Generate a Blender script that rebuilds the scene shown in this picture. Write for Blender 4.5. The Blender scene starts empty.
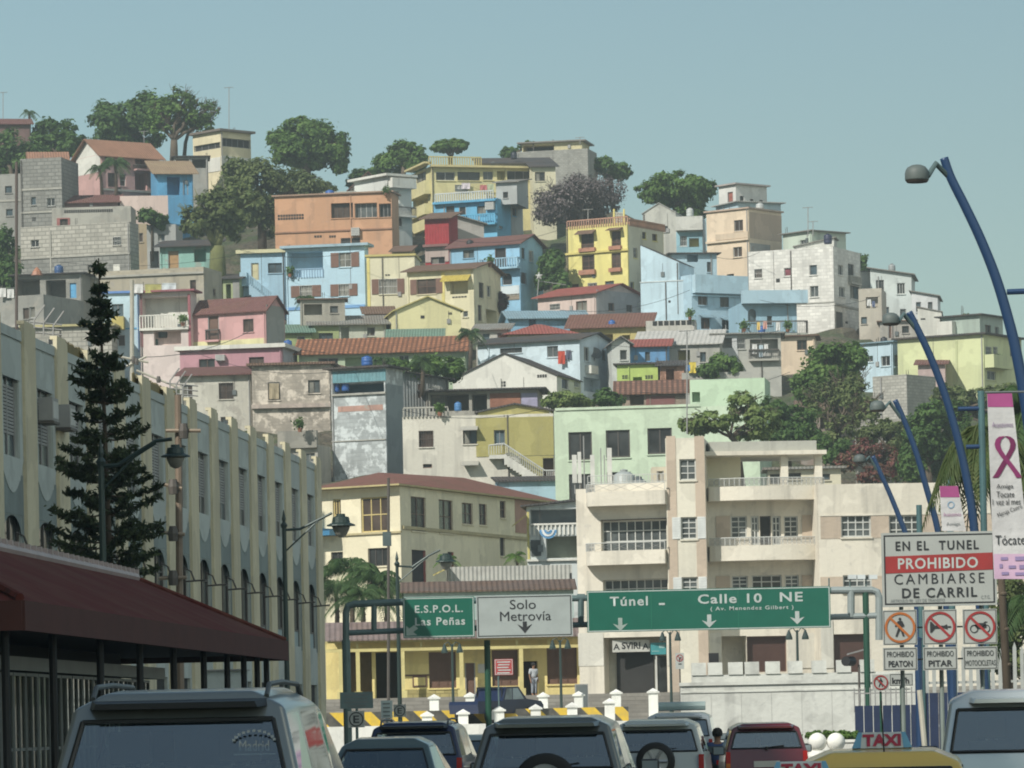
import bpy, math, random
import numpy as np
from mathutils import Vector, Matrix
random.seed(11); RNG = np.random.default_rng(5)
sc = bpy.context.scene
COL = sc.collection
# ---------------------------------------------------------------- camera, world, sun, exposure
F, EYE, ROLL, CX, CY = 1500.0, 1.65, math.radians(1.2), 512.0, 722.0
TELE = K = 3.0          # a long lens: depths below are written for F and stretched by K
cd = bpy.data.cameras.new('camera'); cam = bpy.data.objects.new('camera', cd); COL.objects.link(cam)
cd.sensor_width = 36; cd.lens = F*K/1024*36; cd.shift_y = (CY-384)/1024; cd.clip_start = .1; cd.clip_end = 6000
cam.matrix_world = Matrix.Translation((0, 0, EYE)) @ Matrix.Rotation(math.pi/2, 4, 'X') @ Matrix.Rotation(-ROLL, 4, 'Z')
sc.camera = cam
SUN_EL, SUN_AZ = math.radians(40), math.radians(41)          # sun behind the camera's left shoulder
sdir = Vector((-math.sin(SUN_AZ)*math.cos(SUN_EL), -math.cos(SUN_AZ)*math.cos(SUN_EL), math.sin(SUN_EL)))
w = bpy.data.worlds.new('World'); sc.world = w; w.use_nodes = True
nt = w.node_tree; nt.nodes.clear()
sky = nt.nodes.new('ShaderNodeTexSky'); sky.sky_type = 'NISHITA'; sky.sun_disc = False
sky.sun_elevation = SUN_EL; sky.sun_rotation = math.pi-SUN_AZ
sky.air_density = 1.0; sky.dust_density = 1.2; sky.ozone_density = 1.0
hs = nt.nodes.new('ShaderNodeMix'); hs.data_type = 'RGBA'; hs.blend_type = 'MULTIPLY'; hs.inputs[0].default_value = 1
hs.inputs[7].default_value = (.755, .82, .72, 1)
bg = nt.nodes.new('ShaderNodeBackground'); bg.inputs[1].default_value = .115
wo = nt.nodes.new('ShaderNodeOutputWorld')
nt.links.new(sky.outputs[0], hs.inputs[6]); nt.links.new(hs.outputs[2], bg.inputs[0]); nt.links.new(bg.outputs[0], wo.inputs[0])
sl = bpy.data.lights.new('sun', 'SUN'); so = bpy.data.objects.new('sun', sl); COL.objects.link(so)
sl.energy = 4.3; sl.angle = math.radians(.6); sl.color = (1.0, .955, .87)
so.rotation_euler = (-sdir).to_track_quat('-Z', 'Y').to_euler(); so.location = (-60, -60, 90)
vs = sc.view_settings; vs.view_transform = 'Standard'; vs.look = 'None'; vs.exposure = 0.24; vs.gamma = 1; vs.use_curve_mapping = False
sc.render.engine = 'CYCLES'
sc.cycles.use_denoising = True; sc.cycles.filter_width = 1.9
sc.cycles.max_bounces = 6; sc.cycles.diffuse_bounces = 3; sc.cycles.glossy_bounces = 3
sc.cycles.transparent_max_bounces = 12; sc.cycles.volume_bounces = 0; sc.cycles.caustics_reflective = False; sc.cycles.caustics_refractive = False

# ---------------------------------------------------------------- pixel <-> place helpers
_c, _s = math.cos(ROLL), math.sin(ROLL)
def un(px, py):
    u, v = px-CX, CY-py
    return (u*_c+v*_s)/(F*K), (-u*_s+v*_c)/(F*K)
def at(px, py, d):
    U, V = un(px, py); d = d*K; return Vector((U*d, d, EYE+V*d))
def dd(yb): return 110+(480-yb)*.2          # the hillside: how far a base line seen at that height lies

# ---------------------------------------------------------------- materials
def newmat(name):
    m = bpy.data.materials.new(name); m.use_nodes = True
    nt = m.node_tree; b = nt.nodes['Principled BSDF']
    return m, nt, b
def N(nt, t, **k):
    n = nt.nodes.new(t)
    for a, v in k.items(): setattr(n, a, v)
    return n
def mixrgb(nt, fac, a, b, blend='MIX'):
    n = N(nt, 'ShaderNodeMix', data_type='RGBA', blend_type=blend)
    for s, v in ((0, fac), (6, a), (7, b)):
        if hasattr(v, 'links'): nt.links.new(v, n.inputs[s])
        else: n.inputs[s].default_value = v if s == 0 else (*v[:3], 1)
    return n.outputs[2]
def objvec(nt, scale=(1, 1, 1)):
    tc = N(nt, 'ShaderNodeTexCoord'); oi = N(nt, 'ShaderNodeObjectInfo')
    ad = N(nt, 'ShaderNodeVectorMath', operation='MULTIPLY_ADD')
    cb = N(nt, 'ShaderNodeCombineXYZ')
    for i in range(3): nt.links.new(oi.outputs['Random'], cb.inputs[i])
    nt.links.new(cb.outputs[0], ad.inputs[0]); ad.inputs[1].default_value = (37, 53, 19)
    nt.links.new(tc.outputs['Object'], ad.inputs[2])
    mp = N(nt, 'ShaderNodeMapping'); mp.inputs['Scale'].default_value = scale
    nt.links.new(ad.outputs[0], mp.inputs[0]); return mp.outputs[0]
def noise(nt, vec, scale, detail=4, lo=.4, hi=.6, rough=.55):
    n = N(nt, 'ShaderNodeTexNoise'); n.inputs['Scale'].default_value = scale; n.inputs['Detail'].default_value = detail; n.inputs['Roughness'].default_value = rough
    if vec: nt.links.new(vec, n.inputs['Vector'])
    r = N(nt, 'ShaderNodeMapRange'); r.inputs[1].default_value = lo; r.inputs[2].default_value = hi
    nt.links.new(n.outputs[0], r.inputs[0]); return r.outputs[0]
def scl(nt, x, k):
    n = N(nt, 'ShaderNodeMath', operation='MULTIPLY'); nt.links.new(x, n.inputs[0]); n.inputs[1].default_value = k; return n.outputs[0]
def bump(nt, b, h, dist=.02, st=.6):
    n = N(nt, 'ShaderNodeBump'); n.inputs['Distance'].default_value = dist; n.inputs['Strength'].default_value = st
    nt.links.new(h, n.inputs['Height']); nt.links.new(n.outputs[0], b.inputs['Normal'])
def dk(c, k): return tuple(x*k for x in c[:3])
_mats = {}
def plaster(col, wear=.35, rough=.9):
    key = ('pl', col, wear)
    if key in _mats: return _mats[key]
    col = dk(col, .86); m, nt, b = newmat('painted_plaster')
    v = objvec(nt); vs_ = objvec(nt, (1.6, 1.6, .13))
    big = noise(nt, v, .35, 5, .38, .66); st = noise(nt, vs_, 1.0, 5, .52, .72); fine = noise(nt, v, 5, 6, .3, .7)
    c = mixrgb(nt, scl(nt, big, .28+.4*wear), col, tuple(x*.78+.02 for x in col))
    grime = tuple(.55*x+.07 for x in dk(col, .55))
    c = mixrgb(nt, scl(nt, st, .2+.7*wear), c, grime)
    c = mixrgb(nt, scl(nt, fine, .2), c, dk(col, .7))
    p1 = noise(nt, v, .42, 3, .52, .545); c = mixrgb(nt, scl(nt, p1, .45), c, tuple(min(.9, x*1.16+.015) for x in col)); p2 = noise(nt, v, 1.9, 9, .60, .64, .68); c = mixrgb(nt, scl(nt, p2, .05+.6*wear), c, tuple(.35*x+.17 for x in col))
    if wear > .55:
        pt = noise(nt, v, .8, 7, .56, .60, .65); c = mixrgb(nt, scl(nt, pt, wear*.85), c, (.33, .31, .27))
    nt.links.new(c, b.inputs['Base Color']); b.inputs['Roughness'].default_value = rough
    bump(nt, b, fine, .015); _mats[key] = m; return m
def blocks(col, mortar=.6, bw=.4, bh=.2, wear=.5):
    key = ('bl', col, mortar, bw)
    if key in _mats: return _mats[key]
    col = dk(col, .82); m, nt, b = newmat('block_masonry')
    uv = N(nt, 'ShaderNodeUVMap'); br = N(nt, 'ShaderNodeTexBrick')
    br.inputs['Scale'].default_value = 1; br.inputs['Brick Width'].default_value = bw; br.inputs['Row Height'].default_value = bh
    br.inputs['Mortar Size'].default_value = .02*bh/.2; br.inputs['Color1'].default_value = (*col, 1); br.inputs['Color2'].default_value = (*dk(col, .74), 1)
    br.inputs['Mortar'].default_value = (*dk(col, mortar), 1); nt.links.new(uv.outputs[0], br.inputs[0])
    v = objvec(nt); big = noise(nt, v, .4, 6, .42, .66)
    c = mixrgb(nt, scl(nt, big, wear), br.outputs[0], dk(col, .55))
    if wear > .55: c = mixrgb(nt, scl(nt, noise(nt, v, 1.1, 8, .5, .56, .68), .75), c, tuple(min(.9, x*1.5+.03) for x in col))
    st = noise(nt, objvec(nt, (1.6, 1.6, .14)), 1.1, 5, .5, .75); c = mixrgb(nt, scl(nt, st, .45), c, dk(col, .42))
    nt.links.new(c, b.inputs['Base Color']); b.inputs['Roughness'].default_value = .95
    bump(nt, b, br.outputs['Fac'], -.02); _mats[key] = m; return m
def sheet(col, period=.25, rust=.4, rough=.85, metal=0.0):
    """corrugated roofing or barrel tile: ribs run up the slope"""
    key = ('sh', col, period, rust)
    if key in _mats: return _mats[key]
    col = dk(col, .72); m, nt, b = newmat('ribbed_roofing')
    uv = N(nt, 'ShaderNodeUVMap'); wv = N(nt, 'ShaderNodeTexWave', wave_type='BANDS', bands_direction='X')
    wv.inputs['Scale'].default_value = 2*math.pi/20/period*1.0; nt.links.new(uv.outputs[0], wv.inputs[0])
    v = objvec(nt); big = noise(nt, v, .5, 7, .42, .62); f2 = noise(nt, v, 2.4, 5, .4, .62)
    c = mixrgb(nt, scl(nt, big, rust), col, (.16, .10, .065)); c = mixrgb(nt, scl(nt, f2, .3), c, dk(col, .5))
    nt.links.new(c, b.inputs['Base Color']); b.inputs['Roughness'].default_value = rough; b.inputs['Metallic'].default_value = metal; b.inputs['Specular IOR Level'].default_value = .2
    bump(nt, b, wv.outputs[0], .05, .9); _mats[key] = m; return m
def tile(col):
    key = ('ti', col)
    if key in _mats: return _mats[key]
    col = dk(col, .76); m, nt, b = newmat('barrel_tile')
    uv = N(nt, 'ShaderNodeUVMap'); br = N(nt, 'ShaderNodeTexBrick'); br.offset = 0
    br.inputs['Scale'].default_value = 1; br.inputs['Brick Width'].default_value = .42; br.inputs['Row Height'].default_value = .9; br.inputs['Mortar Size'].default_value = .10
    br.inputs['Color1'].default_value = (*col, 1); br.inputs['Color2'].default_value = (*dk(col, .6), 1); br.inputs['Mortar'].default_value = (*dk(col, .3), 1)
    nt.links.new(uv.outputs[0], br.inputs[0]); f2 = noise(nt, objvec(nt), 1.2, 5, .4, .65)
    c = mixrgb(nt, scl(nt, f2, .5), br.outputs[0], dk(col, .45)); nt.links.new(c, b.inputs['Base Color']); b.inputs['Roughness'].default_value = .9
    bump(nt, b, br.outputs['Fac'], -.06, 1); _mats[key] = m; return m
def paint(col, rough=.5, metal=0.0, var=.25, name='paint', coat=0.0):
    key = ('pa', col, rough, metal, name)
    if key in _mats: return _mats[key]
    m, nt, b = newmat(name); f = noise(nt, objvec(nt), 1.7, 5, .38, .68)
    nt.links.new(mixrgb(nt, scl(nt, f, var*2), col, dk(col, .62)), b.inputs['Base Color'])
    b.inputs['Roughness'].default_value = rough; b.inputs['Metallic'].default_value = metal
    if coat: b.inputs['Coat Weight'].default_value = coat; b.inputs['Coat Roughness'].default_value = .08
    _mats[key] = m; return m
def glassy(col, rough=.12, name='window_glass', spec=.28):
    key = ('gl', col, rough)
    if key in _mats: return _mats[key]
    m, nt, b = newmat(name); f = noise(nt, objvec(nt), .9, 3, .35, .65)
    nt.links.new(mixrgb(nt, f, col, dk(col, .4)), b.inputs['Base Color'])
    b.inputs['Roughness'].default_value = rough; b.inputs['Specular IOR Level'].default_value = spec; _mats[key] = m; return m
def clear_glass(tint, refl=.02):
    key = ('cg', tint)
    if key in _mats: return _mats[key]
    m, nt, b = newmat('tinted_glass'); nt.nodes.remove(b)
    tr = N(nt, 'ShaderNodeBsdfTransparent'); tr.inputs[0].default_value = (*tint, 1)
    gl = N(nt, 'ShaderNodeBsdfGlossy'); gl.inputs[1].default_value = .03; gl.inputs[0].default_value = (.9, .95, .95, 1)
    lw = N(nt, 'ShaderNodeFresnel'); lw.inputs[0].default_value = 1.45
    ad = N(nt, 'ShaderNodeMath', operation='ADD'); nt.links.new(lw.outputs[0], ad.inputs[0]); ad.inputs[1].default_value = refl
    mx = N(nt, 'ShaderNodeMixShader'); nt.links.new(ad.outputs[0], mx.inputs[0]); nt.links.new(tr.outputs[0], mx.inputs[1]); nt.links.new(gl.outputs[0], mx.inputs[2])
    nt.links.new(mx.outputs[0], nt.nodes['Material Output'].inputs[0]); _mats[key] = m; return m
def foliage(col, col2, trans=.25):
    key = ('fo', col, col2)
    if key in _mats: return _mats[key]
    m, nt, b = newmat('foliage'); g = N(nt, 'ShaderNodeNewGeometry')
    big = noise(nt, objvec(nt), .5, 3, .38, .62)
    c = mixrgb(nt, g.outputs['Random Per Island'], col, col2); c = mixrgb(nt, scl(nt, big, .6), c, dk(col, .6))
    nt.links.new(c, b.inputs['Base Color']); b.inputs['Roughness'].default_value = .65; b.inputs['Specular IOR Level'].default_value = .25
    tl = N(nt, 'ShaderNodeBsdfTranslucent'); nt.links.new(c, tl.inputs[0]); mx = N(nt, 'ShaderNodeMixShader'); mx.inputs[0].default_value = trans
    nt.links.new(b.outputs[0], mx.inputs[1]); nt.links.new(tl.outputs[0], mx.inputs[2]); nt.links.new(mx.outputs[0], nt.nodes['Material Output'].inputs[0])
    _mats[key] = m; return m

# ---------------------------------------------------------------- mesh builder
class MB:
    def __init__(s): s.v = []; s.f = []; s.m = []; s.mats = []
    def mi(s, mat):
        if mat not in s.mats: s.mats.append(mat)
        return s.mats.index(mat)
    def face(s, pts, mat):
        i = len(s.v); s.v += [tuple(p) for p in pts]; s.f.append(tuple(range(i, i+len(pts)))); s.m.append(s.mi(mat))
    def hexa(s, c, mat):
        """8 corners: bottom 0-3 (ccw), top 4-7"""
        i = len(s.v); s.v += [tuple(p) for p in c]; k = s.mi(mat)
        for q in ((3, 2, 1, 0), (4, 5, 6, 7), (0, 1, 5, 4), (1, 2, 6, 5), (2, 3, 7, 6), (3, 0, 4, 7)): s.f.append(tuple(i+j for j in q)); s.m.append(k)
    def box(s, x0, x1, y0, y1, z0, z1, mat):
        s.hexa([(x0, y0, z0), (x1, y0, z0), (x1, y1, z0), (x0, y1, z0), (x0, y0, z1), (x1, y0, z1), (x1, y1, z1), (x0, y1, z1)], mat)
    def obox(s, P, e, n, s0, s1, o0, o1, z0, z1, mat):
        """box in a wall's frame: s along the wall, o outward"""
        q = lambda a, o, z: (P[0]+e[0]*a+n[0]*o, P[1]+e[1]*a+n[1]*o, z)
        s.hexa([q(s0, o1, z0), q(s1, o1, z0), q(s1, o0, z0), q(s0, o0, z0), q(s0, o1, z1), q(s1, o1, z1), q(s1, o0, z1), q(s0, o0, z1)], mat)
    def tube(s, pts, r, mat, seg=8, caps=True):
        pts = [Vector(p) for p in pts]; rs = r if isinstance(r, (list, tuple)) else [r]*len(pts); base = len(s.v); k = s.mi(mat); up = None
        for i, p in enumerate(pts):
            t = (pts[min(i+1, len(pts)-1)]-pts[max(i-1, 0)]).normalized()
            if up is None: up = Vector((0, 0, 1)) if abs(t.z) < .9 else Vector((1, 0, 0))
            a = t.cross(up).normalized(); b = a.cross(t).normalized(); up = b
            for j in range(seg):
                th = 2*math.pi*j/seg; s.v.append(tuple(p+(a*math.cos(th)+b*math.sin(th))*rs[i]))
        for i in range(len(pts)-1):
            for j in range(seg):
                a0 = base+i*seg+j; a1 = base+i*seg+(j+1) % seg; s.f.append((a0, a1, a1+seg, a0+seg)); s.m.append(k)
        if caps:
            s.f.append(tuple(base+j for j in range(seg))[::-1]); s.m.append(k)
            e0 = base+(len(pts)-1)*seg; s.f.append(tuple(e0+j for j in range(seg))); s.m.append(k)
    def lathe(s, c, prof, mat, seg=14):
        base = len(s.v); k = s.mi(mat)
        for r, z in prof:
            for j in range(seg):
                th = 2*math.pi*j/seg; s.v.append((c[0]+r*math.cos(th), c[1]+r*math.sin(th), c[2]+z))
        for i in range(len(prof)-1):
            for j in range(seg):
                a0 = base+i*seg+j; a1 = base+i*seg+(j+1) % seg; s.f.append((a0, a1, a1+seg, a0+seg)); s.m.append(k)
        s.f.append(tuple(base+j for j in range(seg))[::-1]); s.m.append(k)
        e0 = base+(len(prof)-1)*seg; s.f.append(tuple(e0+j for j in range(seg))); s.m.append(k)
    def prism(s, poly, z0, z1, mat):
        """poly: ccw xy points"""
        i = len(s.v); n = len(poly); k = s.mi(mat); s.v += [(p[0], p[1], z0) for p in poly]+[(p[0], p[1], z1) for p in poly]
        s.f.append(tuple(range(i, i+n))[::-1]); s.m.append(k); s.f.append(tuple(range(i+n, i+2*n))); s.m.append(k)
        for j in range(n): s.f.append((i+j, i+(j+1) % n, i+n+(j+1) % n, i+n+j)); s.m.append(k)
    def build(s, name, parent=None, local=False, smooth=False, uv=True):
        if not s.v: return None
        v = s.v
        if parent is not None and not local:
            o = root_of(parent).location; v = [(a-o.x, b-o.y, c-o.z) for a, b, c in v]
        me = bpy.data.meshes.new(name); me.from_pydata(v, [], s.f)
        for m in s.mats: me.materials.append(m)
        me.polygons.foreach_set('material_index', s.m)
        if smooth: me.polygons.foreach_set('use_smooth', [True]*len(s.f))
        if uv and len(s.f) < 20000:
            ul = me.uv_layers.new(name='UVMap').data
            for p in me.polygons:
                nx, ny, nz = p.normal
                h = math.hypot(nx, ny)
                if h < .08: t = (1, 0, 0); b = (0, 1, 0)
                else:
                    t = (-ny/h, nx/h, 0); b = (p.normal.cross(Vector(t)))
                for li in p.loop_indices:
                    q = s.v[me.loops[li].vertex_index]
                    ul[li].uv = (q[0]*t[0]+q[1]*t[1], q[0]*b[0]+q[1]*b[1]+q[2]*b[2])
        me.update(); ob = bpy.data.objects.new(name, me); COL.objects.link(ob)
        if parent is not None: ob.parent = parent
        return ob
def root_of(o):
    while o.parent is not None: o = o.parent
    return o
def thing(name, label, cat, loc, group=None, rot=0):
    o = bpy.data.objects.new(name, None); COL.objects.link(o); o.location = loc; o.rotation_euler = (0, 0, rot); o.empty_display_size = .3
    return tag(o, label, cat, group)
def tag(o, label, cat, group=None, kind=None):
    if label: o['label'] = label
    if cat: o['category'] = cat
    if group: o['group'] = group
    if kind: o['kind'] = kind
    return o
def stretch(before):
    """move the things built since then to their true distance"""
    for o in bpy.data.objects:
        if o.parent is None and o.name not in before: o.location.y *= TELE
def kids(o): return [c for c in bpy.data.objects if c.parent is o]
def copy_tree(o, loc=None, label=None, parent=None, rot=None):
    c = o.copy(); COL.objects.link(c)
    if parent is not None: c.parent = parent
    if loc is not None: c.location = loc
    if rot is not None: c.rotation_euler = (0, 0, rot)
    if label: c['label'] = label
    for ch in kids(o): copy_tree(ch, parent=c)
    return c
def text_mesh(txt, w, h, bold=0.0, space=1.0):
    """lettering as flat mesh data in the xz plane, centred, scaled to w x h"""
    cu = bpy.data.curves.new('lettering', 'FONT'); cu.body = txt; cu.size = 1; cu.offset = bold; cu.space_character = space; cu.resolution_u = 3; cu.align_x = 'CENTER'
    ob = bpy.data.objects.new('lettering', cu); COL.objects.link(ob); bpy.context.view_layer.update()
    me = bpy.data.meshes.new_from_object(ob); bpy.data.objects.remove(ob)
    n = len(me.vertices); co = np.empty(n*3); me.vertices.foreach_get('co', co); co = co.reshape(-1, 3)
    lo, hi = co.min(0), co.max(0); c = (lo+hi)/2; sp = np.maximum(hi-lo, 1e-6)
    out = np.zeros_like(co); out[:, 0] = (co[:, 0]-c[0])/sp[0]*w; out[:, 2] = (co[:, 1]-c[1])/sp[1]*h
    me.vertices.foreach_set('co', out.ravel()); me.update(); return me
def lettering(parent, txt, x, y, z, w, h, mat, bold=0.0, rot=0, name='lettering', space=1.0):
    me = text_mesh(txt, w, h, bold, space); me.materials.clear(); me.materials.append(mat)
    o = bpy.data.objects.new(name, me); COL.objects.link(o); o.parent = parent; o.location = (x, y, z); o.rotation_euler = (0, rot, 0)
    return o

# ---------------------------------------------------------------- palette
WHITE = (.74, .73, .66); CREAM = (.74, .66, .45); YEL = (.78, .68, .25); PALEY = (.76, .71, .40); ORANGE = (.60, .34, .20)
PINK = (.62, .36, .35); ROSE = (.52, .28, .32); PALEP = (.70, .56, .50); BLUE = (.11, .36, .60); LBLUE = (.45, .65, .76); SKYB = (.32, .54, .70)
GREY = (.36, .36, .33); CONC = (.42, .41, .36); BEIGE = (.50, .46, .36); MINT = (.58, .70, .53); LIME = (.48, .62, .17); TURQ = (.30, .54, .47)
OCHRE = (.52, .44, .15); OLIVE = (.42, .38, .14); PEACH = (.76, .62, .46); RED = (.48, .07, .07); DGREY = (.17, .18, .17)
W_DARK = glassy((.055, .06, .06)); W_BLUE = glassy((.10, .14, .16)); W_CURT = glassy((.24, .235, .20), .5); W_BROWN = glassy((.10, .075, .06), .3)
W_GREY = glassy((.11, .125, .125), .25)
FR_W = paint((.52, .53, .50), .6, name='white_frame'); FR_D = paint((.09, .08, .07), .6, name='dark_frame'); FR_B = paint((.15, .085, .06), .6, name='brown_timber')
FR_G = paint((.30, .30, .29), .6, name='grey_frame'); VOID = paint((.03, .03, .029), .9, name='dark_interior')
M_WHITE = plaster(WHITE); M_CONC = plaster(CONC, .5); M_GREYB = blocks(GREY, .5, .8, .4); M_PALEB = blocks((.58, .56, .49), .5, .8, .4); M_WBRICK = blocks((.99, .97, .90), .76, .6, .32, .45)
R_MAROON = sheet((.24, .12, .11)); R_RED = sheet((.42, .13, .11), .3, .25); R_BROWN = sheet((.24, .16, .12)); R_GREY = sheet((.34, .34, .31)); R_DARK = sheet((.10, .10, .10), .25, .3)
R_TILE = tile((.56, .24, .12)); R_TERRA = sheet((.44, .24, .16), .3, .25); R_GREEN = sheet((.22, .36, .28), .25, .2); R_BLUE = sheet((.32, .48, .56), .25, .2); R_PALE = sheet((.60, .60, .56), .25, .2)
R_TAN = sheet((.46, .34, .22), .25, .25)
LEAF_D = foliage((.075, .155, .042), (.14, .235, .062), .4); LEAF_M = foliage((.105, .205, .048), (.19, .30, .075), .4); LEAF_L = foliage((.17, .255, .075), (.27, .335, .115), .4)
LEAF_O = foliage((.13, .18, .065), (.21, .25, .095), .4); TWIG = foliage((.135, .115, .115), (.19, .16, .16), .05); LEAF_R = foliage((.26, .07, .075), (.13, .16, .075), .3); LEAF_P = foliage((.045, .095, .03), (.085, .14, .045))
BARK = paint((.11, .085, .06), .9, var=.4, name='bark'); BARK_G = paint((.15, .16, .06), .9, var=.4, name='green_bark')
BLACK = paint((.02, .02, .022), .5, name='black_paint'); STEEL = paint((.16, .18, .18), .45, .3, name='grey_steel')
# ---------------------------------------------------------------- buildings
PADS = []; BUILT = []
def wall_mesh(mb, P, e, n, W, z0, z1, holes, mat):
    """an outer wall with real openings: holes = (s0, s1, a, b, depth, back material or None)"""
    hs = [(max(.03, h[0]), min(W-.03, h[1]), max(z0+.02, h[2]), min(z1-.03, h[3]), h[4], h[5]) for h in holes]
    hs = [h for h in hs if h[1]-h[0] > .05 and h[3]-h[2] > .05]
    q = lambda a, z, o=0: (P[0]+e[0]*a+n[0]*o, P[1]+e[1]*a+n[1]*o, z)
    ss = sorted({0, W, *[h[0] for h in hs], *[h[1] for h in hs]}); zz = sorted({z0, z1, *[h[2] for h in hs], *[h[3] for h in hs]})
    for i in range(len(ss)-1):
        for j in range(len(zz)-1):
            a, b, c, d = ss[i], ss[i+1], zz[j], zz[j+1]
            if b-a < 1e-5 or d-c < 1e-5: continue
            m = ((a+b)/2, (c+d)/2)
            if any(h[0] < m[0] < h[1] and h[2] < m[1] < h[3] for h in hs): continue
            mb.face([q(a, c), q(b, c), q(b, d), q(a, d)], mat)
    for s0, s1, a, b, dp, bm in hs:
        mb.face([q(s0, a), q(s1, a), q(s1, a, -dp), q(s0, a, -dp)], mat); mb.face([q(s0, b, -dp), q(s1, b, -dp), q(s1, b), q(s0, b)], mat)
        mb.face([q(s0, a), q(s0, a, -dp), q(s0, b, -dp), q(s0, b)], mat); mb.face([q(s1, a, -dp), q(s1, a), q(s1, b), q(s1, b, -dp)], mat)
        if bm: mb.face([q(s0, a, -dp), q(s1, a, -dp), q(s1, b, -dp), q(s0, b, -dp)], bm)
class Bld:
    def __init__(s, label, foot, z0, z1, wm, name='hillside_house', cat='house', group='houses crowded on the hillside', below=6, root=None, back=True):
        s.foot = [Vector((p[0], p[1])) for p in foot]; s.z0, s.z1, s.wm, s.below = z0, z1, wm, below
        c = sum(s.foot, Vector((0, 0)))/len(s.foot)
        s.root = root or thing(name, label, cat, (c.x, c.y, z0), group)
        s.ops = []; s.ext = []; s.roofs = []; s.gm = None
        PADS.append((s.foot, z0)); BUILT.append(s)
    def fr(s, i):
        A, B = s.foot[i], s.foot[(i+1) % len(s.foot)]; e = (B-A); W = e.length; e = e/W; return A, e, Vector((e.y, -e.x)), W
    def pix(s, i, px, py):
        A, e, n, W = s.fr(i); U, V = un(px, py); den = n.x*U+n.y
        t = (n.x*A.x+n.y*A.y)/den; return (Vector((U*t, t))-A).dot(e), EYE+V*t
    def op(s, i, kind, x0, y0, x1, y1, **k): s.ops.append((i, kind, x0, y0, x1, y1, k)); return s
    def done(s):
        holes = {i: [] for i in range(len(s.foot))}; later = []; sp = []
        for i, kind, x0, y0, x1, y1, k in s.ops:
            A, e, n, W = s.fr(i); xm = (x0+x1)/2; ym = (y0+y1)/2
            s0, _ = s.pix(i, x0, ym); s1, _ = s.pix(i, x1, ym); _, zb = s.pix(i, xm, y1); _, zt = s.pix(i, xm, y0)
            if s1 < s0: s0, s1 = s1, s0
            if kind in 'wdpo':
                s0, s1 = max(s0, .06), min(s1, W-.06); zt = min(zt, s.z1-.08)
                if s1-s0 < .15: continue
            dp = k.get('dep', {'w': .22, 'd': .22, 'p': .25, 'o': 1.4}.get(kind, 0))
            if kind in 'wdpo': holes[i].append((s0, s1, zb, zt, dp, k.get('bm', s.wm) if kind == 'o' else VOID))
            if kind == 'p': sp.append((i, s0, s1, zb, zt))
            later.append((i, kind, s0, s1, zb, zt, dp, k))
        mb = MB()
        for i in range(len(s.foot)):
            A, e, n, W = s.fr(i); wall_mesh(mb, A, e, n, W, s.z0-s.below, s.z1, holes[i], s.wm)
        for i, s0, s1, zb, zt in sp:
            A, e, n, W = s.fr(i); r = (s1-s0)/2; c = (s0+s1)/2; rz = min(r*1.15, zt-zb)
            q = lambda a, z: (A[0]+e[0]*a+n[0]*.004, A[1]+e[1]*a+n[1]*.004, z)
            arc = [(c+r*math.cos(math.pi*j/12), zt-rz+rz*math.sin(math.pi*j/12)) for j in range(13)]
            for j in range(12):
                (a0, b0), (a1, b1) = arc[j], arc[j+1]; mb.face([q(a0, zt), q(a0, b0), q(a1, b1), q(a1, zt)], s.wm)
        for poly, mt in s.ext: mb.face(poly, mt or s.gm or s.wm)
        mb.face([(p.x, p.y, s.z1) for p in s.foot], s.wm)
        mb.build('wall', s.root)
        for nm, m2 in s.roofs: m2.build(nm, s.root)
        s.holes = holes
        for L in later: s.fit(*L)
        return s
    def fit(s, i, kind, s0, s1, zb, zt, dp, k):
        A, e, n, W = s.fr(i); B = lambda mb, a, b, o0, o1, c, d, m: mb.obox(A, e, n, a, b, o0, o1, c, d, m); w, h = s1-s0, zt-zb
        if kind in 'wp':
            if s.root['category'] == 'house' and 'pm' not in k and w > .7: k = dict(k); r_ = random.random(); k.setdefault('cu', r_ < .3); k.setdefault('gr', random.choice((FR_W, FR_D)) if r_ > .72 else None)
            fm = k.get('fm') or (random.choice((FR_D, FR_D, FR_B, FR_G, FR_W)) if s.root['category'] == 'house' else FR_D); pm = k.get('pm') or random.choice([W_DARK, W_DARK, W_BLUE, W_GREY, W_BROWN]); t = k.get('t', .06)
            mb = MB(); nx = k.get('nx', 2 if w > .8 else 1); ny = k.get('ny', 1 if h < 1.3 else 2); i0, i1 = -dp+.05, -dp+.11
            B(mb, s0, s0+t, i0, i1, zb, zt, fm); B(mb, s1-t, s1, i0, i1, zb, zt, fm); B(mb, s0+t, s1-t, i0, i1, zb, zb+t, fm); B(mb, s0+t, s1-t, i0, i1, zt-t, zt, fm)
            for j in range(1, nx): x = s0+w*j/nx; B(mb, x-t*.4, x+t*.4, i0, i1-.01, zb+t, zt-t, fm)
            for j in range(1, ny): z = zb+h*j/ny; B(mb, s0+t, s1-t, i0, i1-.015, z-t*.4, z+t*.4, fm)
            if k.get('sill', 1): B(mb, s0-.06, s1+.06, .003, .09, zb-.09, zb-.01, k.get('sm', s.wm))
            f = mb.build('window', s.root)
            mb = MB(); B(mb, s0+.01, s1-.01, -dp+.03, -dp+.05, zb+.01, zt-.01, pm); mb.build('pane', f)
            if k.get('cu'):      # half-drawn curtain behind the glass line
                mb = MB(); B(mb, s0+.02, s0+w*.45, -dp+.052, -dp+.06, zb+.02, zt-.02, W_CURT); mb.build('curtain', f)
            if k.get('gr'):
                mb = MB(); c = max(4, int(w/.16))
                for j in range(c+1): x = s0+w*j/c; B(mb, x-.012, x+.012, .02, .045, zb-.03, zt+.03, k['gr'])
                for z in (zb, (zb+zt)/2, zt): B(mb, s0-.02, s1+.02, .045, .06, z-.015, z+.015, k['gr'])
                mb.build('window_grille', f)
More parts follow.
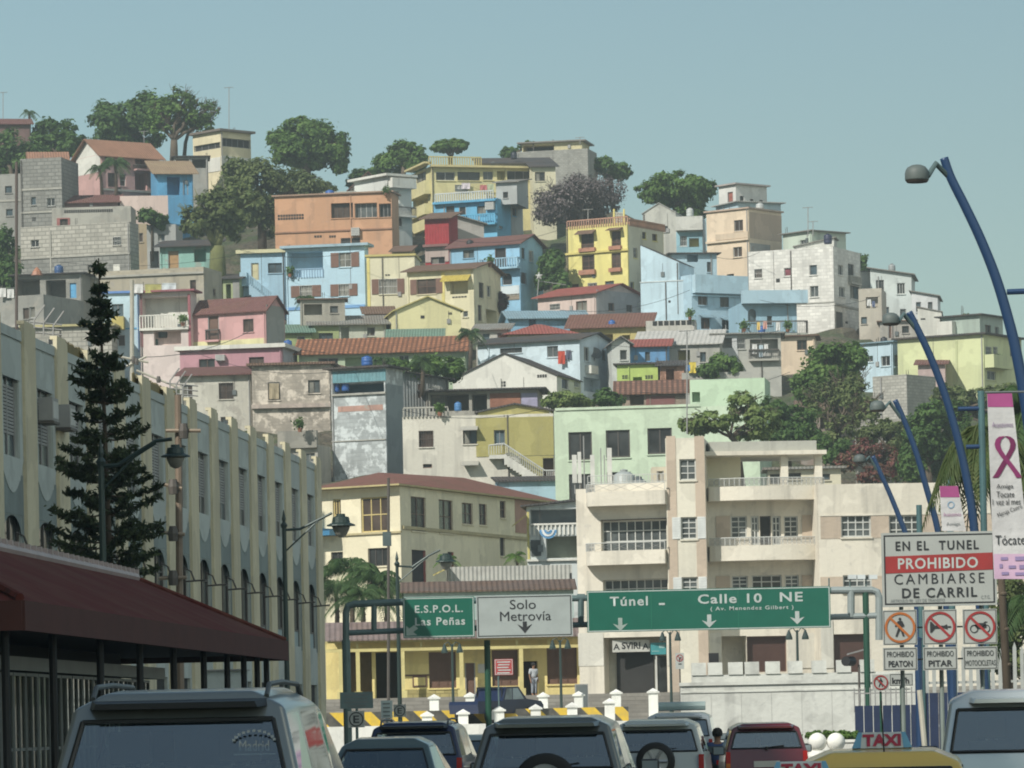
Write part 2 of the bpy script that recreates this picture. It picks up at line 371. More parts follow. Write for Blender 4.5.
            if k.get('sh'):
                for sg in (0, 1):
                    mb = MB(); a, b = (s0-w*k.get('shw', .5), s0-.02) if sg == 0 else (s1+.02, s1+w*k.get('shw', .5))
                    B(mb, a, b, .01, .06, zb, zt, k['sh']); c = int(h/.12)
                    for j in range(c): B(mb, a+.05, b-.05, .06, .075, zb+h*(j+.2)/c, zb+h*(j+.8)/c, k['sh'])
                    mb.build('shutter', f)
        if kind == 'd':
            mb = MB(); dm = k.get('m', FR_B); B(mb, s0, s0+.07, -dp+.02, -.02, zb, zt, FR_G if not k.get('fm') else k['fm']); B(mb, s1-.07, s1, -dp+.02, -.02, zb, zt, FR_G if not k.get('fm') else k['fm'])
            B(mb, s0+.07, s1-.07, -dp+.02, -dp+.07, zb, zt, dm)
            for (a, b) in ((.08, .45), (.52, .92)): B(mb, s0+.18*w, s1-.18*w, -dp+.07, -dp+.09, zb+h*a, zb+h*b, dm)
            mb.build('door', s.root)
        if kind == 'l': mb = MB(); B(mb, s0, s1, 0.003, k.get('out', .18), zb, zt, k.get('m', s.wm)); mb.build('ledge', s.root)
        if kind == 'n':      # a panel is cut round the openings it meets
            mb = MB(); hs = [x for x in s.holes[i] if x[0] < s1 and x[1] > s0 and x[2] < zt and x[3] > zb] if k.get('o0', 0) >= 0 else []
            ss = sorted({s0, s1, *[min(max(v, s0), s1) for x in hs for v in x[:2]]}); zz = sorted({zb, zt, *[min(max(v, zb), zt) for x in hs for v in x[2:4]]})
            for a in range(len(ss)-1):
                for c in range(len(zz)-1):
                    m_ = ((ss[a]+ss[a+1])/2, (zz[c]+zz[c+1])/2)
                    if ss[a+1]-ss[a] > 1e-4 and zz[c+1]-zz[c] > 1e-4 and not any(x[0] < m_[0] < x[1] and x[2] < m_[1] < x[3] for x in hs): B(mb, ss[a], ss[a+1], k.get('o0', 0.003), k.get('out', .06), zz[c], zz[c+1], k.get('m', s.wm))
            mb.build(k.get('nm', 'wall_panel'), s.root)
        if kind == 'v':
            mb = MB(); nx, ny = k.get('n', (3, 2))
            for a in range(nx):
                for b in range(ny): B(mb, s0+w*(a+.12)/nx, s0+w*(a+.88)/nx, .003, .02, zb+h*(b+.12)/ny, zb+h*(b+.88)/ny, VOID)
            mb.build('vent_block', s.root)
        if kind == 'a':
            mb = MB(); B(mb, s0, s1, 0, .45, zb, zt, FR_W)
            for j in range(5): B(mb, s0+.06*w, s1-.06*w, .45, .462, zb+h*(j+.2)/5, zb+h*(j+.7)/5, FR_G)
            mb.build('air_conditioner', s.root)
        if kind == 'e': # awning over an opening
            mb = MB(); o = k.get('out', .8); q = lambda a, oo, z: (A[0]+e[0]*a+n[0]*oo, A[1]+e[1]*a+n[1]*oo, z); m = k.get('m', R_GREY)
            mb.hexa([q(s0, o, zb), q(s1, o, zb), q(s1, .01, zt-.06), q(s0, .01, zt-.06), q(s0, o, zb+.05), q(s1, o, zb+.05), q(s1, .01, zt), q(s0, .01, zt)], m); mb.build('awning', s.root)
        if kind == 'b':
            o = k.get('out', 1.0); m = k.get('m', s.wm); rm = k.get('rm', m); rail = k.get('rail', 'bal'); mb = MB(); th = .18
            if not k.get('noslab'): B(mb, s0, s1, 0.003, o, zb-th, zb, m)
            bal = mb.build('balcony', s.root) if mb.v else None; mb = MB(); h = zt-zb
            runs = [('f', s0, s1)]+([] if k.get('noslab') else [('l', .1, o-.08), ('r', .1, o-.08)])
            if rail == 'solid':
                B(mb, s0, s1, o-.12, o-.004, zb+.002, zt, rm)
                if not k.get('noslab'): B(mb, s0+.004, s0+.12, .01, o-.12, zb+.002, zt, rm); B(mb, s1-.12, s1-.004, .01, o-.12, zb+.002, zt, rm)
            else:
                r = .05 if rail == 'bal' else .016; step = .26 if rail == 'bal' else .16
                for wh, a, b in runs:
                    cnt = max(2, int((b-a)/step))
                    for j in range(cnt+1):
                        x = a+(b-a)*j/cnt
                        if wh == 'f': B(mb, x-r, x+r, o-.06-r, o-.06+r, zb, zt-.06, rm)
                        elif wh == 'l': B(mb, s0+.02, s0+.02+2*r, x-r, x+r, zb, zt-.06, rm)
                        else: B(mb, s1-.02-2*r, s1-.02, x-r, x+r, zb, zt-.06, rm)
                B(mb, s0, s1, o-.13, o+.01, zt-.06, zt+.05, rm)
                if not k.get('noslab'): B(mb, s0, s0+.12, .01, o-.13, zt-.06, zt+.05, rm); B(mb, s1-.12, s1, .01, o-.13, zt-.06, zt+.05, rm)
            mb.build('balustrade', bal or s.root)
    # roofs for four-cornered plans
    def P(s, u, v, z, o=0):
        A, B, C, D = s.foot; ex = (B-A).normalized(); ey = (D-A).normalized(); p = (A*(1-u)+B*u)*(1-v)+(D*(1-u)+C*u)*v
        p = p+ex*(o*(2*u-1))+ey*(o*(2*v-1)); return Vector((p.x, p.y, z))
    def slab(s, mb, quad, th, mat):
        t = Vector((0, 0, th)); mb.hexa([*quad, *[p+t for p in quad]], mat)
    def roof(s, kind, mat, rise=1.0, o=.35, th=.1, nm='roof'):
        mb = MB(); z = s.z1; P = s.P; A, B, C, D = s.foot; W = (B-A).length; Dp = (D-A).length
        if kind in ('shed', 'gs', 'hip'): run = Dp*(1 if kind == 'shed' else .5); el = (z-EYE)/A.y; rise = max(rise-run*el*TELE, .5*rise)+run*el
        if kind == 'flat': s.slab(mb, [P(0, 0, z+.004, o), P(1, 0, z+.004, o), P(1, 1, z+.004, o), P(0, 1, z+.004, o)], th, mat)
        elif kind in ('shed', 'sr', 'sl'):
            f = {'shed': lambda u, v: v, 'sr': lambda u, v: u, 'sl': lambda u, v: 1-u}[kind]; ln = Dp if kind == 'shed' else W; k = rise/ln
            def Q(u, v): g = f(u, v); return P(u, v, z+.02+rise*g+k*o*(2*g-1), o)
            s.slab(mb, [Q(0, 0), Q(1, 0), Q(1, 1), Q(0, 1)], th, mat)
            Z = lambda u, v: P(u, v, z+rise*f(u, v)); Y = lambda u, v: P(u, v, z)
            for a, b in (((0, 0), (1, 0)), ((1, 0), (1, 1)), ((1, 1), (0, 1)), ((0, 1), (0, 0))):
                pts = [Y(*a), Y(*b)]+([Z(*b)] if f(*b) > 0 else [])+([Z(*a)] if f(*a) > 0 else [])
                if len(pts) > 2: s.ext.append((pts, None))
        elif kind == 'gs':
            k = rise/(Dp/2); lo = z+.02-k*o
            s.slab(mb, [P(0, 0, lo, o), P(1, 0, lo, o), P(1, .5, z+.02+rise, o), P(0, .5, z+.02+rise, o)], th, mat)
            s.slab(mb, [P(0, .5, z+.02+rise, o), P(1, .5, z+.02+rise, o), P(1, 1, lo, o), P(0, 1, lo, o)], th, mat)
            s.ext.append(([P(1, 0, z), P(1, 1, z), P(1, .5, z+rise)], None)); s.ext.append(([P(0, 1, z), P(0, 0, z), P(0, .5, z+rise)], None))
        elif kind == 'gf':
            k = rise/(W/2); lo = z+.02-k*o
            s.slab(mb, [P(0, 0, lo, o), P(.5, 0, z+.02+rise, o), P(.5, 1, z+.02+rise, o), P(0, 1, lo, o)], th, mat)
            s.slab(mb, [P(.5, 0, z+.02+rise, o), P(1, 0, lo, o), P(1, 1, lo, o), P(.5, 1, z+.02+rise, o)], th, mat)
            s.ext.append(([P(0, 0, z), P(1, 0, z), P(.5, 0, z+rise)], None)); s.ext.append(([P(1, 1, z), P(0, 1, z), P(.5, 1, z+rise)], None))
        elif kind == 'hip':
            a = [P(0, 0, z+.01, o), P(1, 0, z+.01, o), P(1, 1, z+.01, o), P(0, 1, z+.01, o)]; r = min(.45, .5*Dp/W); b = [P(r, .5, z+rise), P(1-r, .5, z+rise)]
            for pts in ([a[0], a[1], b[1], b[0]], [a[1], a[2], b[1]], [a[2], a[3], b[0], b[1]], [a[3], a[0], b[0]], [a[3], a[2], a[1], a[0]]): mb.face(pts, mat)
        s.roofs.append((nm, mb)); return s
    def parapet(s, zt, mat=None, th=.18):
        mb = MB()
        for i in range(len(s.foot)):
            A, e, n, W = s.fr(i); mb.obox(A, e, n, (0 if i % 2 else .0), W, -th, 0.002, s.z1+.003, zt, mat or s.wm)
        s.roofs.append(('parapet', mb)); return s
def snap(px, py, d, off=0.0):
    """the distance (in the units of at) of the wall that this sight line meets first, plus off metres"""
    U, V = un(px, py); best = None
    for b in BUILT:
        for A, B in zip(b.foot, b.foot[1:]+b.foot[:1]):
            e = B-A; den = e.x-U*e.y
            if abs(den) < 1e-9: continue
            t = (U*A.y-A.x)/den; Y = A.y+t*e.y
            if 0 <= t <= 1 and Y > 150 and b.z0-1.5 < EYE+V*Y < b.z1+1.0 and abs(Y/K-d) < 9 and (best is None or Y < best): best = Y
    return (best+off)/K if best else d
def house(label, x0, x1, yt, yb, yaw, wm, d=None, xs=None, dep=6, xl=None, ops=(), roof=None, par=None, gm=None, **kw):
    """front wall from pixel x0 to x1 at distance d (left end), turned by yaw; xs / xl: where the right / left side wall ends in view"""
    d0 = d or dd(yb); d = d0*K; ym = (yt+yb)/2
    if xs is not None or xl is not None:          # turn the house until the side wall that shows has a believable length
        U0, _ = un(x0, ym); U1, _ = un(x1, ym)
        for st in range(3, 62):
            yw = -(math.degrees(math.atan(U1))+st) if xs is not None else -math.degrees(math.atan(U0))+st; aa = math.radians(yw); e = Vector((math.cos(aa), math.sin(aa))); n = Vector((e.y, -e.x)); A = Vector((U0*d, d)); t = (U1*A.y-A.x)/(e.x-U1*e.y); B = A+e*t
            Us, _ = un(xs if xs is not None else xl, ym); KC = B if xs is not None else A; den = -n.x+Us*n.y; q = (Us*KC.y-KC.x)/den if abs(den) > 1e-6 else -1
            if 0 < q <= max(4.5, min(8.0, t*1.15)): break
        yaw = min(yaw, yw) if xs is not None else max(yaw, yw)
    a = math.radians(yaw); e = Vector((math.cos(a), math.sin(a))); n = Vector((e.y, -e.x))
    U0, _ = un(x0, ym); U1, _ = un(x1, ym); A = Vector((U0*d, d)); t = (U1*A.y-A.x)/(e.x-U1*e.y); B = A+e*t
    if xs is not None:
        U, _ = un(xs, ym); q = (U*B.y-B.x)/(-n.x+U*n.y); dep = min(max(q, 1.5), 14) if q > 0 else dep
    elif xl is not None:
        U, _ = un(xl, ym); q = (U*A.y-A.x)/(-n.x+U*n.y); dep = min(max(q, 1.5), 14) if q > 0 else dep
    z0 = at(x0, yb, d0).z; z1 = at(x0, yt, d0).z
    b = Bld(label, [A, B, B-n*dep, A-n*dep], z0, z1, wm, **kw); b.gm = gm
    if b.root['category'] == 'house' and (B-A).length > 3:
        rr = random.Random(label); Wd = (B-A).length; hgt = z1-z0; sp = rr.uniform(.1, .9)*Wd if rr.random() < .3 else rr.choice((.12, Wd-.14)); m2 = MB(); m2.obox(b.foot[0], e, n, sp-.04, sp+.04, .02, .10, z0-3, z1-.05, rr.choice((FR_G, FR_D, wm))); m2.build('downpipe', b.root)
        if (roof is None or roof[0] == 'flat') and rr.random() < .75:
            m2 = MB()
            for (u, v) in (rr.choice(((.03, .06), (.95, .06), (.5, .08))),):
                if 1:
                    q = A+e*(Wd*u)-n*(dep*v); hh = rr.uniform(.4, 1.0)
                    for dx, dy in ((0, 0), (.16, 0), (0, .16), (.16, .16)): m2.tube([(q.x+dx, q.y+dy, z1), (q.x+dx+rr.uniform(-.04, .04), q.y+dy, z1+hh*rr.uniform(.7, 1.1))], .018, FR_D, 4)
            m2.build('rebar', b.root)
        if rr.random() < .6:
            s_ = rr.uniform(.15, .85)*Wd; m2 = MB(); zc = z0+hgt*rr.uniform(.25, .6); m2.obox(b.foot[0], e, n, s_-.16, s_+.16, .003, .12, zc, zc+.42, rr.choice((FR_G, STEEL))); m2.build('meter_box', b.root)
            m2 = MB(); m2.obox(b.foot[0], e, n, s_-.012, s_+.012, .004, .03, zc+.42, z1-.02, FR_D); m2.build('conduit', b.root)
    for o in ops:
        k = o[6] if len(o) > 6 else {}; b.op('FRBL'.index(o[0]), *o[1:6], **k)
    if roof: b.roof(*roof[:2], **(roof[2] if len(roof) > 2 else {}))
    if par is not None: b.parapet(b.z1+par)
    return b.done()
# ---------------------------------------------------------------- terrain
SKYL = [(-900, 230), (-200, 185), (0, 180), (100, 172), (250, 180), (330, 188), (420, 188), (560, 184), (640, 196), (720, 232), (790, 262), (870, 300), (940, 330), (1024, 365), (1250, 470), (1600, 600)]
def skyl(px):
    for (a, b), (c, d) in zip(SKYL, SKYL[1:]):
        if a <= px <= c: return b+(d-b)*(px-a)/(c-a)
    return SKYL[0][1] if px < 0 else SKYL[-1][1]
PLAZA = 1.6; UPPER = 3.0
def ground_z(X, Y):
    Y = Y/TELE; u = X/Y*F; px = CX+u
    def zat(Yq):
        py = 480-(Yq-110)/.2; s = skyl(px); yy = Yq
        if py < s: yy = 110+(480-s)*.2; py = s
        return EYE+((CY-py)-u*_s)/F*yy-2.2
    if Y >= 110:
        z = zat(Y); yt = 110+(480-skyl(px))*.2
        return z-max(0, Y-yt-8)*.7
    t = max(0, min(1, (Y-97)/13)); return UPPER-.3+(zat(110)-UPPER+.3)*t
def build_terrain():
    xs = np.arange(-130, 131, 1.25); ys = np.arange(291, 680, 1.8); Z = np.zeros((len(ys), len(xs)))
    for j, y in enumerate(ys):
        for i, x in enumerate(xs): Z[j, i] = max(ground_z(x, y), -1)+.35*math.sin(x*.9+y*.4)*math.sin(y*.7)
    for foot, z0 in PADS:
        c = sum(foot, Vector((0, 0)))/len(foot); f2 = [p+(p-c).normalized()*1.3 for p in foot]
        bx0, bx1 = min(p.x for p in f2), max(p.x for p in f2); by0, by1 = min(p.y for p in f2), max(p.y for p in f2)
        for i in np.where((xs >= bx0) & (xs <= bx1))[0]:
            for j in np.where((ys >= by0) & (ys <= by1))[0]:
                p = Vector((xs[i], ys[j]))
                if all((b-a).cross(p-a) >= 0 for a, b in zip(f2, f2[1:]+f2[:1])): Z[j, i] = min(Z[j, i], z0-.3)
    v = [(x, y, Z[j, i]) for j, y in enumerate(ys) for i, x in enumerate(xs)]; nx = len(xs)
    f = [(j*nx+i, j*nx+i+1, (j+1)*nx+i+1, (j+1)*nx+i) for j in range(len(ys)-1) for i in range(nx-1)]
    me = bpy.data.meshes.new('hillside'); me.from_pydata(v, [], f)
    m, nt, b = newmat('hillside_earth'); vv = objvec(nt); a = noise(nt, vv, .25, 6, .42, .6); c = noise(nt, vv, 1.6, 5, .4, .65)
    col = mixrgb(nt, a, (.12, .10, .07), (.06, .085, .03)); col = mixrgb(nt, scl(nt, c, .6), col, (.05, .05, .035)); nt.links.new(col, b.inputs['Base Color']); b.inputs['Roughness'].default_value = 1
    bump(nt, b, c, .15, 1); me.materials.append(m); o = bpy.data.objects.new('hillside', me); COL.objects.link(o); tag(o, 'steep brown and green hillside between the houses', None, None, 'structure')
# ---------------------------------------------------------------- houses on the hill, from the top down
h = house; pw = plaster
GW = paint((.62, .62, .58), .5, name='white_grille'); GD = paint((.10, .09, .08), .5, name='dark_grille')
SHB = paint((.20, .11, .08), .7, name='brown_shutter')
h('dark weathered hut with a low maroon roof on the far left hilltop', -18, 31, 124, 150, 10, pw((.20, .12, .11), .5), d=174, roof=('gs', R_MAROON, dict(rise=1.0)), ops=[('F', 'w', 5, 130, 12, 138)])
h('small pale house with a reddish sheet roof beside the grey block house', 30, 67, 160, 178, 8, pw(CREAM, .4), d=170, dep=5, roof=('gs', R_TERRA, dict(rise=1.6)), ops=[('F', 'w', 36, 163, 42, 172), ('F', 'w', 50, 164, 57, 172)])
h('tall bare grey block house with small windows at the left edge', 21, 62, 160, 240, -12, M_GREYB, d=160, dep=6, par=.1, ops=[('F', 'w', 31, 197, 36, 205, dict(pm=W_BLUE)), ('F', 'w', 47, 198, 55, 206, dict(fm=FR_W)), ('F', 'v', 32, 217, 36, 221), ('F', 'l', 21, 188, 62, 190, dict(m=M_CONC, out=.08)), ('F', 'l', 21, 211, 62, 213, dict(m=M_CONC, out=.08))])
h('lower grey rendered annex left of the tall block house', -22, 21, 176, 240, -6, pw((.34, .34, .31), .5), d=161, dep=5, par=.1, ops=[('F', 'w', 5, 186, 12, 193, dict(pm=W_BLUE)), ('F', 'w', 6, 209, 13, 216, dict(pm=W_BLUE)), ('F', 'l', -22, 200, 21, 202, dict(m=M_CONC, out=.07))])
h('small open house with yellow pillars under a flat slab', 61, 87, 172, 200, 0, pw(YEL, .3), d=165, dep=5, roof=('flat', pw(OCHRE), dict(o=.4, th=.35)), ops=[('F', 'o', 62.5, 176, 76, 197, dict(dep=2.2, bm=pw(GREY))), ('F', 'l', 61, 197, 87, 199, dict(m=M_CONC))])
h('pink two storey house with a terracotta sheet roof and a white gable end', 101, 160, 154, 197, 36, pw((.58, .36, .33), .4), d=163, xl=76, roof=('gs', R_TERRA, dict(rise=2.5, o=.5)), gm=pw(WHITE, .2), ops=[('L', 'n', 76.5, 157, 100.5, 174, dict(m=pw(WHITE, .2), out=.02)), ('F', 'o', 135, 156, 147, 169, dict(dep=1.5)), ('F', 'w', 105, 155, 112, 166), ('F', 'b', 133, 166, 159, 170, dict(rail='bars', rm=GD, out=.8)), ('F', 'o', 135, 173, 147, 190, dict(dep=1.6)), ('F', 'w', 108, 173, 116, 187, dict(pm=W_BROWN)), ('F', 'w', 120, 174, 126, 186, dict(pm=W_BROWN)), ('F', 'd', 117, 187, 122, 197), ('F', 'l', 101, 190, 160, 192, dict(m=M_CONC))])
h('bright blue bungalow with a tan lean-to roof below the yellow tower house', 157, 193, 173, 196, 12, pw(BLUE, .25), d=162, dep=5, roof=('shed', R_TAN, dict(rise=2.2, o=.6)), ops=[('F', 'o', 167, 177, 180, 195, dict(dep=1.5)), ('F', 'd', 183, 180, 188, 195, dict(m=paint((.10, .32, .52))))])
h('cream tower house with a dark ribbon of windows on the hilltop', 221, 251, 131, 172, 30, pw(CREAM, .25), d=170, xl=193, roof=('flat', paint((.18, .15, .13)), dict(o=.4, th=.25)), ops=[('F', 'w', 221.5, 139, 250.5, 147.5, dict(nx=5, ny=1, pm=VOID, dep=.3, sill=0)), ('L', 'w', 194, 144, 220.5, 150, dict(nx=4, ny=1, pm=VOID, dep=.3, sill=0)), ('F', 'n', 221.2, 157, 250.8, 172, dict(m=pw(WHITE, .3))), ('L', 'n', 205, 158, 220.8, 172, dict(m=pw(WHITE, .3)))])
h('open shed with a dark flat roof left of the cream tower house', 174, 208, 157, 172, 5, pw(GREY, .6), d=168, dep=4, roof=('flat', R_DARK, dict(o=.3)), ops=[('F', 'o', 176, 159, 189, 169, dict(dep=2)), ('F', 'o', 192, 159, 206, 168, dict(dep=2))])
h('pinkish white retaining wall house with a stair beside it', 120, 168, 196, 212, 4, pw(PALEP, .5), d=160, dep=4, name='retaining_wall', cat='wall', group='retaining walls on the hill')
h('grey terrace wall with a white balustrade above the long block house', 52, 131, 208, 232, -3, pw(CONC, .7), d=158, dep=4, name='retaining_wall', cat='wall', group='retaining walls on the hill', ops=[('F', 'v', 64, 209, 113, 213, dict(n=(22, 1))), ('F', 'w', 60, 219, 68, 228), ('F', 'n', 57, 218, 70, 231, dict(m=pw((.34, .13, .12), .4)))])
h('low maroon roofed shack above the white balustrade', 63, 118, 203, 210, 0, pw((.3, .18, .17), .5), d=160, dep=3, roof=('shed', R_MAROON, dict(rise=1.2)))
h('long house of bare pale blocks with a darker lower storey at left', 21, 130, 229, 277, -16, M_PALEB, d=150, xs=139, par=.15, ops=[('F', 'w', 31, 240, 39, 247), ('F', 'w', 113, 237, 121, 245), ('F', 'n', 21.3, 257, 129.7, 277, dict(m=M_GREYB, out=.04)), ('F', 'l', 21, 255.5, 130, 257, dict(m=M_CONC, out=.12)), ('F', 'w', 88, 265, 95.5, 274, dict(out=.1)), ('F', 'n', 50, 230, 51.5, 277, dict(m=M_CONC, out=.1)), ('F', 'n', 113.5, 264.5, 120, 271, dict(m=pw(WHITE), out=.07))])
h('grey rendered house with one window behind the turquoise shack', 147, 176, 226, 262, -4, pw((.40, .41, .39), .5), d=153, dep=5, par=.1, ops=[('F', 'w', 158, 234, 165, 241), ('F', 'o', 150, 251, 159, 268, dict(dep=1.2))])
h('narrow ochre and grey house squeezed beside the long block house', 134, 147, 224, 264, -6, pw((.42, .34, .22), .5), d=155, dep=5, ops=[('F', 'w', 139, 233, 143, 242)])
h('peeling turquoise shack with a tan door and a dark tin roof', 160, 213, 247, 277, -5, pw(TURQ, .75), d=149, dep=5, roof=('shed', R_DARK, dict(rise=.9, o=.6)), ops=[('F', 'd', 168, 251, 179, 269, dict(m=paint((.42, .26, .12)))), ('F', 'o', 194, 249, 206, 262, dict(dep=1.2))])
h('long unpainted beige house with laundry hung on its front', 50, 204, 276, 306, -14, pw((.44, .40, .31), .8), d=143, xs=222, par=.2, ops=[('F', 'o', 66, 284, 78, 297, dict(dep=1, bm=pw(BLUE))), ('F', 'w', 190, 280, 196, 290), ('R', 'w', 213, 289, 216, 296), ('F', 'l', 50, 275, 204, 277, dict(m=M_CONC))])
h('grey house with a dark shadowed upper room at the left edge', -30, 44, 300, 345, -20, pw((.31, .31, .28), .7), d=139, xs=84, par=.1, ops=[('F', 'w', 23, 308, 29, 319, dict(pm=W_BROWN)), ('F', 'w', 29.5, 307, 35, 318, dict(pm=W_CURT, fm=FR_W)), ('F', 'l', -30, 326, 44, 328, dict(m=M_CONC, out=.3))])
h('open roof terrace shelter with a blue doorway at left', 15, 82, 276, 300, -10, pw((.28, .28, .25), .7), d=142, dep=5, roof=('flat', R_DARK, dict(o=.5)), ops=[('F', 'o', 17, 279, 40, 298, dict(dep=2.2)), ('F', 'o', 46, 280, 66, 298, dict(dep=2.2)), ('F', 'd', 69, 283, 77, 298, dict(m=paint(BLUE)))])
h('beige block wall house below the grey house at the left edge', 24, 112, 328, 372, -4, M_PALEB, d=134, dep=5, roof=('flat', pw((.5, .45, .22)), dict(o=.35, th=.2)), ops=[('F', 'v', 48, 338, 58, 345, dict(n=(2, 1)))])
h('white and sky blue house front with a dark square window behind the pine', 104, 139, 294, 352, -6, pw((.55, .72, .80), .2), d=135, dep=6, roof=('flat', paint((.12, .25, .55)), dict(o=.25, th=.2)), ops=[('F', 'w', 112, 304, 123.5, 317), ('F', 'b', 113, 317, 125, 328, dict(m=pw(OCHRE), rail='solid', out=.7)), ('F', 'l', 104, 328, 139, 329.5, dict(m=pw(BLUE), out=.06)), ('F', 'n', 136.8, 294.5, 138.6, 352, dict(m=pw((.10, .2, .5)), out=.05)), ('F', 'w', 118, 335, 125, 346)])
h('white house with a white balcony and maroon side frame', 140, 191, 293, 347, -10, pw((.72, .62, .58), .25), d=134, xs=197, roof=('flat', pw((.30, .10, .12)), dict(o=.45, th=.16)), ops=[('F', 'o', 142.5, 297, 188, 327, dict(dep=1.3, bm=pw(WHITE))), ('F', 'b', 140, 315, 188.5, 328, dict(noslab=1, out=.12, m=M_WHITE)), ('F', 'n', 140.3, 294, 142.4, 347, dict(m=pw((.36, .12, .14)), out=.08)), ('F', 'n', 188.3, 294, 190.8, 347, dict(m=pw((.36, .12, .14)), out=.08)), ('F', 'b', 140, 327.8, 189, 328.2, dict(m=M_WHITE, rail='solid', out=.3)), ('F', 'o', 154, 331, 181, 345, dict(dep=.9, bm=pw(PALEP)))])
h('pink house with a maroon lean-to roof and a tall barred door', 193, 266, 314, 346, -24, pw(PINK, .3), d=134, xs=285, roof=('gs', R_MAROON, dict(rise=1.6, o=.3)), ops=[('F', 'd', 208, 316, 219, 340), ('F', 'b', 207, 330, 220, 340, dict(rail='bars', rm=GD, out=.35)), ('F', 'w', 243, 319, 253.5, 332, dict(pm=W_BROWN)), ('F', 'n', 193.3, 340, 265.7, 346, dict(m=pw(PALEY))), ('R', 'n', 266.5, 306, 284, 346, dict(m=pw(GREY, .4), out=.03))])
h('rose pink low house with a white roof edge and an air conditioner', 180, 282, 351, 376, -10, pw(ROSE, .3), d=130, xs=297, roof=('flat', pw(WHITE), dict(o=.4, th=.35)), ops=[('F', 'w', 199, 359, 215, 371, dict(nx=2, pm=W_DARK)), ('F', 'w', 249, 357, 264, 367), ('F', 'a', 216.5, 355, 225.5, 361), ('R', 'n', 283, 347, 297, 372, dict(m=pw((.42, .42, .44)), out=.03))])
h('patchy grey and white house below the rose house with one barred window', 180, 251, 376, 420, -4, pw((.60, .58, .50), .85), d=126, dep=6, roof=('shed', R_MAROON, dict(rise=1.1, o=.5)), ops=[('F', 'w', 219, 383, 233, 399, dict(gr=GD, pm=W_BROWN)), ('F', 'w', 182, 385, 193, 408, dict(fm=FR_W)), ('F', 'w', 221, 417, 233, 424)])
h('beige flaking block house with two dark square windows and brown roof', 252, 331, 366, 414, -3, blocks((.56, .50, .42), .8, .5, .25, .7), d=125, dep=6, roof=('flat', R_BROWN, dict(o=.4, th=.2)), ops=[('F', 'w', 268, 382, 280, 400, dict(cu=1)), ('F', 'w', 308, 380, 320, 393), ('F', 'l', 252, 404, 331, 408, dict(m=pw((.5, .42, .36), .8), out=.35))])
h('small hipped brown roof house behind the beige flaking block house', 298, 356, 371, 385, 0, pw((.4, .36, .3), .5), d=130, dep=6, roof=('hip', R_BROWN, dict(rise=1.3)))
h('open floor on thin white posts under the beige flaking block house', 254, 331, 414, 432, -3, pw((.45, .42, .36), .7), d=125.3, dep=5, ops=[('F', 'o', 255, 415, 268, 431, dict(dep=2.5)), ('F', 'o', 270, 415, 295, 431, dict(dep=2.5)), ('F', 'o', 298, 415, 313, 431, dict(dep=2.5)), ('F', 'o', 317, 415, 330, 431, dict(dep=2.5))])
h('concrete house with a stained parapet terrace above the pale civic building', 279, 318, 446, 482, -14, pw((.45, .43, .37), .75), d=116, xs=331, par=0, ops=[('F', 'b', 279, 431, 318, 446, dict(rail='solid', out=.4, m=pw((.30, .29, .25), .8))), ('F', 'w', 304, 453, 315, 462)])
h('tall grey unpainted house with a turquoise sheet top storey and blue tanks', 332, 386, 370, 480, -22, blocks((.50, .54, .54), .85, .6, .3, .6), d=117, xs=404, roof=('flat', R_DARK, dict(o=.5, th=.15)), ops=[('F', 'n', 332, 370.5, 386, 382, dict(m=sheet((.22, .46, .52), .3, .2), out=.08)), ('F', 'o', 333, 382.5, 384, 393, dict(dep=2.2, bm=pw((.10, .22, .30)))), ('F', 'l', 332, 393, 386, 395, dict(m=M_CONC)), ('F', 'l', 332, 440, 386, 441, dict(m=M_CONC, out=.08)), ('F', 'n', 338, 405.5, 383, 411, dict(m=pw((.5, .3, .24), .9), out=.02)), ('R', 'n', 387.2, 385, 403.5, 480, dict(m=pw((.26, .30, .31), .5), out=.04))])
h('grey corrugated side house behind the turquoise topped house', 392, 449, 379, 412, 22, sheet((.32, .35, .35), .25, .3), d=121, dep=6, roof=('sl', R_DARK, dict(rise=.7, o=.4)), ops=[('F', 'd', 417, 384, 422, 398), ('F', 'n', 432, 386, 440, 398, dict(m=pw(GREY)))])
h('open carport floor with brick and lavender wall panels', 426, 538, 392, 411, -4, pw((.40, .38, .33), .6), d=121, dep=6, roof=('flat', R_DARK, dict(o=.7, th=.12)), ops=[('F', 'o', 430, 394, 469, 411, dict(dep=3)), ('F', 'o', 472, 394, 487, 411, dict(dep=3)), ('F', 'n', 490, 393, 520.5, 407, dict(m=blocks((.44, .20, .13), .8, .25, .12))), ('F', 'n', 521.5, 393, 537.5, 410, dict(m=pw((.38, .36, .50))))])
b = h('white and olive two tone house with an outside stair', 403, 554, 417, 486, -3, pw((.70, .67, .58), .45), d=113, dep=7, roof=None, ops=[('F', 'n', 476, 417.2, 553.6, 456, dict(m=pw(OLIVE, .25), out=.05)), ('F', 'n', 520, 456, 553.6, 478, dict(m=pw(OLIVE, .25), out=.05)), ('F', 'w', 419, 431, 433, 447, dict(fm=FR_B, pm=W_BROWN, ny=2, gr=GD)), ('F', 'w', 463, 430, 477, 444, dict(nx=2)), ('F', 'e', 461, 426, 478, 431, dict(m=pw(CONC))), ('F', 'w', 494, 430, 505, 444, dict(fm=FR_G)), ('F', 'w', 423, 464, 432, 468, dict(sill=0)), ('F', 'e', 462, 461, 479, 466, dict(m=pw(CONC))), ('F', 'o', 543, 458, 555, 478, dict(dep=.8, bm=FR_B)), ('F', 'b', 403.5, 407.5, 448, 417.2, dict(noslab=1, out=.14, m=pw(CONC, .5)))])
STAIRHOUSE = b
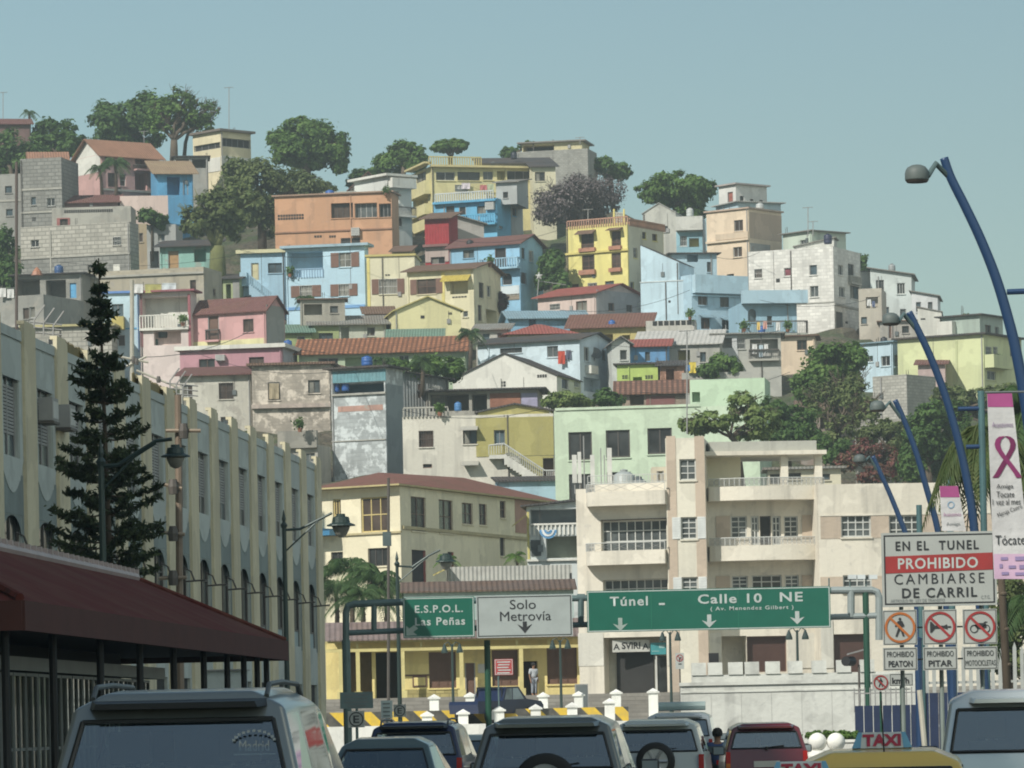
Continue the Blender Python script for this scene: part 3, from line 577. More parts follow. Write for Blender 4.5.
h('olive gabled upper storey of the two tone house', 478, 552, 413, 420, -3, pw(OLIVE, .25), d=113.2, dep=6, below=.5, roof=('gf', R_DARK, dict(rise=.55, o=.25, th=.12)), ops=[('F', 'v', 517, 415, 531, 417)])
h('long white house with a low sloping roofline and tiny vents', 453, 557, 380, 402, -12, pw(WHITE, .3), d=126, xs=581, roof=('gf', R_DARK, dict(rise=2.0, o=.15, th=.1)), ops=[('F', 'v', 500, 381, 506, 387, dict(n=(2, 2))), ('F', 'v', 537, 374, 547, 378, dict(n=(4, 1))), ('F', 'v', 456, 367, 461, 371, dict(n=(2, 1))), ('R', 'w', 562, 377, 568.5, 389, dict(pm=W_DARK)), ('R', 'w', 574, 381, 579, 387)])
h('pale blue house with red laundry and a satellite dish', 478, 580, 345, 392, -20, pw((.62, .74, .80), .25), d=131, xs=614, roof=('gs', R_DARK, dict(rise=.9, o=.4, th=.1)), ops=[('F', 'w', 500, 348, 522, 353), ('F', 'w', 547, 346, 558, 357, dict(fm=FR_G)), ('R', 'w', 584, 347, 589.5, 361), ('R', 'w', 602, 350, 606, 361), ('R', 'o', 584, 378, 600, 392, dict(dep=.8)), ('R', 'b', 585, 366, 592, 372, dict(rail='solid', m=M_WHITE, out=.6))])
h('pale yellow gabled house with two tiny vents', 395, 461, 311, 342, 8, pw(PALEY, .15), d=138, xs=None, dep=7, roof=('gf', pw((.55, .48, .18)), dict(rise=1.25, o=.25, th=.12)), ops=[('F', 'v', 420, 315, 425, 319, dict(n=(1, 1))), ('F', 'v', 448, 312, 452, 315, dict(n=(2, 1)))])
h('low shed with a sea green sheet roof beside the gabled yellow house', 388, 442, 340, 350, 0, pw((.30, .34, .28), .5), d=136, dep=4, roof=('shed', R_GREEN, dict(rise=1.6, o=.3)))
h('long low pale green house under an orange barrel tile roof', 299, 466, 354, 378, -2, pw((.42, .52, .36), .4), d=131, dep=4.5, roof=('shed', R_TILE, dict(rise=2.1, o=.5)), ops=[('F', 'w', 318, 358, 338, 366), ('F', 'w', 399, 355, 409, 366, dict(fm=FR_W)), ('F', 'o', 345, 357, 380, 366, dict(dep=1))])
h('olive low house with a mint green roof left of the orange tiles', 266, 312, 333, 352, 5, pw((.34, .40, .18), .5), d=138, dep=5, roof=('shed', R_GREEN, dict(rise=1.2, o=.4)), ops=[('F', 'o', 272, 335, 279, 345, dict(dep=1)), ('F', 'w', 297, 336, 305, 344)])
h('grey roofed white house with green trim and two dark doorways', 312, 386, 325, 346, 3, pw((.58, .60, .50), .45), d=139, dep=5, roof=('shed', R_GREY, dict(rise=1.3, o=.5)), ops=[('F', 'n', 312.4, 325.3, 339, 346, dict(m=pw((.36, .42, .2), .4))), ('F', 'w', 319, 333, 333, 341, dict(pm=W_BLUE)), ('F', 'o', 341, 327, 349, 340, dict(dep=.9)), ('F', 'w', 367, 327, 375, 336)])
b = h('large light blue house with brown shutters and an upper loggia', 286, 365, 249, 312, -12, pw((.50, .70, .82), .2), d=145, xs=369, roof=('flat', pw((.36, .50, .58)), dict(o=.45, th=.25)), ops=[('F', 'o', 288, 251.5, 323, 277, dict(dep=1.6)), ('F', 'b', 288, 269, 323, 278, dict(noslab=1, out=.1, m=pw((.30, .46, .62)))), ('F', 'w', 339, 252.5, 351, 267, dict(sh=SHB, shw=.68, pm=W_CURT)), ('F', 'w', 300, 285.5, 312, 297, dict(sh=SHB, shw=.75, pm=W_CURT, gr=GW)), ('F', 'w', 339, 284, 349, 296, dict(sh=SHB, shw=.85, pm=W_CURT, gr=GW)), ('F', 'l', 286, 306, 365, 309, dict(m=pw((.2, .4, .7)), out=.08))])
h('recessed blue stair wing with a pale roof slab left of the shuttered blue house', 241, 285, 254, 312, -6, pw((.42, .62, .74), .25), d=146.5, dep=5, roof=('flat', pw((.62, .58, .36)), dict(o=.4, th=.35)), ops=[('F', 'w', 268, 263, 282, 273, dict(pm=W_BLUE)), ('F', 'd', 251, 263, 259, 280, dict(m=paint((.55, .5, .3)))), ('F', 'b', 241, 273, 248, 285, dict(rail='solid', out=.8)), ('F', 'w', 244, 296, 253, 304)])
h('cream house with yellow corner strips and brown shutters', 367, 415, 257, 312, -4, pw((.76, .72, .52), .2), d=143, dep=6, roof=('flat', pw((.6, .52, .2)), dict(o=.15, th=.2)), ops=[('F', 'w', 379, 279, 397, 294, dict(gr=GW, sh=SHB, shw=.4, pm=W_CURT)), ('F', 'n', 367.2, 257.5, 370, 312, dict(m=pw(YEL), out=.05)), ('F', 'v', 385, 274, 390, 276, dict(n=(2, 1)))])
h('cream terrace house with a yellow awning next to the yellow stripped one', 407.5, 474, 272, 330, -16, pw((.74, .69, .47), .25), d=141.5, xs=501, roof=('gs', R_BROWN, dict(rise=.9, o=.5)), ops=[('F', 'w', 417, 279, 436, 294, dict(nx=2, pm=W_BROWN, sh=SHB, shw=.35)), ('F', 'o', 450, 281, 468, 294, dict(dep=1.0)), ('F', 'e', 443, 275, 471, 282, dict(m=sheet((.62, .5, .12), .3, .1), out=.9)), ('F', 'v', 452, 296, 467, 298, dict(n=(5, 1))), ('R', 'w', 479, 283, 483, 298), ('R', 'w', 487, 286, 491, 297), ('R', 'w', 478, 305, 482, 321), ('R', 'o', 486, 310, 497, 328, dict(dep=1)), ('F', 'n', 442, 272.5, 445, 330, dict(m=pw(YEL), out=.05)), ('F', 'w', 463, 311, 468, 317)])
b = h('orange house with a ribbon of windows under a long flat roof', 275, 392, 197, 251, -10, pw(ORANGE, .3), d=157, xs=399, roof=('flat', pw((.36, .24, .17)), dict(o=.25, th=.15)), ops=[('F', 'w', 331, 203, 353, 218, dict(nx=4, ny=1, pm=W_BROWN, dep=.5)), ('F', 'w', 354.5, 203, 377, 217.5, dict(nx=4, ny=1, pm=W_GREY, dep=.5)), ('F', 'w', 379, 203.5, 391, 217, dict(nx=3, ny=1, pm=W_DARK, dep=.5)), ('F', 'v', 277.5, 214, 304, 220, dict(n=(10, 2))), ('F', 'l', 275, 230, 392, 231.5, dict(m=pw((.35, .19, .12)), out=.12)), ('F', 'a', 352, 228, 360, 236), ('F', 'w', 341, 238, 360, 245, dict(gr=GD)), ('F', 'v', 314, 235, 322, 238, dict(n=(3, 1))), ('F', 'v', 329, 235, 336, 238, dict(n=(3, 1)))])
h('low grey rooftop tank wall behind the orange house', 287, 356, 193, 206, -4, pw((.50, .52, .46), .6), d=160, dep=4)
h('white balcony house in the alley left of the large yellow house', 388, 412, 176, 262, 38, pw((.68, .70, .66), .35), d=159, dep=6, roof=('flat', pw(WHITE), dict(o=.5, th=.25)), ops=[('F', 'b', 388, 179, 412, 187, dict(rail='solid', out=.8, m=pw(WHITE))), ('F', 'w', 392, 191, 399, 203, dict(fm=FR_W)), ('F', 'b', 392, 208, 412, 216, dict(rail='bars', rm=GD, out=.8, m=pw(WHITE))), ('F', 'w', 397, 218, 402, 226)])
h('small grey and maroon roofed house beyond the alley left of the white balcony house', 350, 386, 189, 205, 10, pw((.46, .38, .34), .5), d=165, dep=5, roof=('gf', R_MAROON, dict(rise=1.8)), ops=[('F', 'w', 372, 194, 379, 201)])
b = h('large pale yellow house with a roof terrace railing at the top centre', 432, 533, 166, 240, 6, pw((.72, .65, .34), .25), d=163, xl=413, roof=None, ops=[('F', 'b', 428, 157.5, 480, 166, dict(noslab=1, out=.5, m=pw((.62, .52, .2)))), ('F', 'l', 430, 166, 533, 168, dict(m=pw((.60, .52, .26)), out=.6)), ('F', 'w', 436, 172, 455, 180.5, dict(pm=W_DARK)), ('F', 'w', 457.5, 172, 480, 180.5, dict(pm=W_DARK)), ('F', 'w', 483, 171.5, 493, 180, dict()), ('F', 'o', 497, 171, 505, 180, dict(dep=1)), ('F', 'w', 507, 171, 532, 180, dict(nx=3)), ('L', 'b', 413.5, 184, 431, 196, dict(rail='solid', out=.7)), ('L', 'w', 416, 173, 426, 183), ('L', 'b', 413.5, 207, 431, 216, dict(rail='solid', out=.7)), ('L', 'o', 416, 198, 428, 208, dict(dep=.8)), ('L', 'b', 413.5, 222, 431, 231, dict(rail='solid', out=.6)), ('L', 'l', 412, 166, 432, 168, dict(out=.9, m=pw((.6, .52, .26)))), ('F', 'w', 455, 185, 468, 192), ('F', 'w', 484, 185, 494, 192)])
h('cream wing with a dark sheet roof right of the large yellow terrace house', 533, 556, 167, 215, 4, pw((.66, .62, .44), .35), d=162.5, dep=6, roof=('shed', R_DARK, dict(rise=.9, o=.4)), ops=[('F', 'w', 535, 172, 545, 181)])
h('dark canopy roof house above the right half of the yellow terrace house', 478, 552, 164, 168, 4, pw((.3, .28, .24), .4), d=164, dep=6, below=.2, roof=('shed', R_DARK, dict(rise=1.0, o=.3)))
h('grey block house with a pale cabin on its roof at the summit', 517, 588, 153, 185, -14, blocks((.44, .44, .40)), d=171, xs=597, par=.1)
h('pale yellow cabin with an open dark porch on the summit block house', 522, 582, 144, 153, -12, pw((.62, .56, .34), .3), d=172, dep=4.5, below=.3, roof=('flat', paint((.2, .18, .16)), dict(o=.5, th=.14)), ops=[('F', 'o', 523, 145, 554, 152.5, dict(dep=2.5, bm=VOID))])
b = h('bright blue house with a white railed roof terrace', 434, 497, 202, 240, -14, pw((.16, .46, .68), .2), d=158, xs=523, roof=None, ops=[('F', 'b', 436, 192.5, 494, 202, dict(noslab=1, out=.3, m=pw((.62, .66, .66)))), ('F', 'l', 434, 201, 497, 203, dict(m=pw((.12, .4, .62)), out=.5)), ('F', 'w', 446, 206, 454.5, 213, dict(pm=W_BROWN)), ('F', 'd', 459, 207, 466, 215, dict(m=VOID)), ('F', 'w', 477, 206, 486, 215, dict(pm=W_CURT)), ('F', 'a', 486.5, 202.5, 495, 210), ('F', 'b', 466, 215, 498, 224, dict(m=pw((.12, .42, .64)), out=.9)), ('R', 'w', 499, 226, 503, 229), ('R', 'n', 511, 206, 522.5, 240, dict(m=pw((.42, .45, .44), .4), out=.04)), ('R', 'w', 512, 208, 516, 216)])
h('grey rooftop room with a window on the bright blue house', 496, 517, 183, 203, -14, pw((.44, .46, .45), .4), d=157.6, dep=5, below=.2, roof=('shed', R_GREY, dict(rise=.3)), ops=[('F', 'w', 503, 192, 508, 198)])
h('bright red sheet walled house with a tin roof', 425, 449, 219, 262, -16, sheet((.46, .06, .07), .3, .1), d=151, xs=458, roof=('shed', R_BROWN, dict(rise=.8, o=.5)), ops=[('F', 'n', 425.3, 246, 448.7, 262, dict(m=pw((.50, .40, .36), .4))), ('F', 'l', 424, 244.5, 449.5, 247, dict(m=pw((.24, .12, .11)), out=.5)), ('F', 'w', 431, 257, 445, 264)])
h('grey gabled annex right of the bright red house', 457, 484, 224, 240, 10, pw((.42, .40, .37), .35), d=152.5, dep=5, roof=('sl', R_GREY, dict(rise=.8)))
h('sky blue house with a maroon roof and arched ground floor window', 450, 520, 248, 300, -26, pw((.30, .54, .72), .3), d=147, xs=543, roof=('gs', R_MAROON, dict(rise=1.4, o=.4)), ops=[('F', 'd', 495, 248, 506, 267, dict(m=VOID, fm=FR_B)), ('F', 'b', 483, 259, 521, 268, dict(m=pw((.36, .58, .72)), out=.9)), ('F', 'w', 463, 250, 474, 258), ('F', 'p', 502, 273, 512, 285, dict(nx=1)), ('R', 'w', 521.5, 248, 525, 259), ('R', 'w', 529, 251, 533, 262), ('R', 'p', 521, 273, 526, 284), ('F', 'n', 490, 286, 519.5, 296, dict(m=pw((.66, .74, .76)))), ('F', 'n', 500, 294, 519.5, 300, dict(m=blocks((.42, .36, .28))))])
h('lemon yellow house with railed roof and brown awninged windows', 567, 628, 227, 305, -8, pw((.80, .72, .27), .12), d=147, xs=664, roof=None, ops=[('F', 'b', 567.5, 219, 628, 227, dict(noslab=1, out=.12, m=pw((.80, .72, .30)), rm=pw((.46, .26, .18)))), ('F', 'w', 581, 233, 594, 250, dict(fm=FR_B, pm=W_BROWN, ny=3)), ('F', 'e', 578, 230, 596, 235, dict(m=R_BROWN)), ('F', 'w', 611.5, 231, 621, 248, dict(fm=FR_B, pm=W_BROWN, ny=3)), ('F', 'e', 609, 227.5, 623, 231, dict(m=R_BROWN)), ('F', 'l', 566, 251, 629, 253, dict(m=pw((.7, .6, .2)), out=.2)), ('F', 'w', 582, 255, 594.5, 272, dict(fm=FR_B, pm=W_BROWN, ny=3)), ('F', 'w', 611.5, 253, 621, 269, dict(fm=FR_B, pm=W_BROWN, ny=3)), ('F', 'b', 580, 248, 596, 250, dict(rail='solid', out=.35, m=pw((.45, .22, .14)))), ('F', 'b', 610, 246, 622, 248, dict(rail='solid', out=.35, m=pw((.45, .22, .14)))), ('F', 'b', 580, 270, 596, 273, dict(rail='solid', out=.35, m=pw((.45, .22, .14)))), ('F', 'b', 610, 268, 622, 270, dict(rail='solid', out=.35, m=pw((.45, .22, .14)))), ('F', 'd', 571, 284, 579, 297), ('F', 'w', 588, 283, 597, 290), ('F', 'w', 605, 281, 614, 289), ('R', 'n', 628.8, 227.5, 663.5, 305, dict(m=pw((.62, .60, .46), .35), out=.03)), ('R', 'w', 642, 232, 646, 239), ('R', 'w', 652, 234, 657, 241), ('R', 'w', 633, 248, 637, 258), ('R', 'w', 630, 282, 634, 290), ('R', 'b', 629, 222, 664, 229, dict(noslab=1, out=.12, m=pw((.7, .64, .4)), rm=pw((.46, .26, .18))))])
h('grey plaster gable house behind the lemon yellow house', 643, 676, 214, 250, -12, pw((.50, .50, .45), .5), d=153, xs=None, dep=5, roof=('gf', pw((.4, .4, .37)), dict(rise=1.0, o=.1, th=.08)), ops=[('F', 'w', 662, 226, 668, 232)])
h('white and turquoise house with a curved parapet beside the grey gable', 676, 703, 220, 255, -6, pw((.60, .66, .66), .4), d=152, dep=5, par=.3, ops=[('F', 'n', 676.5, 232, 702.5, 255, dict(m=pw((.3, .52, .6)))), ('F', 'w', 680, 236, 687, 246), ('F', 'o', 689, 238, 699, 247, dict(dep=1, bm=pw(OCHRE))), ('F', 'b', 676, 217, 703, 229, dict(rail='solid', out=.7, m=pw((.62, .62, .57), .4)))])
h('peach house with square windows and a relief balcony band', 707, 749, 213, 285, -20, pw(PEACH, .15), d=151, xs=782, roof=('flat', pw((.5, .38, .3)), dict(o=.2, th=.15)), ops=[('F', 'w', 734, 220, 743, 231, dict(pm=W_BROWN)), ('F', 'w', 733, 247, 742, 257, dict(pm=W_BROWN)), ('F', 'n', 716, 233, 748.5, 239, dict(m=pw(dk(PEACH, .9)), out=.12)), ('F', 'v', 717, 234.5, 747, 237.5, dict(n=(16, 1))), ('F', 'l', 707, 240, 749.5, 242, dict(out=.25)), ('F', 'w', 727, 274, 734, 281), ('R', 'n', 750, 244, 770, 258, dict(m=pw((.42, .42, .4)), out=.04)), ('R', 'n', 749.6, 214, 781.5, 240, dict(m=pw((.55, .43, .33), .4), out=.02))])
h('white hilltop house with a red door and a roofed porch', 719, 736, 187, 216, -30, pw((.72, .72, .68), .2), d=157, xs=767, roof=('flat', pw((.42, .38, .36)), dict(o=.3, th=.16)), ops=[('F', 'd', 727.5, 192, 733, 203, dict(m=paint((.34, .12, .09)))), ('R', 'w', 740, 196, 744, 205), ('R', 'w', 750, 199, 753.5, 206), ('R', 'w', 759.5, 200, 763, 207)])
h('light blue lower storey with a tin roof under the white hilltop house', 716, 738, 207, 222, -28, pw((.5, .64, .70), .3), d=155, xs=781, roof=('flat', R_PALE, dict(o=.4, th=.1)), ops=[('R', 'w', 758, 211, 763, 216), ('R', 'w', 771, 212, 776, 217)])
h('tall white brick house with small odd windows and a rounded corner', 749, 834, 253, 337, -10, M_WBRICK, d=146, xs=861, par=.1, ops=[('F', 'w', 754.5, 269, 762, 278, dict(fm=FR_G)), ('F', 'w', 784, 268, 791, 276, dict(pm=glassy((.36, .10, .13), .5))), ('F', 'w', 809.5, 265, 817, 275, dict(fm=FR_G, pm=W_BLUE)), ('F', 'v', 775.5, 278, 780.5, 283, dict(n=(1, 1))), ('F', 'w', 810, 286, 818.5, 297, dict(fm=FR_W, pm=W_GREY)), ('F', 'v', 798, 289, 800, 293, dict(n=(1, 1))), ('R', 'w', 838, 265, 843, 275), ('R', 'w', 848, 264, 854, 276), ('R', 'w', 839, 287, 845, 297), ('R', 'w', 850, 286, 860, 299), ('R', 'd', 836, 312, 843, 332, dict(m=FR_D)), ('R', 'v', 845, 321, 848, 324, dict(n=(1, 1))), ('R', 'b', 848, 277, 858, 283, dict(rail='bal', m=M_CONC, out=.4)), ('R', 'l', 834, 306, 861, 308, dict(m=M_CONC, out=.12)), ('F', 'l', 749, 304, 834, 305, dict(m=M_CONC, out=.06))])
h('pale green rooftop cabin above the white brick house', 783, 812, 235, 254, -14, pw((.56, .64, .54), .3), d=150, xs=846, below=1.5, roof=('flat', R_GREY, dict(o=.35, th=.1)), ops=[('F', 'w', 800, 240, 806, 246)])
h('rubble topped white stair wall on the white brick house roof', 795, 834, 247, 256, -10, pw((.6, .6, .55), .8), d=147.5, dep=3, below=1.0, roof=('sr', R_GREY, dict(rise=.7, o=.2)))
h('light grey house with shuttered windows under a flat tin roof', 871, 912, 276, 345, -8, pw((.60, .66, .64), .35), d=147, xl=None, dep=7, roof=('sl', R_GREY, dict(rise=.7, o=.35)), ops=[('F', 'w', 876, 280, 884, 291, dict(pm=W_GREY, fm=FR_G)), ('F', 'w', 897, 283, 905, 294, dict(pm=W_DARK, nx=3)), ('F', 'w', 882, 307, 889, 316), ('F', 'w', 900, 309, 906, 317)])
h('bright white gable side next to the light grey tin roofed house', 854, 871, 272, 330, -4, pw(WHITE, .2), d=147.5, dep=6, roof=('flat', R_GREY, dict(o=.1, th=.1)))
h('beige narrow house with laundry at its window right of the white brick house', 859, 882, 290, 345, -10, pw((.52, .48, .40), .45), d=144, dep=5, par=.1, ops=[('F', 'o', 866, 297, 878, 308, dict(dep=.6)), ('F', 'w', 861, 317, 867, 324), ('F', 'd', 854.5, 318, 858, 326)])
h('small white house with two upright windows on the right skyline', 912, 938, 297, 340, -8, pw((.64, .66, .66), .3), d=145, dep=6, roof=('sl', R_GREY, dict(rise=.5, o=.25)), ops=[('F', 'w', 916, 302, 921, 312), ('F', 'w', 928, 302, 932.5, 312)])
h('white stepped house with a slanted parapet on the right slope', 918, 942, 313, 348, -6, pw(WHITE, .3), d=141, dep=5, roof=('sl', R_GREY, dict(rise=.5, o=.1)), ops=[('F', 'v', 920, 318, 926, 320, dict(n=(1, 1)))])
h('grey green low house with a dark roof edge on the right slope', 940, 980, 318, 345, -6, pw((.40, .48, .42), .35), d=140.5, xs=1003, roof=('flat', R_DARK, dict(o=.4, th=.12)), ops=[('F', 'w', 945, 322, 954, 330), ('R', 'w', 985, 325, 991, 333), ('R', 'w', 995, 327, 999, 334), ('F', 'b', 941, 322, 956, 338, dict(rail='solid', m=pw(WHITE, .4), out=.8))])
h('yellow green house with a dark roof and a small corner balcony', 898, 984, 340, 400, -14, pw((.66, .70, .40), .25), d=131, xs=1022, roof=('flat', R_DARK, dict(o=.4, th=.14)), ops=[('R', 'w', 985.5, 347, 991, 355), ('R', 'w', 993, 347, 997, 355), ('R', 'w', 1010, 349, 1015, 358), ('R', 'b', 984.5, 356, 1004, 367, dict(rail='solid', out=.9)), ('R', 'w', 987, 371, 996, 380), ('F', 'n', 956, 340.5, 958, 400, dict(m=pw((.5, .54, .3)), out=.05))])
h('light blue bungalow with white frames half hidden behind the thicket', 857, 893, 345, 385, -16, pw((.56, .72, .80), .25), d=133, xs=921, roof=('flat', R_BLUE, dict(o=.3, th=.12)), ops=[('F', 'w', 865, 356, 873, 362), ('F', 'w', 881, 356, 890, 366, dict(fm=FR_W)), ('R', 'w', 894.5, 355, 904, 367, dict(fm=FR_W)), ('R', 'd', 909.5, 359, 914.5, 370, dict(m=FR_W))])
h('maroon roofed shack between the blue bungalow and the yellow green house', 918, 945, 365, 380, -8, pw((.52, .40, .38), .4), d=129.5, dep=5, roof=('shed', R_MAROON, dict(rise=1.0)))
h('rough white block hut above the second street lamp', 873, 907, 378, 418, -30, blocks((.54, .53, .47), .6, .5, .25, .4), d=122, xs=936, par=.1)
b = h('tall light blue house with a stepped roofline and window awnings', 641, 692, 283, 338, -16, pw((.54, .70, .78), .22), d=141, dep=7, ops=[('F', 'n', 660, 320, 691.5, 338, dict(m=pw((.42, .58, .66)))), ('F', 'v', 668, 300, 671, 303, dict(n=(1, 1)))], roof=('flat', pw((.6, .66, .66)), dict(o=.05, th=.1)))
h('sloping topped upper part of the tall light blue house', 641, 679, 264, 284, -16, pw((.54, .70, .78), .22), d=141.02, dep=6, below=.1, roof=('sl', R_DARK, dict(rise=1.75, o=.05, th=.06)))
h('light blue right wing with two rows of awninged windows', 692, 745, 282, 340, 30, pw((.46, .64, .74), .2), d=140.2, dep=7, par=.7, ops=[('F', 'w', 698, 294, 707.5, 305, dict(pm=W_BROWN, fm=FR_G)), ('F', 'w', 720, 297, 729, 307, dict(pm=W_DARK)), ('F', 'w', 701, 318, 710, 329), ('F', 'e', 699, 314.5, 712, 318.5, dict(m=R_BLUE)), ('F', 'w', 722, 320, 731, 330), ('F', 'e', 720, 317, 733, 321, dict(m=R_BLUE)), ('F', 'l', 692, 295.5, 745, 297, dict(out=.2)), ('F', 'n', 692, 276, 745, 294, dict(m=pw((.50, .68, .77)), out=.6, nm='parapet_band'))])
h('set-back blue top room with dark openings behind the stepped blue house', 672, 717, 254, 285, 8, pw((.44, .60, .68), .3), d=144, dep=6, roof=('flat', R_DARK, dict(o=.4, th=.1)), ops=[('F', 'o', 687, 252, 698, 262, dict(dep=1.2)), ('F', 'o', 676, 267, 691, 280, dict(dep=1.4)), ('F', 'w', 707, 262, 711, 272)])
h('blue house with a projecting parapet band and plants on its balcony', 741, 797, 303, 345, 8, pw((.36, .56, .68), .25), d=138, dep=6, ops=[('F', 'n', 741, 291, 806, 304, dict(m=pw((.46, .64, .74)), out=.9, nm='parapet_band')), ('F', 'v', 757, 293, 763, 298, dict(n=(1, 1))), ('F', 'p', 748, 309, 756, 322, dict(nx=1)), ('F', 'w', 767, 316, 772, 325), ('F', 'b', 741, 322, 806, 334, dict(m=pw((.40, .42, .36), .6), rm=GD, rail='bars', out=.9))])
h('pinkish white house with a long red brown roof', 538, 596, 298, 325, -22, pw(PALEP, .25), d=143, xs=643, roof=('gs', R_RED, dict(rise=1.3, o=.45)), ops=[('F', 'w', 576, 301, 587, 313, dict(fm=FR_B, pm=W_CURT)), ('F', 'w', 550, 304, 560, 310), ('R', 'n', 596.6, 292, 642, 320, dict(m=pw((.46, .44, .44), .4), out=.03)), ('R', 'w', 608, 303, 614, 311), ('R', 'w', 626, 305, 632, 312), ('R', 'a', 637, 303, 641, 309)])
h('low blue lean-to with a pale blue roof below the pinkish house', 511, 585, 318, 340, 8, pw((.24, .44, .60), .3), d=139, dep=5, roof=('gs', R_BLUE, dict(rise=1.1, o=.5)), ops=[('F', 'o', 529, 319, 536, 328, dict(dep=1))])
h('ochre house under a long dark red brown tile roof', 570, 648, 328, 346, -6, pw((.52, .44, .17), .3), d=137, dep=5, roof=('shed', sheet((.26, .13, .10), .3, .4), dict(rise=2.0, o=.5)), ops=[('F', 'w', 581, 332, 591, 338), ('F', 'o', 602, 334, 613, 340, dict(dep=1)), ('F', 'o', 622, 335, 630, 341, dict(dep=1))])
h('red sheet hip roofed house with cream walls at the centre of the hill', 508, 574, 335, 350, 4, pw((.56, .48, .24), .3), d=135, dep=6, roof=('hip', R_RED, dict(rise=1.7, o=.6)), ops=[('F', 'w', 523, 337, 531, 343)])
h('white parapet terrace at the foot of the tall light blue house', 646, 696, 321, 345, -4, pw((.60, .58, .52), .5), d=136, dep=4, ops=[('F', 'v', 652, 320, 692, 326, dict(n=(7, 1)))])
h('grey house under a broad white lean-to roof with clothes outside', 636, 720, 346, 375, -6, pw((.46, .45, .40), .5), d=131.5, xs=None, dep=6, roof=('shed', sheet((.66, .65, .60), .4, .1), dict(rise=2.2, o=.3)), ops=[('F', 'o', 678, 350, 690, 364, dict(dep=1, bm=pw(OCHRE))), ('F', 'w', 700, 352, 706, 362)])
h('grey tenement with an open balcony of hanging clothes beside the tree', 714, 781, 335, 372, -3, pw((.44, .44, .40), .55), d=132.5, dep=6, roof=('flat', R_GREY, dict(o=.4, th=.12)), ops=[('F', 'n', 714.5, 336, 738, 372, dict(m=pw((.58, .60, .60), .4))), ('F', 'w', 737, 338, 745, 349), ('F', 'o', 750, 339, 778, 356, dict(dep=1.1)), ('F', 'b', 749, 350, 779, 359, dict(rail='bars', rm=GD, out=.5, m=M_CONC)), ('F', 'o', 721, 338, 732, 348, dict(dep=.8))])
h('blue hut with a red sheet roof above the lime house', 630, 668, 347, 370, -4, pw((.14, .34, .60), .3), d=130, dep=5, roof=('shed', R_RED, dict(rise=1.0, o=.4)), ops=[('F', 'w', 645, 352, 650, 361)])
h('narrow white gable house with a grey dish left of the blue hut', 612, 630, 343, 378, 4, pw((.62, .64, .60), .4), d=129.5, dep=5, roof=('gf', R_GREY, dict(rise=.5)), ops=[('F', 'w', 620, 350, 627, 360)])
h('lime green hut with a dark roof and small vents', 617, 658, 365, 390, -6, pw(LIME, .2), d=126, dep=5, roof=('flat', R_DARK, dict(o=.3, th=.12)), ops=[('F', 'v', 622, 375, 630, 379, dict(n=(3, 2))), ('F', 'v', 645, 375, 653, 379, dict(n=(3, 2))), ('F', 'o', 633, 377, 642, 383, dict(dep=.8))])
h('low house with an orange red tile roof above the mint green block', 618, 686, 394, 412, -2, pw((.34, .26, .2), .5), d=120, dep=4, roof=('shed', tile((.40, .20, .13)), dict(rise=1.7, o=.4)), ops=[('F', 'o', 630, 395, 644, 405, dict(dep=1.2)), ('F', 'n', 646, 396, 675, 406, dict(m=pw((.25, .11, .1)), out=.05))])
h('peach hut with a brown window half hidden by the big tree', 781, 815, 337, 365, -6, pw(PEACH, .3), d=135.5, dep=5, roof=('flat', R_BROWN, dict(o=.4, th=.12)), ops=[('F', 'w', 797, 340, 807, 350, dict(fm=FR_B))])
h('long low shed with a rusty roof in the thicket on the right', 800, 872, 410, 430, -4, pw((.30, .24, .2), .6), d=119, dep=5, roof=('shed', R_BROWN, dict(rise=1.2, o=.5)), ops=[('F', 'o', 820, 414, 850, 428, dict(dep=1.5))])
h('stained grey retaining wall in the red flowered thicket', 855, 905, 420, 470, -6, pw((.34, .33, .29), .8), d=114, dep=3, name='retaining_wall', cat='wall', group='retaining walls on the hill')
h('plain grey concrete wall behind the lime hut', 682, 752, 373, 395, -3, pw((.42, .42, .38), .6), d=124, dep=3, name='retaining_wall', cat='wall', group='retaining walls on the hill')
# the front of the hill: mint green block and what stands round it
b = h('large mint green block with four dark square windows', 555, 760, 411, 520, -8, pw(MINT, .15), d=106, dep=8, name='green_block', cat='building', group=None, par=.0, ops=[('F', 'w', 568.5, 432, 592, 460, dict(nx=2, ny=1, pm=W_DARK, t=.1)), ('F', 'w', 606, 430, 630, 457.5, dict(nx=2, ny=1, pm=W_DARK, t=.1)), ('F', 'w', 647.5, 428, 672, 454, dict(nx=2, ny=1, pm=W_DARK, t=.1)), ('F', 'w', 569, 474, 593, 500, dict(nx=2, ny=1, pm=W_DARK, t=.1)), ('F', 'w', 607, 472, 631, 500, dict(nx=2, ny=1, pm=W_DARK, t=.1)), ('F', 'l', 555, 406, 700, 408.5, dict(out=.1, m=pw(MINT, .15)))])
h('mint green upper terrace wall stepping up behind the mint block', 690, 765, 380, 412, -8, pw((.56, .72, .52), .2), d=113, dep=5, group=None, name='terrace_wall', cat='wall', par=0, ops=[('F', 'o', 692, 392, 700, 402, dict(dep=.8))])
h('narrow blue shed behind the cream hotel roof', 499, 560, 482, 500, 4, pw((.42, .60, .70), .3), d=107.5, dep=4, group=None, name='blue_shed', cat='shed', roof=('shed', R_DARK, dict(rise=.5, o=.3)))

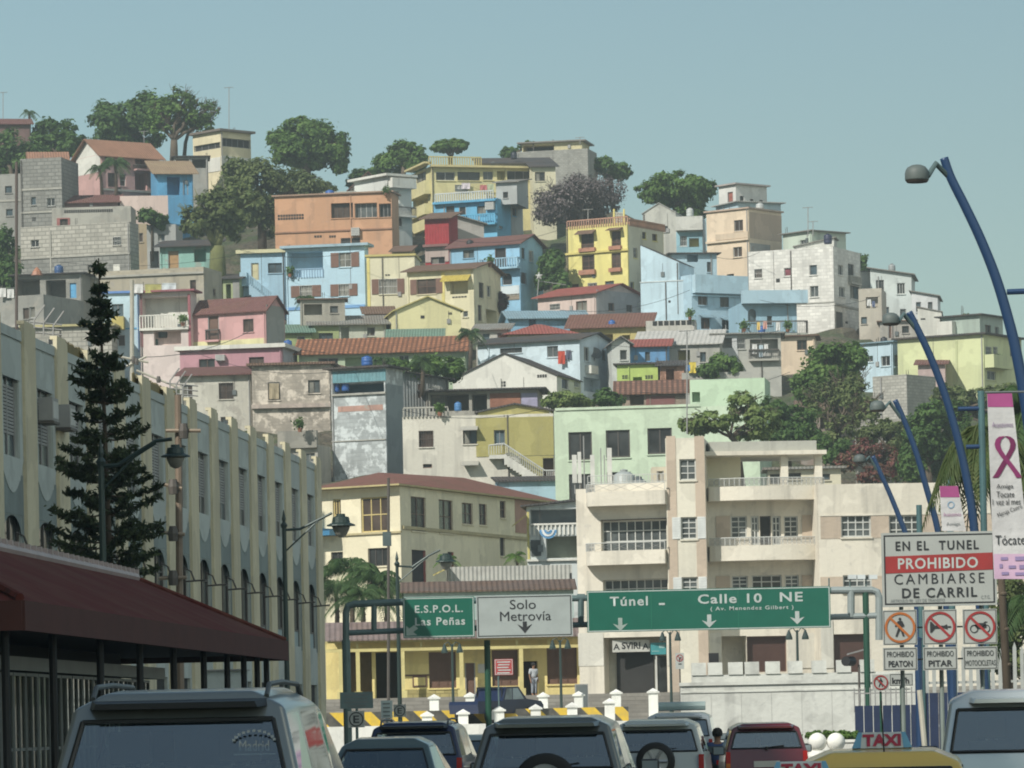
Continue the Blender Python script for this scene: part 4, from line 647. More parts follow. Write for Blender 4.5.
h('narrow lime and grey shack left of the blue stair wing', 223, 240, 279, 304, -8, pw((.40, .46, .24), .6), d=146, dep=4, roof=('shed', R_DARK, dict(rise=.6, o=.4)), ops=[('F', 'o', 226, 284, 231, 300, dict(dep=1)), ('F', 'n', 233, 280, 239.5, 304, dict(m=pw(GREY, .6)))])
h('small brown roofed lean-to at the foot of the cream house with yellow strips', 366, 393, 314, 328, 4, pw((.44, .38, .30), .6), d=141, dep=4, roof=('shed', R_BROWN, dict(rise=1.1, o=.4)), ops=[('F', 'o', 372, 317, 382, 326, dict(dep=1))])
h('low white wall with dark openings under the pinkish white house', 598, 645, 316, 330, 4, pw(WHITE, .5), d=139.5, dep=3, name='terrace_wall', cat='wall', ops=[('F', 'o', 604, 318, 612, 325, dict(dep=1)), ('F', 'o', 618, 318, 634, 324, dict(dep=1))])
h('rusty flat shelter in the gap right of the blue stair wing foot', 300, 345, 300, 318, 2, pw((.38, .36, .30), .7), d=139.6, dep=3, ops=[('F', 'o', 304, 304, 322, 315, dict(dep=1.2)), ('F', 'w', 330, 306, 338, 313)], roof=('flat', R_BROWN, dict(o=.3)))
h('grey shack with a rusty roof left of the red hip roofed house', 476, 508, 330, 350, -4, pw((.46, .45, .40), .6), d=136, dep=4, roof=('shed', R_GREY, dict(rise=.8, o=.4)), ops=[('F', 'w', 482, 333, 490, 341), ('F', 'd', 497, 333, 502, 346)])
h('ochre shack under a tin roof below the orange house balcony', 392, 410, 252, 268, -6, pw((.50, .40, .18), .5), d=149, dep=4, roof=('shed', R_BROWN, dict(rise=.9, o=.3)), ops=[('F', 'w', 397, 256, 404, 262)])
h('bare brick shack between the lime hut and the grey tenement', 660, 684, 366, 386, -4, blocks((.40, .22, .15), .8, .25, .12, .6), d=125.5, dep=4, roof=('shed', R_DARK, dict(rise=.6, o=.4)), ops=[('F', 'o', 666, 369, 674, 381, dict(dep=1))])
h('grey shack with a plank door beside the white stepped house', 880, 918, 322, 345, -6, pw((.42, .40, .36), .7), d=143, dep=4, roof=('flat', R_BROWN, dict(o=.3)), ops=[('F', 'd', 888, 325, 894, 338), ('F', 'w', 902, 326, 909, 333)])
# ---------------------------------------------------------------- cream hotel with the brown red roof
def xy(px, py, d): return at(px, py, d).xy
HW = pw((.84, .77, .56), .2)
zt = at(402, 486, 95).z
b = Bld('cream two storey hotel with a rusty red hip roof and dark tall windows', [xy(318, 600, 96.3), xy(402, 600, 95), xy(560, 600, 104.5), xy(560, 600, 104.5)+Vector((-6, 9.5)), xy(318, 600, 96.3)+Vector((-2, 26))], UPPER, zt, HW, name='cream_hotel', cat='building', group=None, below=3)
for a in ((0, 'w', 333, 499, 341, 531), (0, 'w', 361, 497, 389, 532)): b.op(*a, fm=pw((.62, .5, .22)), pm=W_BROWN, nx=3, ny=2, t=.09)
for x0, x1, y0, y1 in ((411, 426, 497, 531), (439, 453, 500, 533), (462, 473, 503, 524), (479, 487, 504, 525), (500, 506, 501, 518)): b.op(1, 'w', x0, y0, x1, y1, fm=FR_B, pm=W_DARK, nx=2, ny=2)
b.op(0, 'l', 318, 533, 402, 535, m=pw((.5, .43, .25)), out=.14).op(1, 'l', 402, 533, 560, 536, m=pw((.5, .43, .25)), out=.14)
b.op(1, 'd', 412, 550, 426, 590, m=VOID, fm=pw((.42, .12, .10))).op(1, 'd', 448, 552, 454, 588, m=VOID, fm=pw((.42, .12, .10))).op(1, 'w', 500, 537, 505, 556)
b.op(0, 'w', 331, 552, 343, 566, pm=W_DARK).op(0, 'w', 368, 548, 388, 566, pm=W_DARK, nx=3).op(1, 'n', 515, 501, 545, 534, m=pw((.44, .26, .20), .4), out=.05)
mb = MB(); c = sum(b.foot, Vector((0, 0)))/5; ov = [(p-c)*(1+.9/((p-c).length))+c for p in b.foot]; z = zt+.02; RT = sheet((.30, .14, .11), .35, .5)
r0 = c+(b.foot[0]-c)*.35; r1 = c+(b.foot[2]-c)*.35; top = zt+1.7
mb.prism([tuple(p) for p in ov], z, z+.10, pw((.52, .44, .22)))
O = [Vector((p.x, p.y, z+.105)) for p in ov]; R0 = Vector((r0.x, r0.y, top)); R1 = Vector((r1.x, r1.y, top))
for f in ([O[0], O[1], R0], [O[1], O[2], R1, R0], [O[2], O[3], R1], [O[3], O[4], R0, R1], [O[4], O[0], R0]): mb.face(f, RT)
b.op(0, 'n', 318, 529, 341, 536, m=paint((.05, .2, .36)), out=1.2, nm='blue_canopy')
b.roofs.append(('roof', mb)); b.done()
# small blue and white house with a balcony, beside the beige building
b = house('small white and blue house with a balustraded balcony and a rosette hung on it', 527, 590, 507, 575, -4, pw((.62, .66, .64), .3), d=92, dep=6, name='balcony_house', cat='house', group=None, roof=('sr', R_DARK, dict(rise=.35, o=.35, th=.12)),
  ops=[('F', 'o', 530, 509, 577, 524, dict(dep=1.5, bm=pw((.26, .30, .32)))), ('F', 'b', 530, 524, 577, 535, dict(noslab=1, out=.12, m=M_WHITE)), ('F', 'o', 546, 536, 577, 558, dict(dep=1.2, bm=pw((.3, .32, .25)))), ('F', 'n', 531, 540, 541, 556, dict(m=W_GREY)), ('F', 'n', 527.2, 512, 529.5, 560, dict(m=pw((.6, .54, .2)), out=.06)), ('F', 'l', 527, 559, 580, 561, dict(m=M_WHITE))])
p = at(548, 530, 91.6); ro = thing('rosette', 'blue and white pleated rosette hung on the balcony balustrade', 'rosette', p)
for nm, r0, r1, m, o in (('outer_ruffle', 0, .52, paint((.10, .28, .50)), 0), ('middle_ring', 0, .38, paint((.74, .76, .76)), -.03), ('inner_ring', 0, .24, paint((.12, .32, .56)), -.06), ('centre_button', 0, .11, paint((.74, .76, .76)), -.09)):
    mb = MB(); k = 28; pts = [(math.cos(math.pi+math.pi*j/k)*r1*(1+.04*(j % 2)), o-.02*(j % 2), math.sin(math.pi+math.pi*j/k)*r1*(1+.04*(j % 2))) for j in range(k+1)]
    for j in range(k): mb.face([(0, o, 0), pts[j], pts[j+1]], m)
    back = [(x, .03+o, z_) for x, _, z_ in pts]
    for j in range(k): mb.face([pts[j+1], pts[j], back[j], back[j+1]], m)
    mb.build(nm, ro, local=True)
aw = thing('yellow_awning', 'small yellow pitched awning on the left corner of the balcony house', 'awning', at(522, 525, 92)); mb = MB()
m = sheet((.66, .56, .2), .3, .1); q = [at(512, 527, 91), at(526, 516, 91.6), at(526, 516, 93), at(512, 527, 93)]; mb.hexa([*q, *[a+Vector((0, 0, .08)) for a in q]], m); mb.build('awning_sheet', aw)
# white corrugated shed and the rusty roofs before the hotel
b = house('long white corrugated sheet shed in front of the cream hotel', 448, 572, 567, 592, 2, sheet((.66, .66, .60), .25, .12), d=89, dep=4, name='sheet_shed', cat='shed', group=None, ops=[('F', 'n', 570, 573, 571.8, 583, dict(m=VOID))])
b = house('low building with a rusty brown sheet roof behind the green exit sign', 404, 574, 593, 640, 1, pw((.46, .58, .56), .4), d=85.5, dep=3.2, name='rusty_roof_shop', cat='building', group=None, roof=('shed', sheet((.20, .15, .125), .3, .5), dict(rise=.75, o=.2)))
aw = thing('yellow_canopy', 'small yellow canopy at the left end of the white corrugated shed', 'canopy', at(441, 573, 89)); mb = MB(); q = [at(433, 576, 87.8), at(449, 568, 87.8), at(449, 568, 90), at(433, 576, 90)]; mb.hexa([*q, *[a+Vector((0, 0, .08)) for a in q]], m); mb.build('canopy_sheet', aw)
# yellow arcade building
YW = pw((.88, .74, .32), .2); ZR = 83.0
zt = at(450, 643, ZR).z
b = house('low yellow arcade building with thin columns and brown shuttered windows', 326, 580, 643, 699, 2, YW, d=ZR, dep=3.0, name='arcade_building', cat='building', group=None, below=1.5,
  ops=[('F', 'w', 429, 652, 456, 688, dict(pm=FR_B, fm=FR_B, nx=3, ny=4)), ('F', 'd', 465, 663, 475.5, 696, dict(m=FR_B)), ('F', 'w', 492, 650, 518, 686, dict(pm=FR_B, fm=FR_B, nx=3, ny=3)), ('F', 'o', 522, 661, 538, 697, dict(dep=1.8, bm=VOID)), ('F', 'w', 547, 645, 577, 684, dict(pm=FR_B, fm=FR_B, nx=3, ny=4)), ('F', 'o', 350, 652, 372, 698, dict(dep=1.2, bm=pw((.20, .16, .10)))), ('F', 'o', 376, 652, 398, 699, dict(dep=1.6, bm=VOID)), ('F', 'n', 412.5, 676, 427, 687, dict(m=FR_B, out=.05)), ('F', 'n', 414, 677.5, 425.5, 685.5, dict(m=YW, out=.07)), ('F', 'n', 478, 664, 486, 673, dict(m=FR_W, out=.05)), ('F', 'l', 404, 674.5, 429, 676, dict(m=FR_B, out=.04)), ('F', 'n', 404, 689, 464, 699, dict(m=blocks((.58, .50, .22), .6, .5, .3), out=.04))])
z1 = at(450, 650, ZR-.4).z
mb = MB(); A, e, n, W = b.fr(0); PW = pw((.66, .58, .26), .2)
for px in (341, 358, 402.5, 461, 520.5):
    s_, _ = b.pix(0, px, 670); c = A+e*s_+n*1.2; m2 = MB(); m2.obox(c, e, n, -.11, .11, -.11, .11, UPPER, z1, PW); m2.obox(c, e, n, -.22, .22, -.22, .22, UPPER, UPPER+.5, PW); m2.build('column', b.root)
m2 = MB(); m2.obox(A, e, n, 0, W, 1.08, 1.32, z1, z1+.18, PW); m2.obox(A, e, n, 0, W, 1.08, 1.32, z1+.5, z1+.62, PW)
for j in range(9): m2.obox(A, e, n, W*j/8-.06, W*j/8+.06, 1.12, 1.28, z1+.18, z1+.5, PW)
m2.build('beam', b.root); mb = MB(); q = [A+n*1.7, A+e*W+n*1.7, A+e*W-n*.6, A-n*.6]; zz = [z1+.6, z1+.6, z1+1.6, z1+1.6]; q3 = [Vector((p.x, p.y, z_)) for p, z_ in zip(q, zz)]
mb.hexa([*q3, *[p+Vector((0, 0, .08)) for p in q3]], sheet((.30, .24, .23), .3, .4)); mb.build('roof', b.root)
# ---------------------------------------------------------------- beige art deco building
BW = pw((.76, .71, .60), .5); BT = pw((.56, .46, .36), .2); BP = pw((.70, .68, .60), .4); D0 = 80
zb = UPPER-.2
b = Bld('beige art deco block with curved balconies and a square stair tower', [xy(578, 600, 80.75), xy(669, 600, 80.35), xy(669, 600, 80.35)+Vector((2, 11)), xy(578, 600, 80.75)+Vector((2, 11))], zb, at(620, 489, 81).z, BW, name='beige_building', cat='building', group=None, below=3)
b.op(0, 'w', 601, 520, 668, 551, nx=8, ny=3, fm=FR_W, pm=W_GREY, dep=.5, t=.07).op(0, 'n', 601, 519, 668, 526, m=W_BROWN, out=.05, nm='blind_box').op(0, 'w', 603, 579, 668, 598, nx=8, ny=2, fm=FR_W, pm=W_GREY, dep=.5, t=.07)
b.op(0, 'b', 587, 483, 670, 506, rail='solid', noslab=1, out=.01).op(0, 'n', 578.4, 633, 603.6, 666, m=BP, out=.03).op(0, 'n', 667.3, 633, 669, 666, m=BP, out=.03)
b.op(0, 'o', 604, 637, 667, 694, dep=1.3, bm=pw((.5, .48, .4))).op(0, 'n', 612, 652, 649, 693, m=VOID, o0=-1.29, out=-1.2, nm='shop_front').op(0, 'n', 653, 656, 666, 692, m=W_DARK, o0=-1.29, out=-1.2, nm='glass_door').op(0, 'n', 651, 655, 653, 693, m=FR_W, o0=-1.29, out=-1.1, nm='door_frame')
b.done(); BR = b.root
A, e, n, W = b.fr(0)
def band(px0, px1, yt, yb, out, wall=b, curved=False, rail=True, d=None):
    s0, _ = wall.pix(0, px0, yt); s1, _ = wall.pix(0, px1, yt); z1 = wall.pix(0, (px0+px1)/2, yt)[1]; z0 = wall.pix(0, (px0+px1)/2, yb)[1]; A, e, n, W = wall.fr(0)
    if curved: pts = [(s0, 0)]+[(s0+(s1-s0)*j/24, out*(.45+.55*math.sin(math.pi*j/24)**.7)) for j in range(25)]+[(s1, 0)]
    else: pts = [(s0, 0)]+[(s0+(out*.6)*(1-math.cos(math.pi/2*j/6)), out*math.sin(math.pi/2*j/6)) for j in range(7)]+[(s1, out), (s1, 0)]
    poly = [A+e*s+n*(o+.003) for s, o in pts]; m2 = MB(); m2.prism([tuple(p) for p in poly][::1], z0, z1, BW); bal = m2.build('balcony', BR)
    if rail:
        m2 = MB(); top = [Vector((p.x, p.y, z1+.42)) for p in poly[1:-1]]; m2.tube(top, .03, FR_W, 6)
        for j, p in enumerate(poly[1:-1]):
            m2.tube([(p.x, p.y, z1), (p.x, p.y, z1+.42)], .022, FR_W, 5)
            if j+2 < len(poly)-1:
                qq = poly[j+2]
                for k in range(4): a = p+(qq-p)*k/4; c = p+(qq-p)*(k+1)/4; m2.tube([(a.x, a.y, z1+.02), (c.x, c.y, z1+.4)], .008, FR_G, 4, False); m2.tube([(a.x, a.y, z1+.4), (c.x, c.y, z1+.02)], .008, FR_G, 4, False)
        m2.build('railing', bal)
band(587, 669, 492, 506, 1.1); band(587, 669, 551, 565, 1.1)
# tower
t = Bld(None, [xy(668.5, 600, 80.1), xy(707, 600, 80.08), xy(707, 600, 80.08)+Vector((.6, 6)), xy(668.5, 600, 80.1)+Vector((.6, 6))], zb, at(688, 434, 79).z, pw((.76, .72, .60), .14), root=BR, below=3)
t.op(0, 'n', 668.7, 436, 678, 700, m=BT, out=.03, nm='tower_strip').op(0, 'n', 697, 436, 706.8, 700, m=BT, out=.03, nm='tower_strip').op(0, 'w', 679.5, 459, 696, 480, fm=FR_W, pm=W_GREY, nx=2, ny=3, t=.07)
t.op(0, 'w', 681, 517, 697, 539, fm=FR_W, pm=W_GREY, nx=2, ny=4, t=.07, sh=paint((.66, .68, .66)), shw=.55).op(0, 'w', 682, 577, 698, 592, fm=FR_W, pm=W_GREY, nx=2, ny=3, t=.07, sh=paint((.66, .68, .66)), shw=.55); t.done()
# right wing
r = Bld(None, [xy(706.5, 600, 80.7), xy(822, 600, 80.9), xy(822, 600, 80.9)+Vector((1, 10)), xy(706.5, 600, 80.7)+Vector((1, 10))], zb, at(760, 488, 81).z, BW, root=BR, below=3)
for x0, x1, y0, y1 in ((731, 747, 516, 538), (784, 798, 516, 537), (732, 748, 576, 592), (785, 799, 575, 592)): r.op(0, 'w', x0, y0, x1, y1, fm=FR_W, pm=W_GREY, nx=2, ny=4, t=.07)
r.op(0, 'w', 751, 516, 759, 545, fm=FR_W, pm=W_GREY, nx=2, ny=4, t=.09, sill=0).op(0, 'w', 760, 516, 771, 545, fm=FR_D, pm=VOID, nx=1, ny=1, sill=0).op(0, 'w', 772, 516, 781, 545, fm=FR_W, pm=W_GREY, nx=2, ny=4, t=.09, sill=0)
r.op(0, 'w', 752, 575, 782, 595, fm=FR_W, pm=W_DARK, nx=3, ny=3, t=.07)
for y0, y1 in ((516, 538), (576, 596)): r.op(0, 'n', 716, y0, 730, y1, m=BT, nm='tan_panel').op(0, 'n', 802, y0-1, 818, y1, m=BT, nm='tan_panel')
r.op(0, 'o', 722, 636, 747, 690, dep=1.5).op(0, 'w', 747, 636, 787, 672, fm=FR_B, pm=paint((.065, .03, .022), .6), nx=1, ny=1, sill=0, dep=.4)
r.op(0, 'n', 707, 633, 721, 668, m=BP, nm='white_dado').op(0, 'n', 788, 633, 821, 668, m=BP, nm='white_dado'); r.done()
band(707, 822, 487, 501, 1.5, r, True); band(708, 821, 546, 561, 1.5, r, True)
band(587, 706, 612, 640, 1.1, b, rail=False) if 0 else None
# far wing
fw = Bld(None, [xy(820, 600, 80.1), xy(1040, 600, 80.5), xy(1040, 600, 80.5)+Vector((-1, 12)), xy(820, 600, 80.1)+Vector((-1, 12))], zb, at(900, 481, 79.5).z, BW, root=BR, below=3)
for x0, x1, y0, y1 in ((841, 871, 515, 537), (889, 920, 515, 537), (843, 872, 575, 592), (895, 925, 575, 592)): fw.op(0, 'w', x0, y0, x1, y1, fm=FR_W, pm=W_GREY, nx=4, ny=3, t=.08)
fw.op(0, 'n', 820.5, 515, 1040, 537, m=BT, out=.02, nm='tan_panel').op(0, 'n', 820.5, 575, 1040, 592, m=BT, out=.02, nm='tan_panel').op(0, 'l', 820, 513, 1040, 514.5, out=.05).op(0, 'w', 834, 634, 867, 673, fm=FR_B, pm=paint((.065, .03, .022), .6), nx=1, ny=1, sill=0, dep=.4).op(0, 'n', 821, 620, 833, 668, m=BP, nm='white_dado'); fw.done()
# roof canopy, posts, roof room
mb = MB(); z0, z1 = at(760, 453, 80).z, at(760, 439, 80).z; A, e, n, W = r.fr(0)
mb.obox(A, e, n, 0, W+.3, -5.5, .7, z0, z0+.22, BW); mb.obox(A, e, n, .3, W-.2, -5.5, .45, z0+.222, z1, pw((.50, .50, .44), .5)); mb.build('roof_canopy', BR)
for px in (784, 818):
    s_, _ = r.pix(0, px, 470); m2 = MB(); m2.obox(A, e, n, s_-.2, s_+.2, -.2, .2, r.z1, z0-.002, BW); m2.build('column', BR)
m2 = MB(); m2.obox(A, e, n, .02, r.pix(0, 744, 470)[0], -3.5, -1.2, r.z1, z0-.002, pw((.74, .70, .52), .2)); m2.build('roof_room', BR)
house('small cream hut with a flat grey roof behind the roof terrace of the beige block', 768, 841, 470, 490, -2, pw((.62, .58, .44), .3), d=97, dep=4, group=None, name='roof_hut', cat='hut', roof=('flat', R_GREY, dict(o=.35, th=.15)), ops=[('F', 'w', 770, 474, 781, 484, dict(nx=3)), ('F', 'w', 786, 473, 801, 479), ('F', 'w', 816, 474, 830, 480)])
# roof plant of the left wing: railing, tanks, mobile antennas
z = at(620, 490, 81).z
rl = thing('roof_railing', 'white mesh railing along the left roof of the beige block', 'railing', at(628, 490, 81)); mb = MB(); P0, P1 = at(588, 492, 80.8), at(666, 489, 80.5)
zt = z+.75
for k in range(19): p = P0.lerp(P1, k/18); mb.tube([(p.x, p.y, z), (p.x, p.y, zt)], .02, FR_W, 5)
for q in (z+.05, z+.4, zt): mb.tube([(P0.x, P0.y, q), (P1.x, P1.y, q)], .02, FR_W, 5)
mb.build('railing_bars', rl)
for k, (px, y0, y1, w_) in enumerate(((574.5, 455, 483, .13), (579.5, 452, 483, .10), (584, 436, 486, .07), (592.5, 455, 484, .12), (601, 448, 488, .05), (609.5, 448, 484, .13), (604.5, 455, 488, .06))):
    p = at(px, (y0+y1)/2, 82); t_ = thing('antenna_panel', ['white panel antenna leftmost of the cluster on the beige block', 'white panel antenna second from the left in the roof cluster', 'tall thin mast rising above the antenna cluster', 'grey panel antenna in the middle of the roof cluster', 'slim ochre mast right of the antenna cluster', 'broad white panel antenna at the right of the cluster', 'short thin pole between the right antennas'][k], 'antenna', (p.x, p.y, z), 'mobile phone antennas on the beige roof')
    za, zb2 = at(px, y1, 82).z, at(px, y0, 82).z; m2 = MB(); m2.tube([(p.x, p.y, z), (p.x, p.y, zb2 if w_ < .09 else za+.4)], .035, FR_G, 6); m2.build('mast', t_)
    if w_ >= .09: m2 = MB(); m2.box(p.x-w_, p.x+w_, p.y-.12, p.y+.0, za, zb2, paint((.58, .58, .54))); m2.build('panel', t_)
for px, r_, hh, lab, m in ((624, .6, 1.4, 'large grey water tank on the left roof of the beige block', paint((.34, .37, .36))), (638, .45, 1.0, 'smaller dark water tank beside the grey one', paint((.12, .14, .15)))):
    p = at(px, 480, 83.5); t_ = thing('water_tank', lab, 'tank', (p.x, p.y, z)); m2 = MB(); m2.lathe((p.x, p.y, z), [(r_, 0), (r_*1.02, hh*.3), (r_*1.02, hh*.34), (r_, hh*.36), (r_, hh*.85), (r_*.6, hh*.97), (.2, hh)], m, 18); m2.build('tank_body', t_, smooth=True); m2 = MB(); m2.lathe((p.x, p.y, z+hh), [(.22, 0), (.22, .1), (.05, .14)], m); m2.build('lid', t_)
bx = house('cream plant room box beside the stair tower on the left roof', 652, 668, 467, 489, 0, pw((.70, .64, .50), .2), d=80.8, dep=2, below=.2, group=None, name='plant_room', cat='hut', ops=[('F', 'd', 657, 471, 664, 488, dict(m=paint((.5, .46, .38))))])
# shop signs, lamp, notice
sg = thing('shop_sign', 'white shop sign with dark lettering over the dark shop front', 'sign', at(631, 646, 80.68)); mb = MB(); mb.box(-1.0, 1.0, -.05, .05, -.32, .32, paint((.50, .50, .46))); mb.build('board', sg, local=True)
lettering(sg, 'A', -.78, -.056, -.03, .36, .34, BLACK, .02); lettering(sg, 'SVIRI', 0, -.056, .02, 1.0, .38, BLACK, .03); lettering(sg, 'A', .78, -.056, -.03, .36, .34, BLACK, .02)
sg = thing('shop_sign', 'teal shop sign above the glass door of the beige block', 'sign', at(659, 648.5, 80.6)); mb = MB(); mb.box(-.45, .38, -.05, .05, -.32, .32, paint((.05, .26, .28))); mb.build('board', sg, local=True)
mb = MB(); mb.box(.0, .3, -.06, -.05, .02, .2, paint((.3, .5, .5))); mb.box(-.38, .0, -.06, -.05, -.16, -.12, paint((.3, .5, .5))); mb.build('sign_panel', sg, local=True)

# ---------------------------------------------------------------- pale civic building on the left
P = at(24, 327, 38.3).xy; ang = math.atan(360/(F*K)); eu = Vector((math.sin(ang), math.cos(ang))); n = Vector((eu.y, -eu.x))
q0, q1 = [(lambda U: (U*P.y-P.x)/(eu.x-U*eu.y))(un(*q)[0]) for q in ((25.5, 327), (316, 460))]
n = n*.35; HT, PIT, K0, K1 = 17.05, 2.366, -20, 13                     # the facade is drawn in its own units and stretched: SX along the street, ZS upward
SX, ZS = (q1-q0)/13/PIT, at(24, 327, 38.3).z/HT; e = eu*SX
class CMB(MB):
    def build(s, *a, **k): s.v = [(x, y, z*ZS) for x, y, z in s.v]; return MB.build(s, *a, **k)
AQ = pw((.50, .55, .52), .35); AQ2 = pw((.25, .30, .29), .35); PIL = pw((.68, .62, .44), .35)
S0, S1 = 0, PIT*(K1-K0)+.34
A = P+eu*q0+e*(PIT*K0)
cb = thing('civic_building', 'long pale aqua public building with cream pilasters and arched windows', 'building', (P.x, P.y, 0))
holes = []; spand = []; wins = []
for k in range(K0, K1):
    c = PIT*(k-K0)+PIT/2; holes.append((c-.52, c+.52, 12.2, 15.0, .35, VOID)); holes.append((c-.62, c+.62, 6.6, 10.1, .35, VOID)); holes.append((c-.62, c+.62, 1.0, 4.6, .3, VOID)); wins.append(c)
mb = CMB(); wall_mesh(mb, A, e, n, S1-S0, 0, HT-.25, holes, AQ)
for c in wins:
    r_, zt = .62, 10.1; rz = .85; q = lambda a, z: (A.x+e.x*a+n.x*.002, A.y+e.y*a+n.y*.002, z); arc = [(c+r_*math.cos(math.pi*j/12), zt-rz+rz*math.sin(math.pi*j/12)) for j in range(13)]
    for j in range(12): (a0, b0), (a1, b1) = arc[j], arc[j+1]; mb.face([q(a0, zt), q(a0, b0), q(a1, b1), q(a1, zt)], AQ2)
Q = lambda s_, o, z: (A.x+e.x*s_+n.x*o, A.y+e.y*s_+n.y*o, z)
mb.face([Q(S1-S0, 0, 0), Q(S1-S0, -16, 0), Q(S1-S0, -16, HT-.25), Q(S1-S0, 0, HT-.25)], PIL); mb.face([Q(0, -16, 0), Q(0, 0, 0), Q(0, 0, HT-.25), Q(0, -16, HT-.25)], AQ); mb.face([Q(S1-S0, -16, 0), Q(0, -16, 0), Q(0, -16, HT-.25), Q(S1-S0, -16, HT-.25)], AQ)
mb.face([Q(0, 0, HT-.25), Q(S1-S0, 0, HT-.25), Q(S1-S0, -16, HT-.25), Q(0, -16, HT-.25)], M_CONC); mb.build('wall', cb)
# lower dark band is cut by the windows, so build it bay by bay with the scalloped paler panel above it
for k, c in zip(range(K0, K1), wins):
    if k < -4: continue
    m2 = CMB(); hw = PIT/2-.42; zs = 10.6; dpth = 1.25
    arc = [(c-hw+2*hw*j/16, 12.15-dpth*math.sin(math.pi*j/16)**.8) for j in range(17)]
    for j in range(16):
        (a0, b0), (a1, b1) = arc[j], arc[j+1]; m2.face([Q(a0, .09, b0), Q(a1, .09, b1), Q(a1, .09, 12.17), Q(a0, .09, 12.17)], AQ); m2.face([Q(a0, .0, b0), Q(a1, 0, b1), Q(a1, .09, b1), Q(a0, .09, b0)], AQ)
    for (a, b2) in ((c-hw, c-.54), (c+.54, c+hw)): m2.obox(A, e, n, a, b2, .002, .09, 12.172, 15.0, AQ)
    m2.obox(A, e, n, c-hw, c+hw, .002, .09, 15.002, 16.35, AQ); m2.build('scalloped_panel', cb)
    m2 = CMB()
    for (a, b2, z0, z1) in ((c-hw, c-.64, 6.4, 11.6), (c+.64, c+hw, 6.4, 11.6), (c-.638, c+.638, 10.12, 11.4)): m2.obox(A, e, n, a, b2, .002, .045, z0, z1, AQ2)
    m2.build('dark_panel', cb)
for k in range(K0, K1+1):
    s_ = PIT*(k-K0); m2 = CMB(); m2.obox(A, e, n, s_-.40, s_+.40, .0, .3, 0, HT+.05, PIL); m2.obox(A, e, n, s_-.34, s_+.34, -.3, .25, HT+.052, HT+.18, PIL); m2.build('pilaster', cb)
m2 = CMB(); m2.obox(A, e, n, 0, S1-S0, -.3, .12, HT-.6, HT-.24, AQ); m2.build('cornice', cb)
for k, c in zip(range(K0, K1), wins):
    if k < -4: continue
    m2 = CMB(); m2.obox(A, e, n, c-.52, c-.46, -.3, -.22, 12.2, 15.0, FR_G); m2.obox(A, e, n, c+.46, c+.52, -.3, -.22, 12.2, 15.0, FR_G); m2.obox(A, e, n, c-.03, c+.03, -.3, -.22, 12.2, 15, FR_G); m2.obox(A, e, n, c-.46, c+.46, -.3, -.22, 14.0, 14.08, FR_G); m2.obox(A, e, n, c-.6, c+.6, .003, .14, 15.0-.02, 15.08, AQ)
    f = m2.build('window', cb); m2 = CMB(); m2.obox(A, e, n, c-.5, c+.5, -.33, -.31, 12.2, 15, random.choice([W_GREY, W_DARK, W_BLUE])); m2.build('pane', f)
    m2 = CMB()
    for j in range(14): m2.obox(A, e, n, c-.45, c+.45, -.3, -.24, 13+.14*j*.9, 13.09+.14*j*.9, FR_G)
    m2.build('louvre', f)
    m2 = CMB(); m2.obox(A, e, n, c-.62, c-.55, -.3, -.2, 6.6, 9.6, FR_D); m2.obox(A, e, n, c+.55, c+.62, -.3, -.2, 6.6, 9.6, FR_D); m2.obox(A, e, n, c-.03, c+.03, -.3, -.2, 7.5, 10.0, FR_D); m2.obox(A, e, n, c-.55, c+.55, -.3, -.2, 7.4, 7.5, FR_D); m2.obox(A, e, n, c-.55, c+.55, -.3, -.2, 9.1, 9.18, FR_D)
    f = m2.build('arched_window', cb); m2 = CMB(); m2.obox(A, e, n, c-.6, c+.6, -.33, -.31, 7.5, 10.1, W_DARK); m2.build('pane', f); m2 = CMB(); m2.obox(A, e, n, c-.58, c+.58, -.3, -.26, 6.6, 7.4, pw((.40, .50, .50))); m2.build('lower_panel', f)
    m2 = CMB(); p0, p1 = Q(c+.2, .0, 8.9), Q(c+.2, 1.9, 8.95); m2.tube([p0, p1], .045, FR_D, 6); m2.tube([Q(c+.2, .02, 9.5), Q(c+.2, .6, 9.35), Q(c+.2, .9, 8.95)], .03, FR_D, 5); m2.build('flag_bracket', cb)
n = n/.35
for px, py in ((39.5, 410), (57, 417)):
    U, V = un(px, py); tt = (U*A.y-A.x)/(eu.x-U*eu.y); s_ = tt; zc = EYE+V*(A.y+tt*eu.y); m2 = MB(); m2.obox(A, eu, n, s_-.42, s_+.42, .05, .42, zc-.3, zc+.3, FR_G); m2.obox(A, eu, n, s_-.36, s_+.36, .42, .435, zc-.24, zc+.2, FR_W); m2.obox(A, eu, n, s_-.46, s_+.46, .05, .45, zc-.38, zc-.31, FR_D); m2.build('air_conditioner', cb)
n = n*.35
reed = foliage((.30, .25, .12), (.20, .16, .08), .05)
for lab, sa, sb in (('reed screen on the roof edge left of the pine top', 2.6, 6.7), ('reed screen on the roof edge right of the pine', 8.9, 13.2)):
    a0 = sa-PIT*K0; p = Vector(Q(a0, -.4, 0)[:2]+((HT-.2)*ZS,)); t_ = thing('reed_screen', lab, 'reed screen', p, 'reed screens on the civic roof'); m2 = CMB()
    for k in range(int((sb-sa)/.04)):
        s_ = a0+.04*k; hh = 1.1+.35*random.random(); m2.obox(A, e, n, s_, s_+.034, -.42-.03*random.random(), -.38, HT-.9, HT-.2+hh*.35, reed)
    m2.build('reeds', t_)

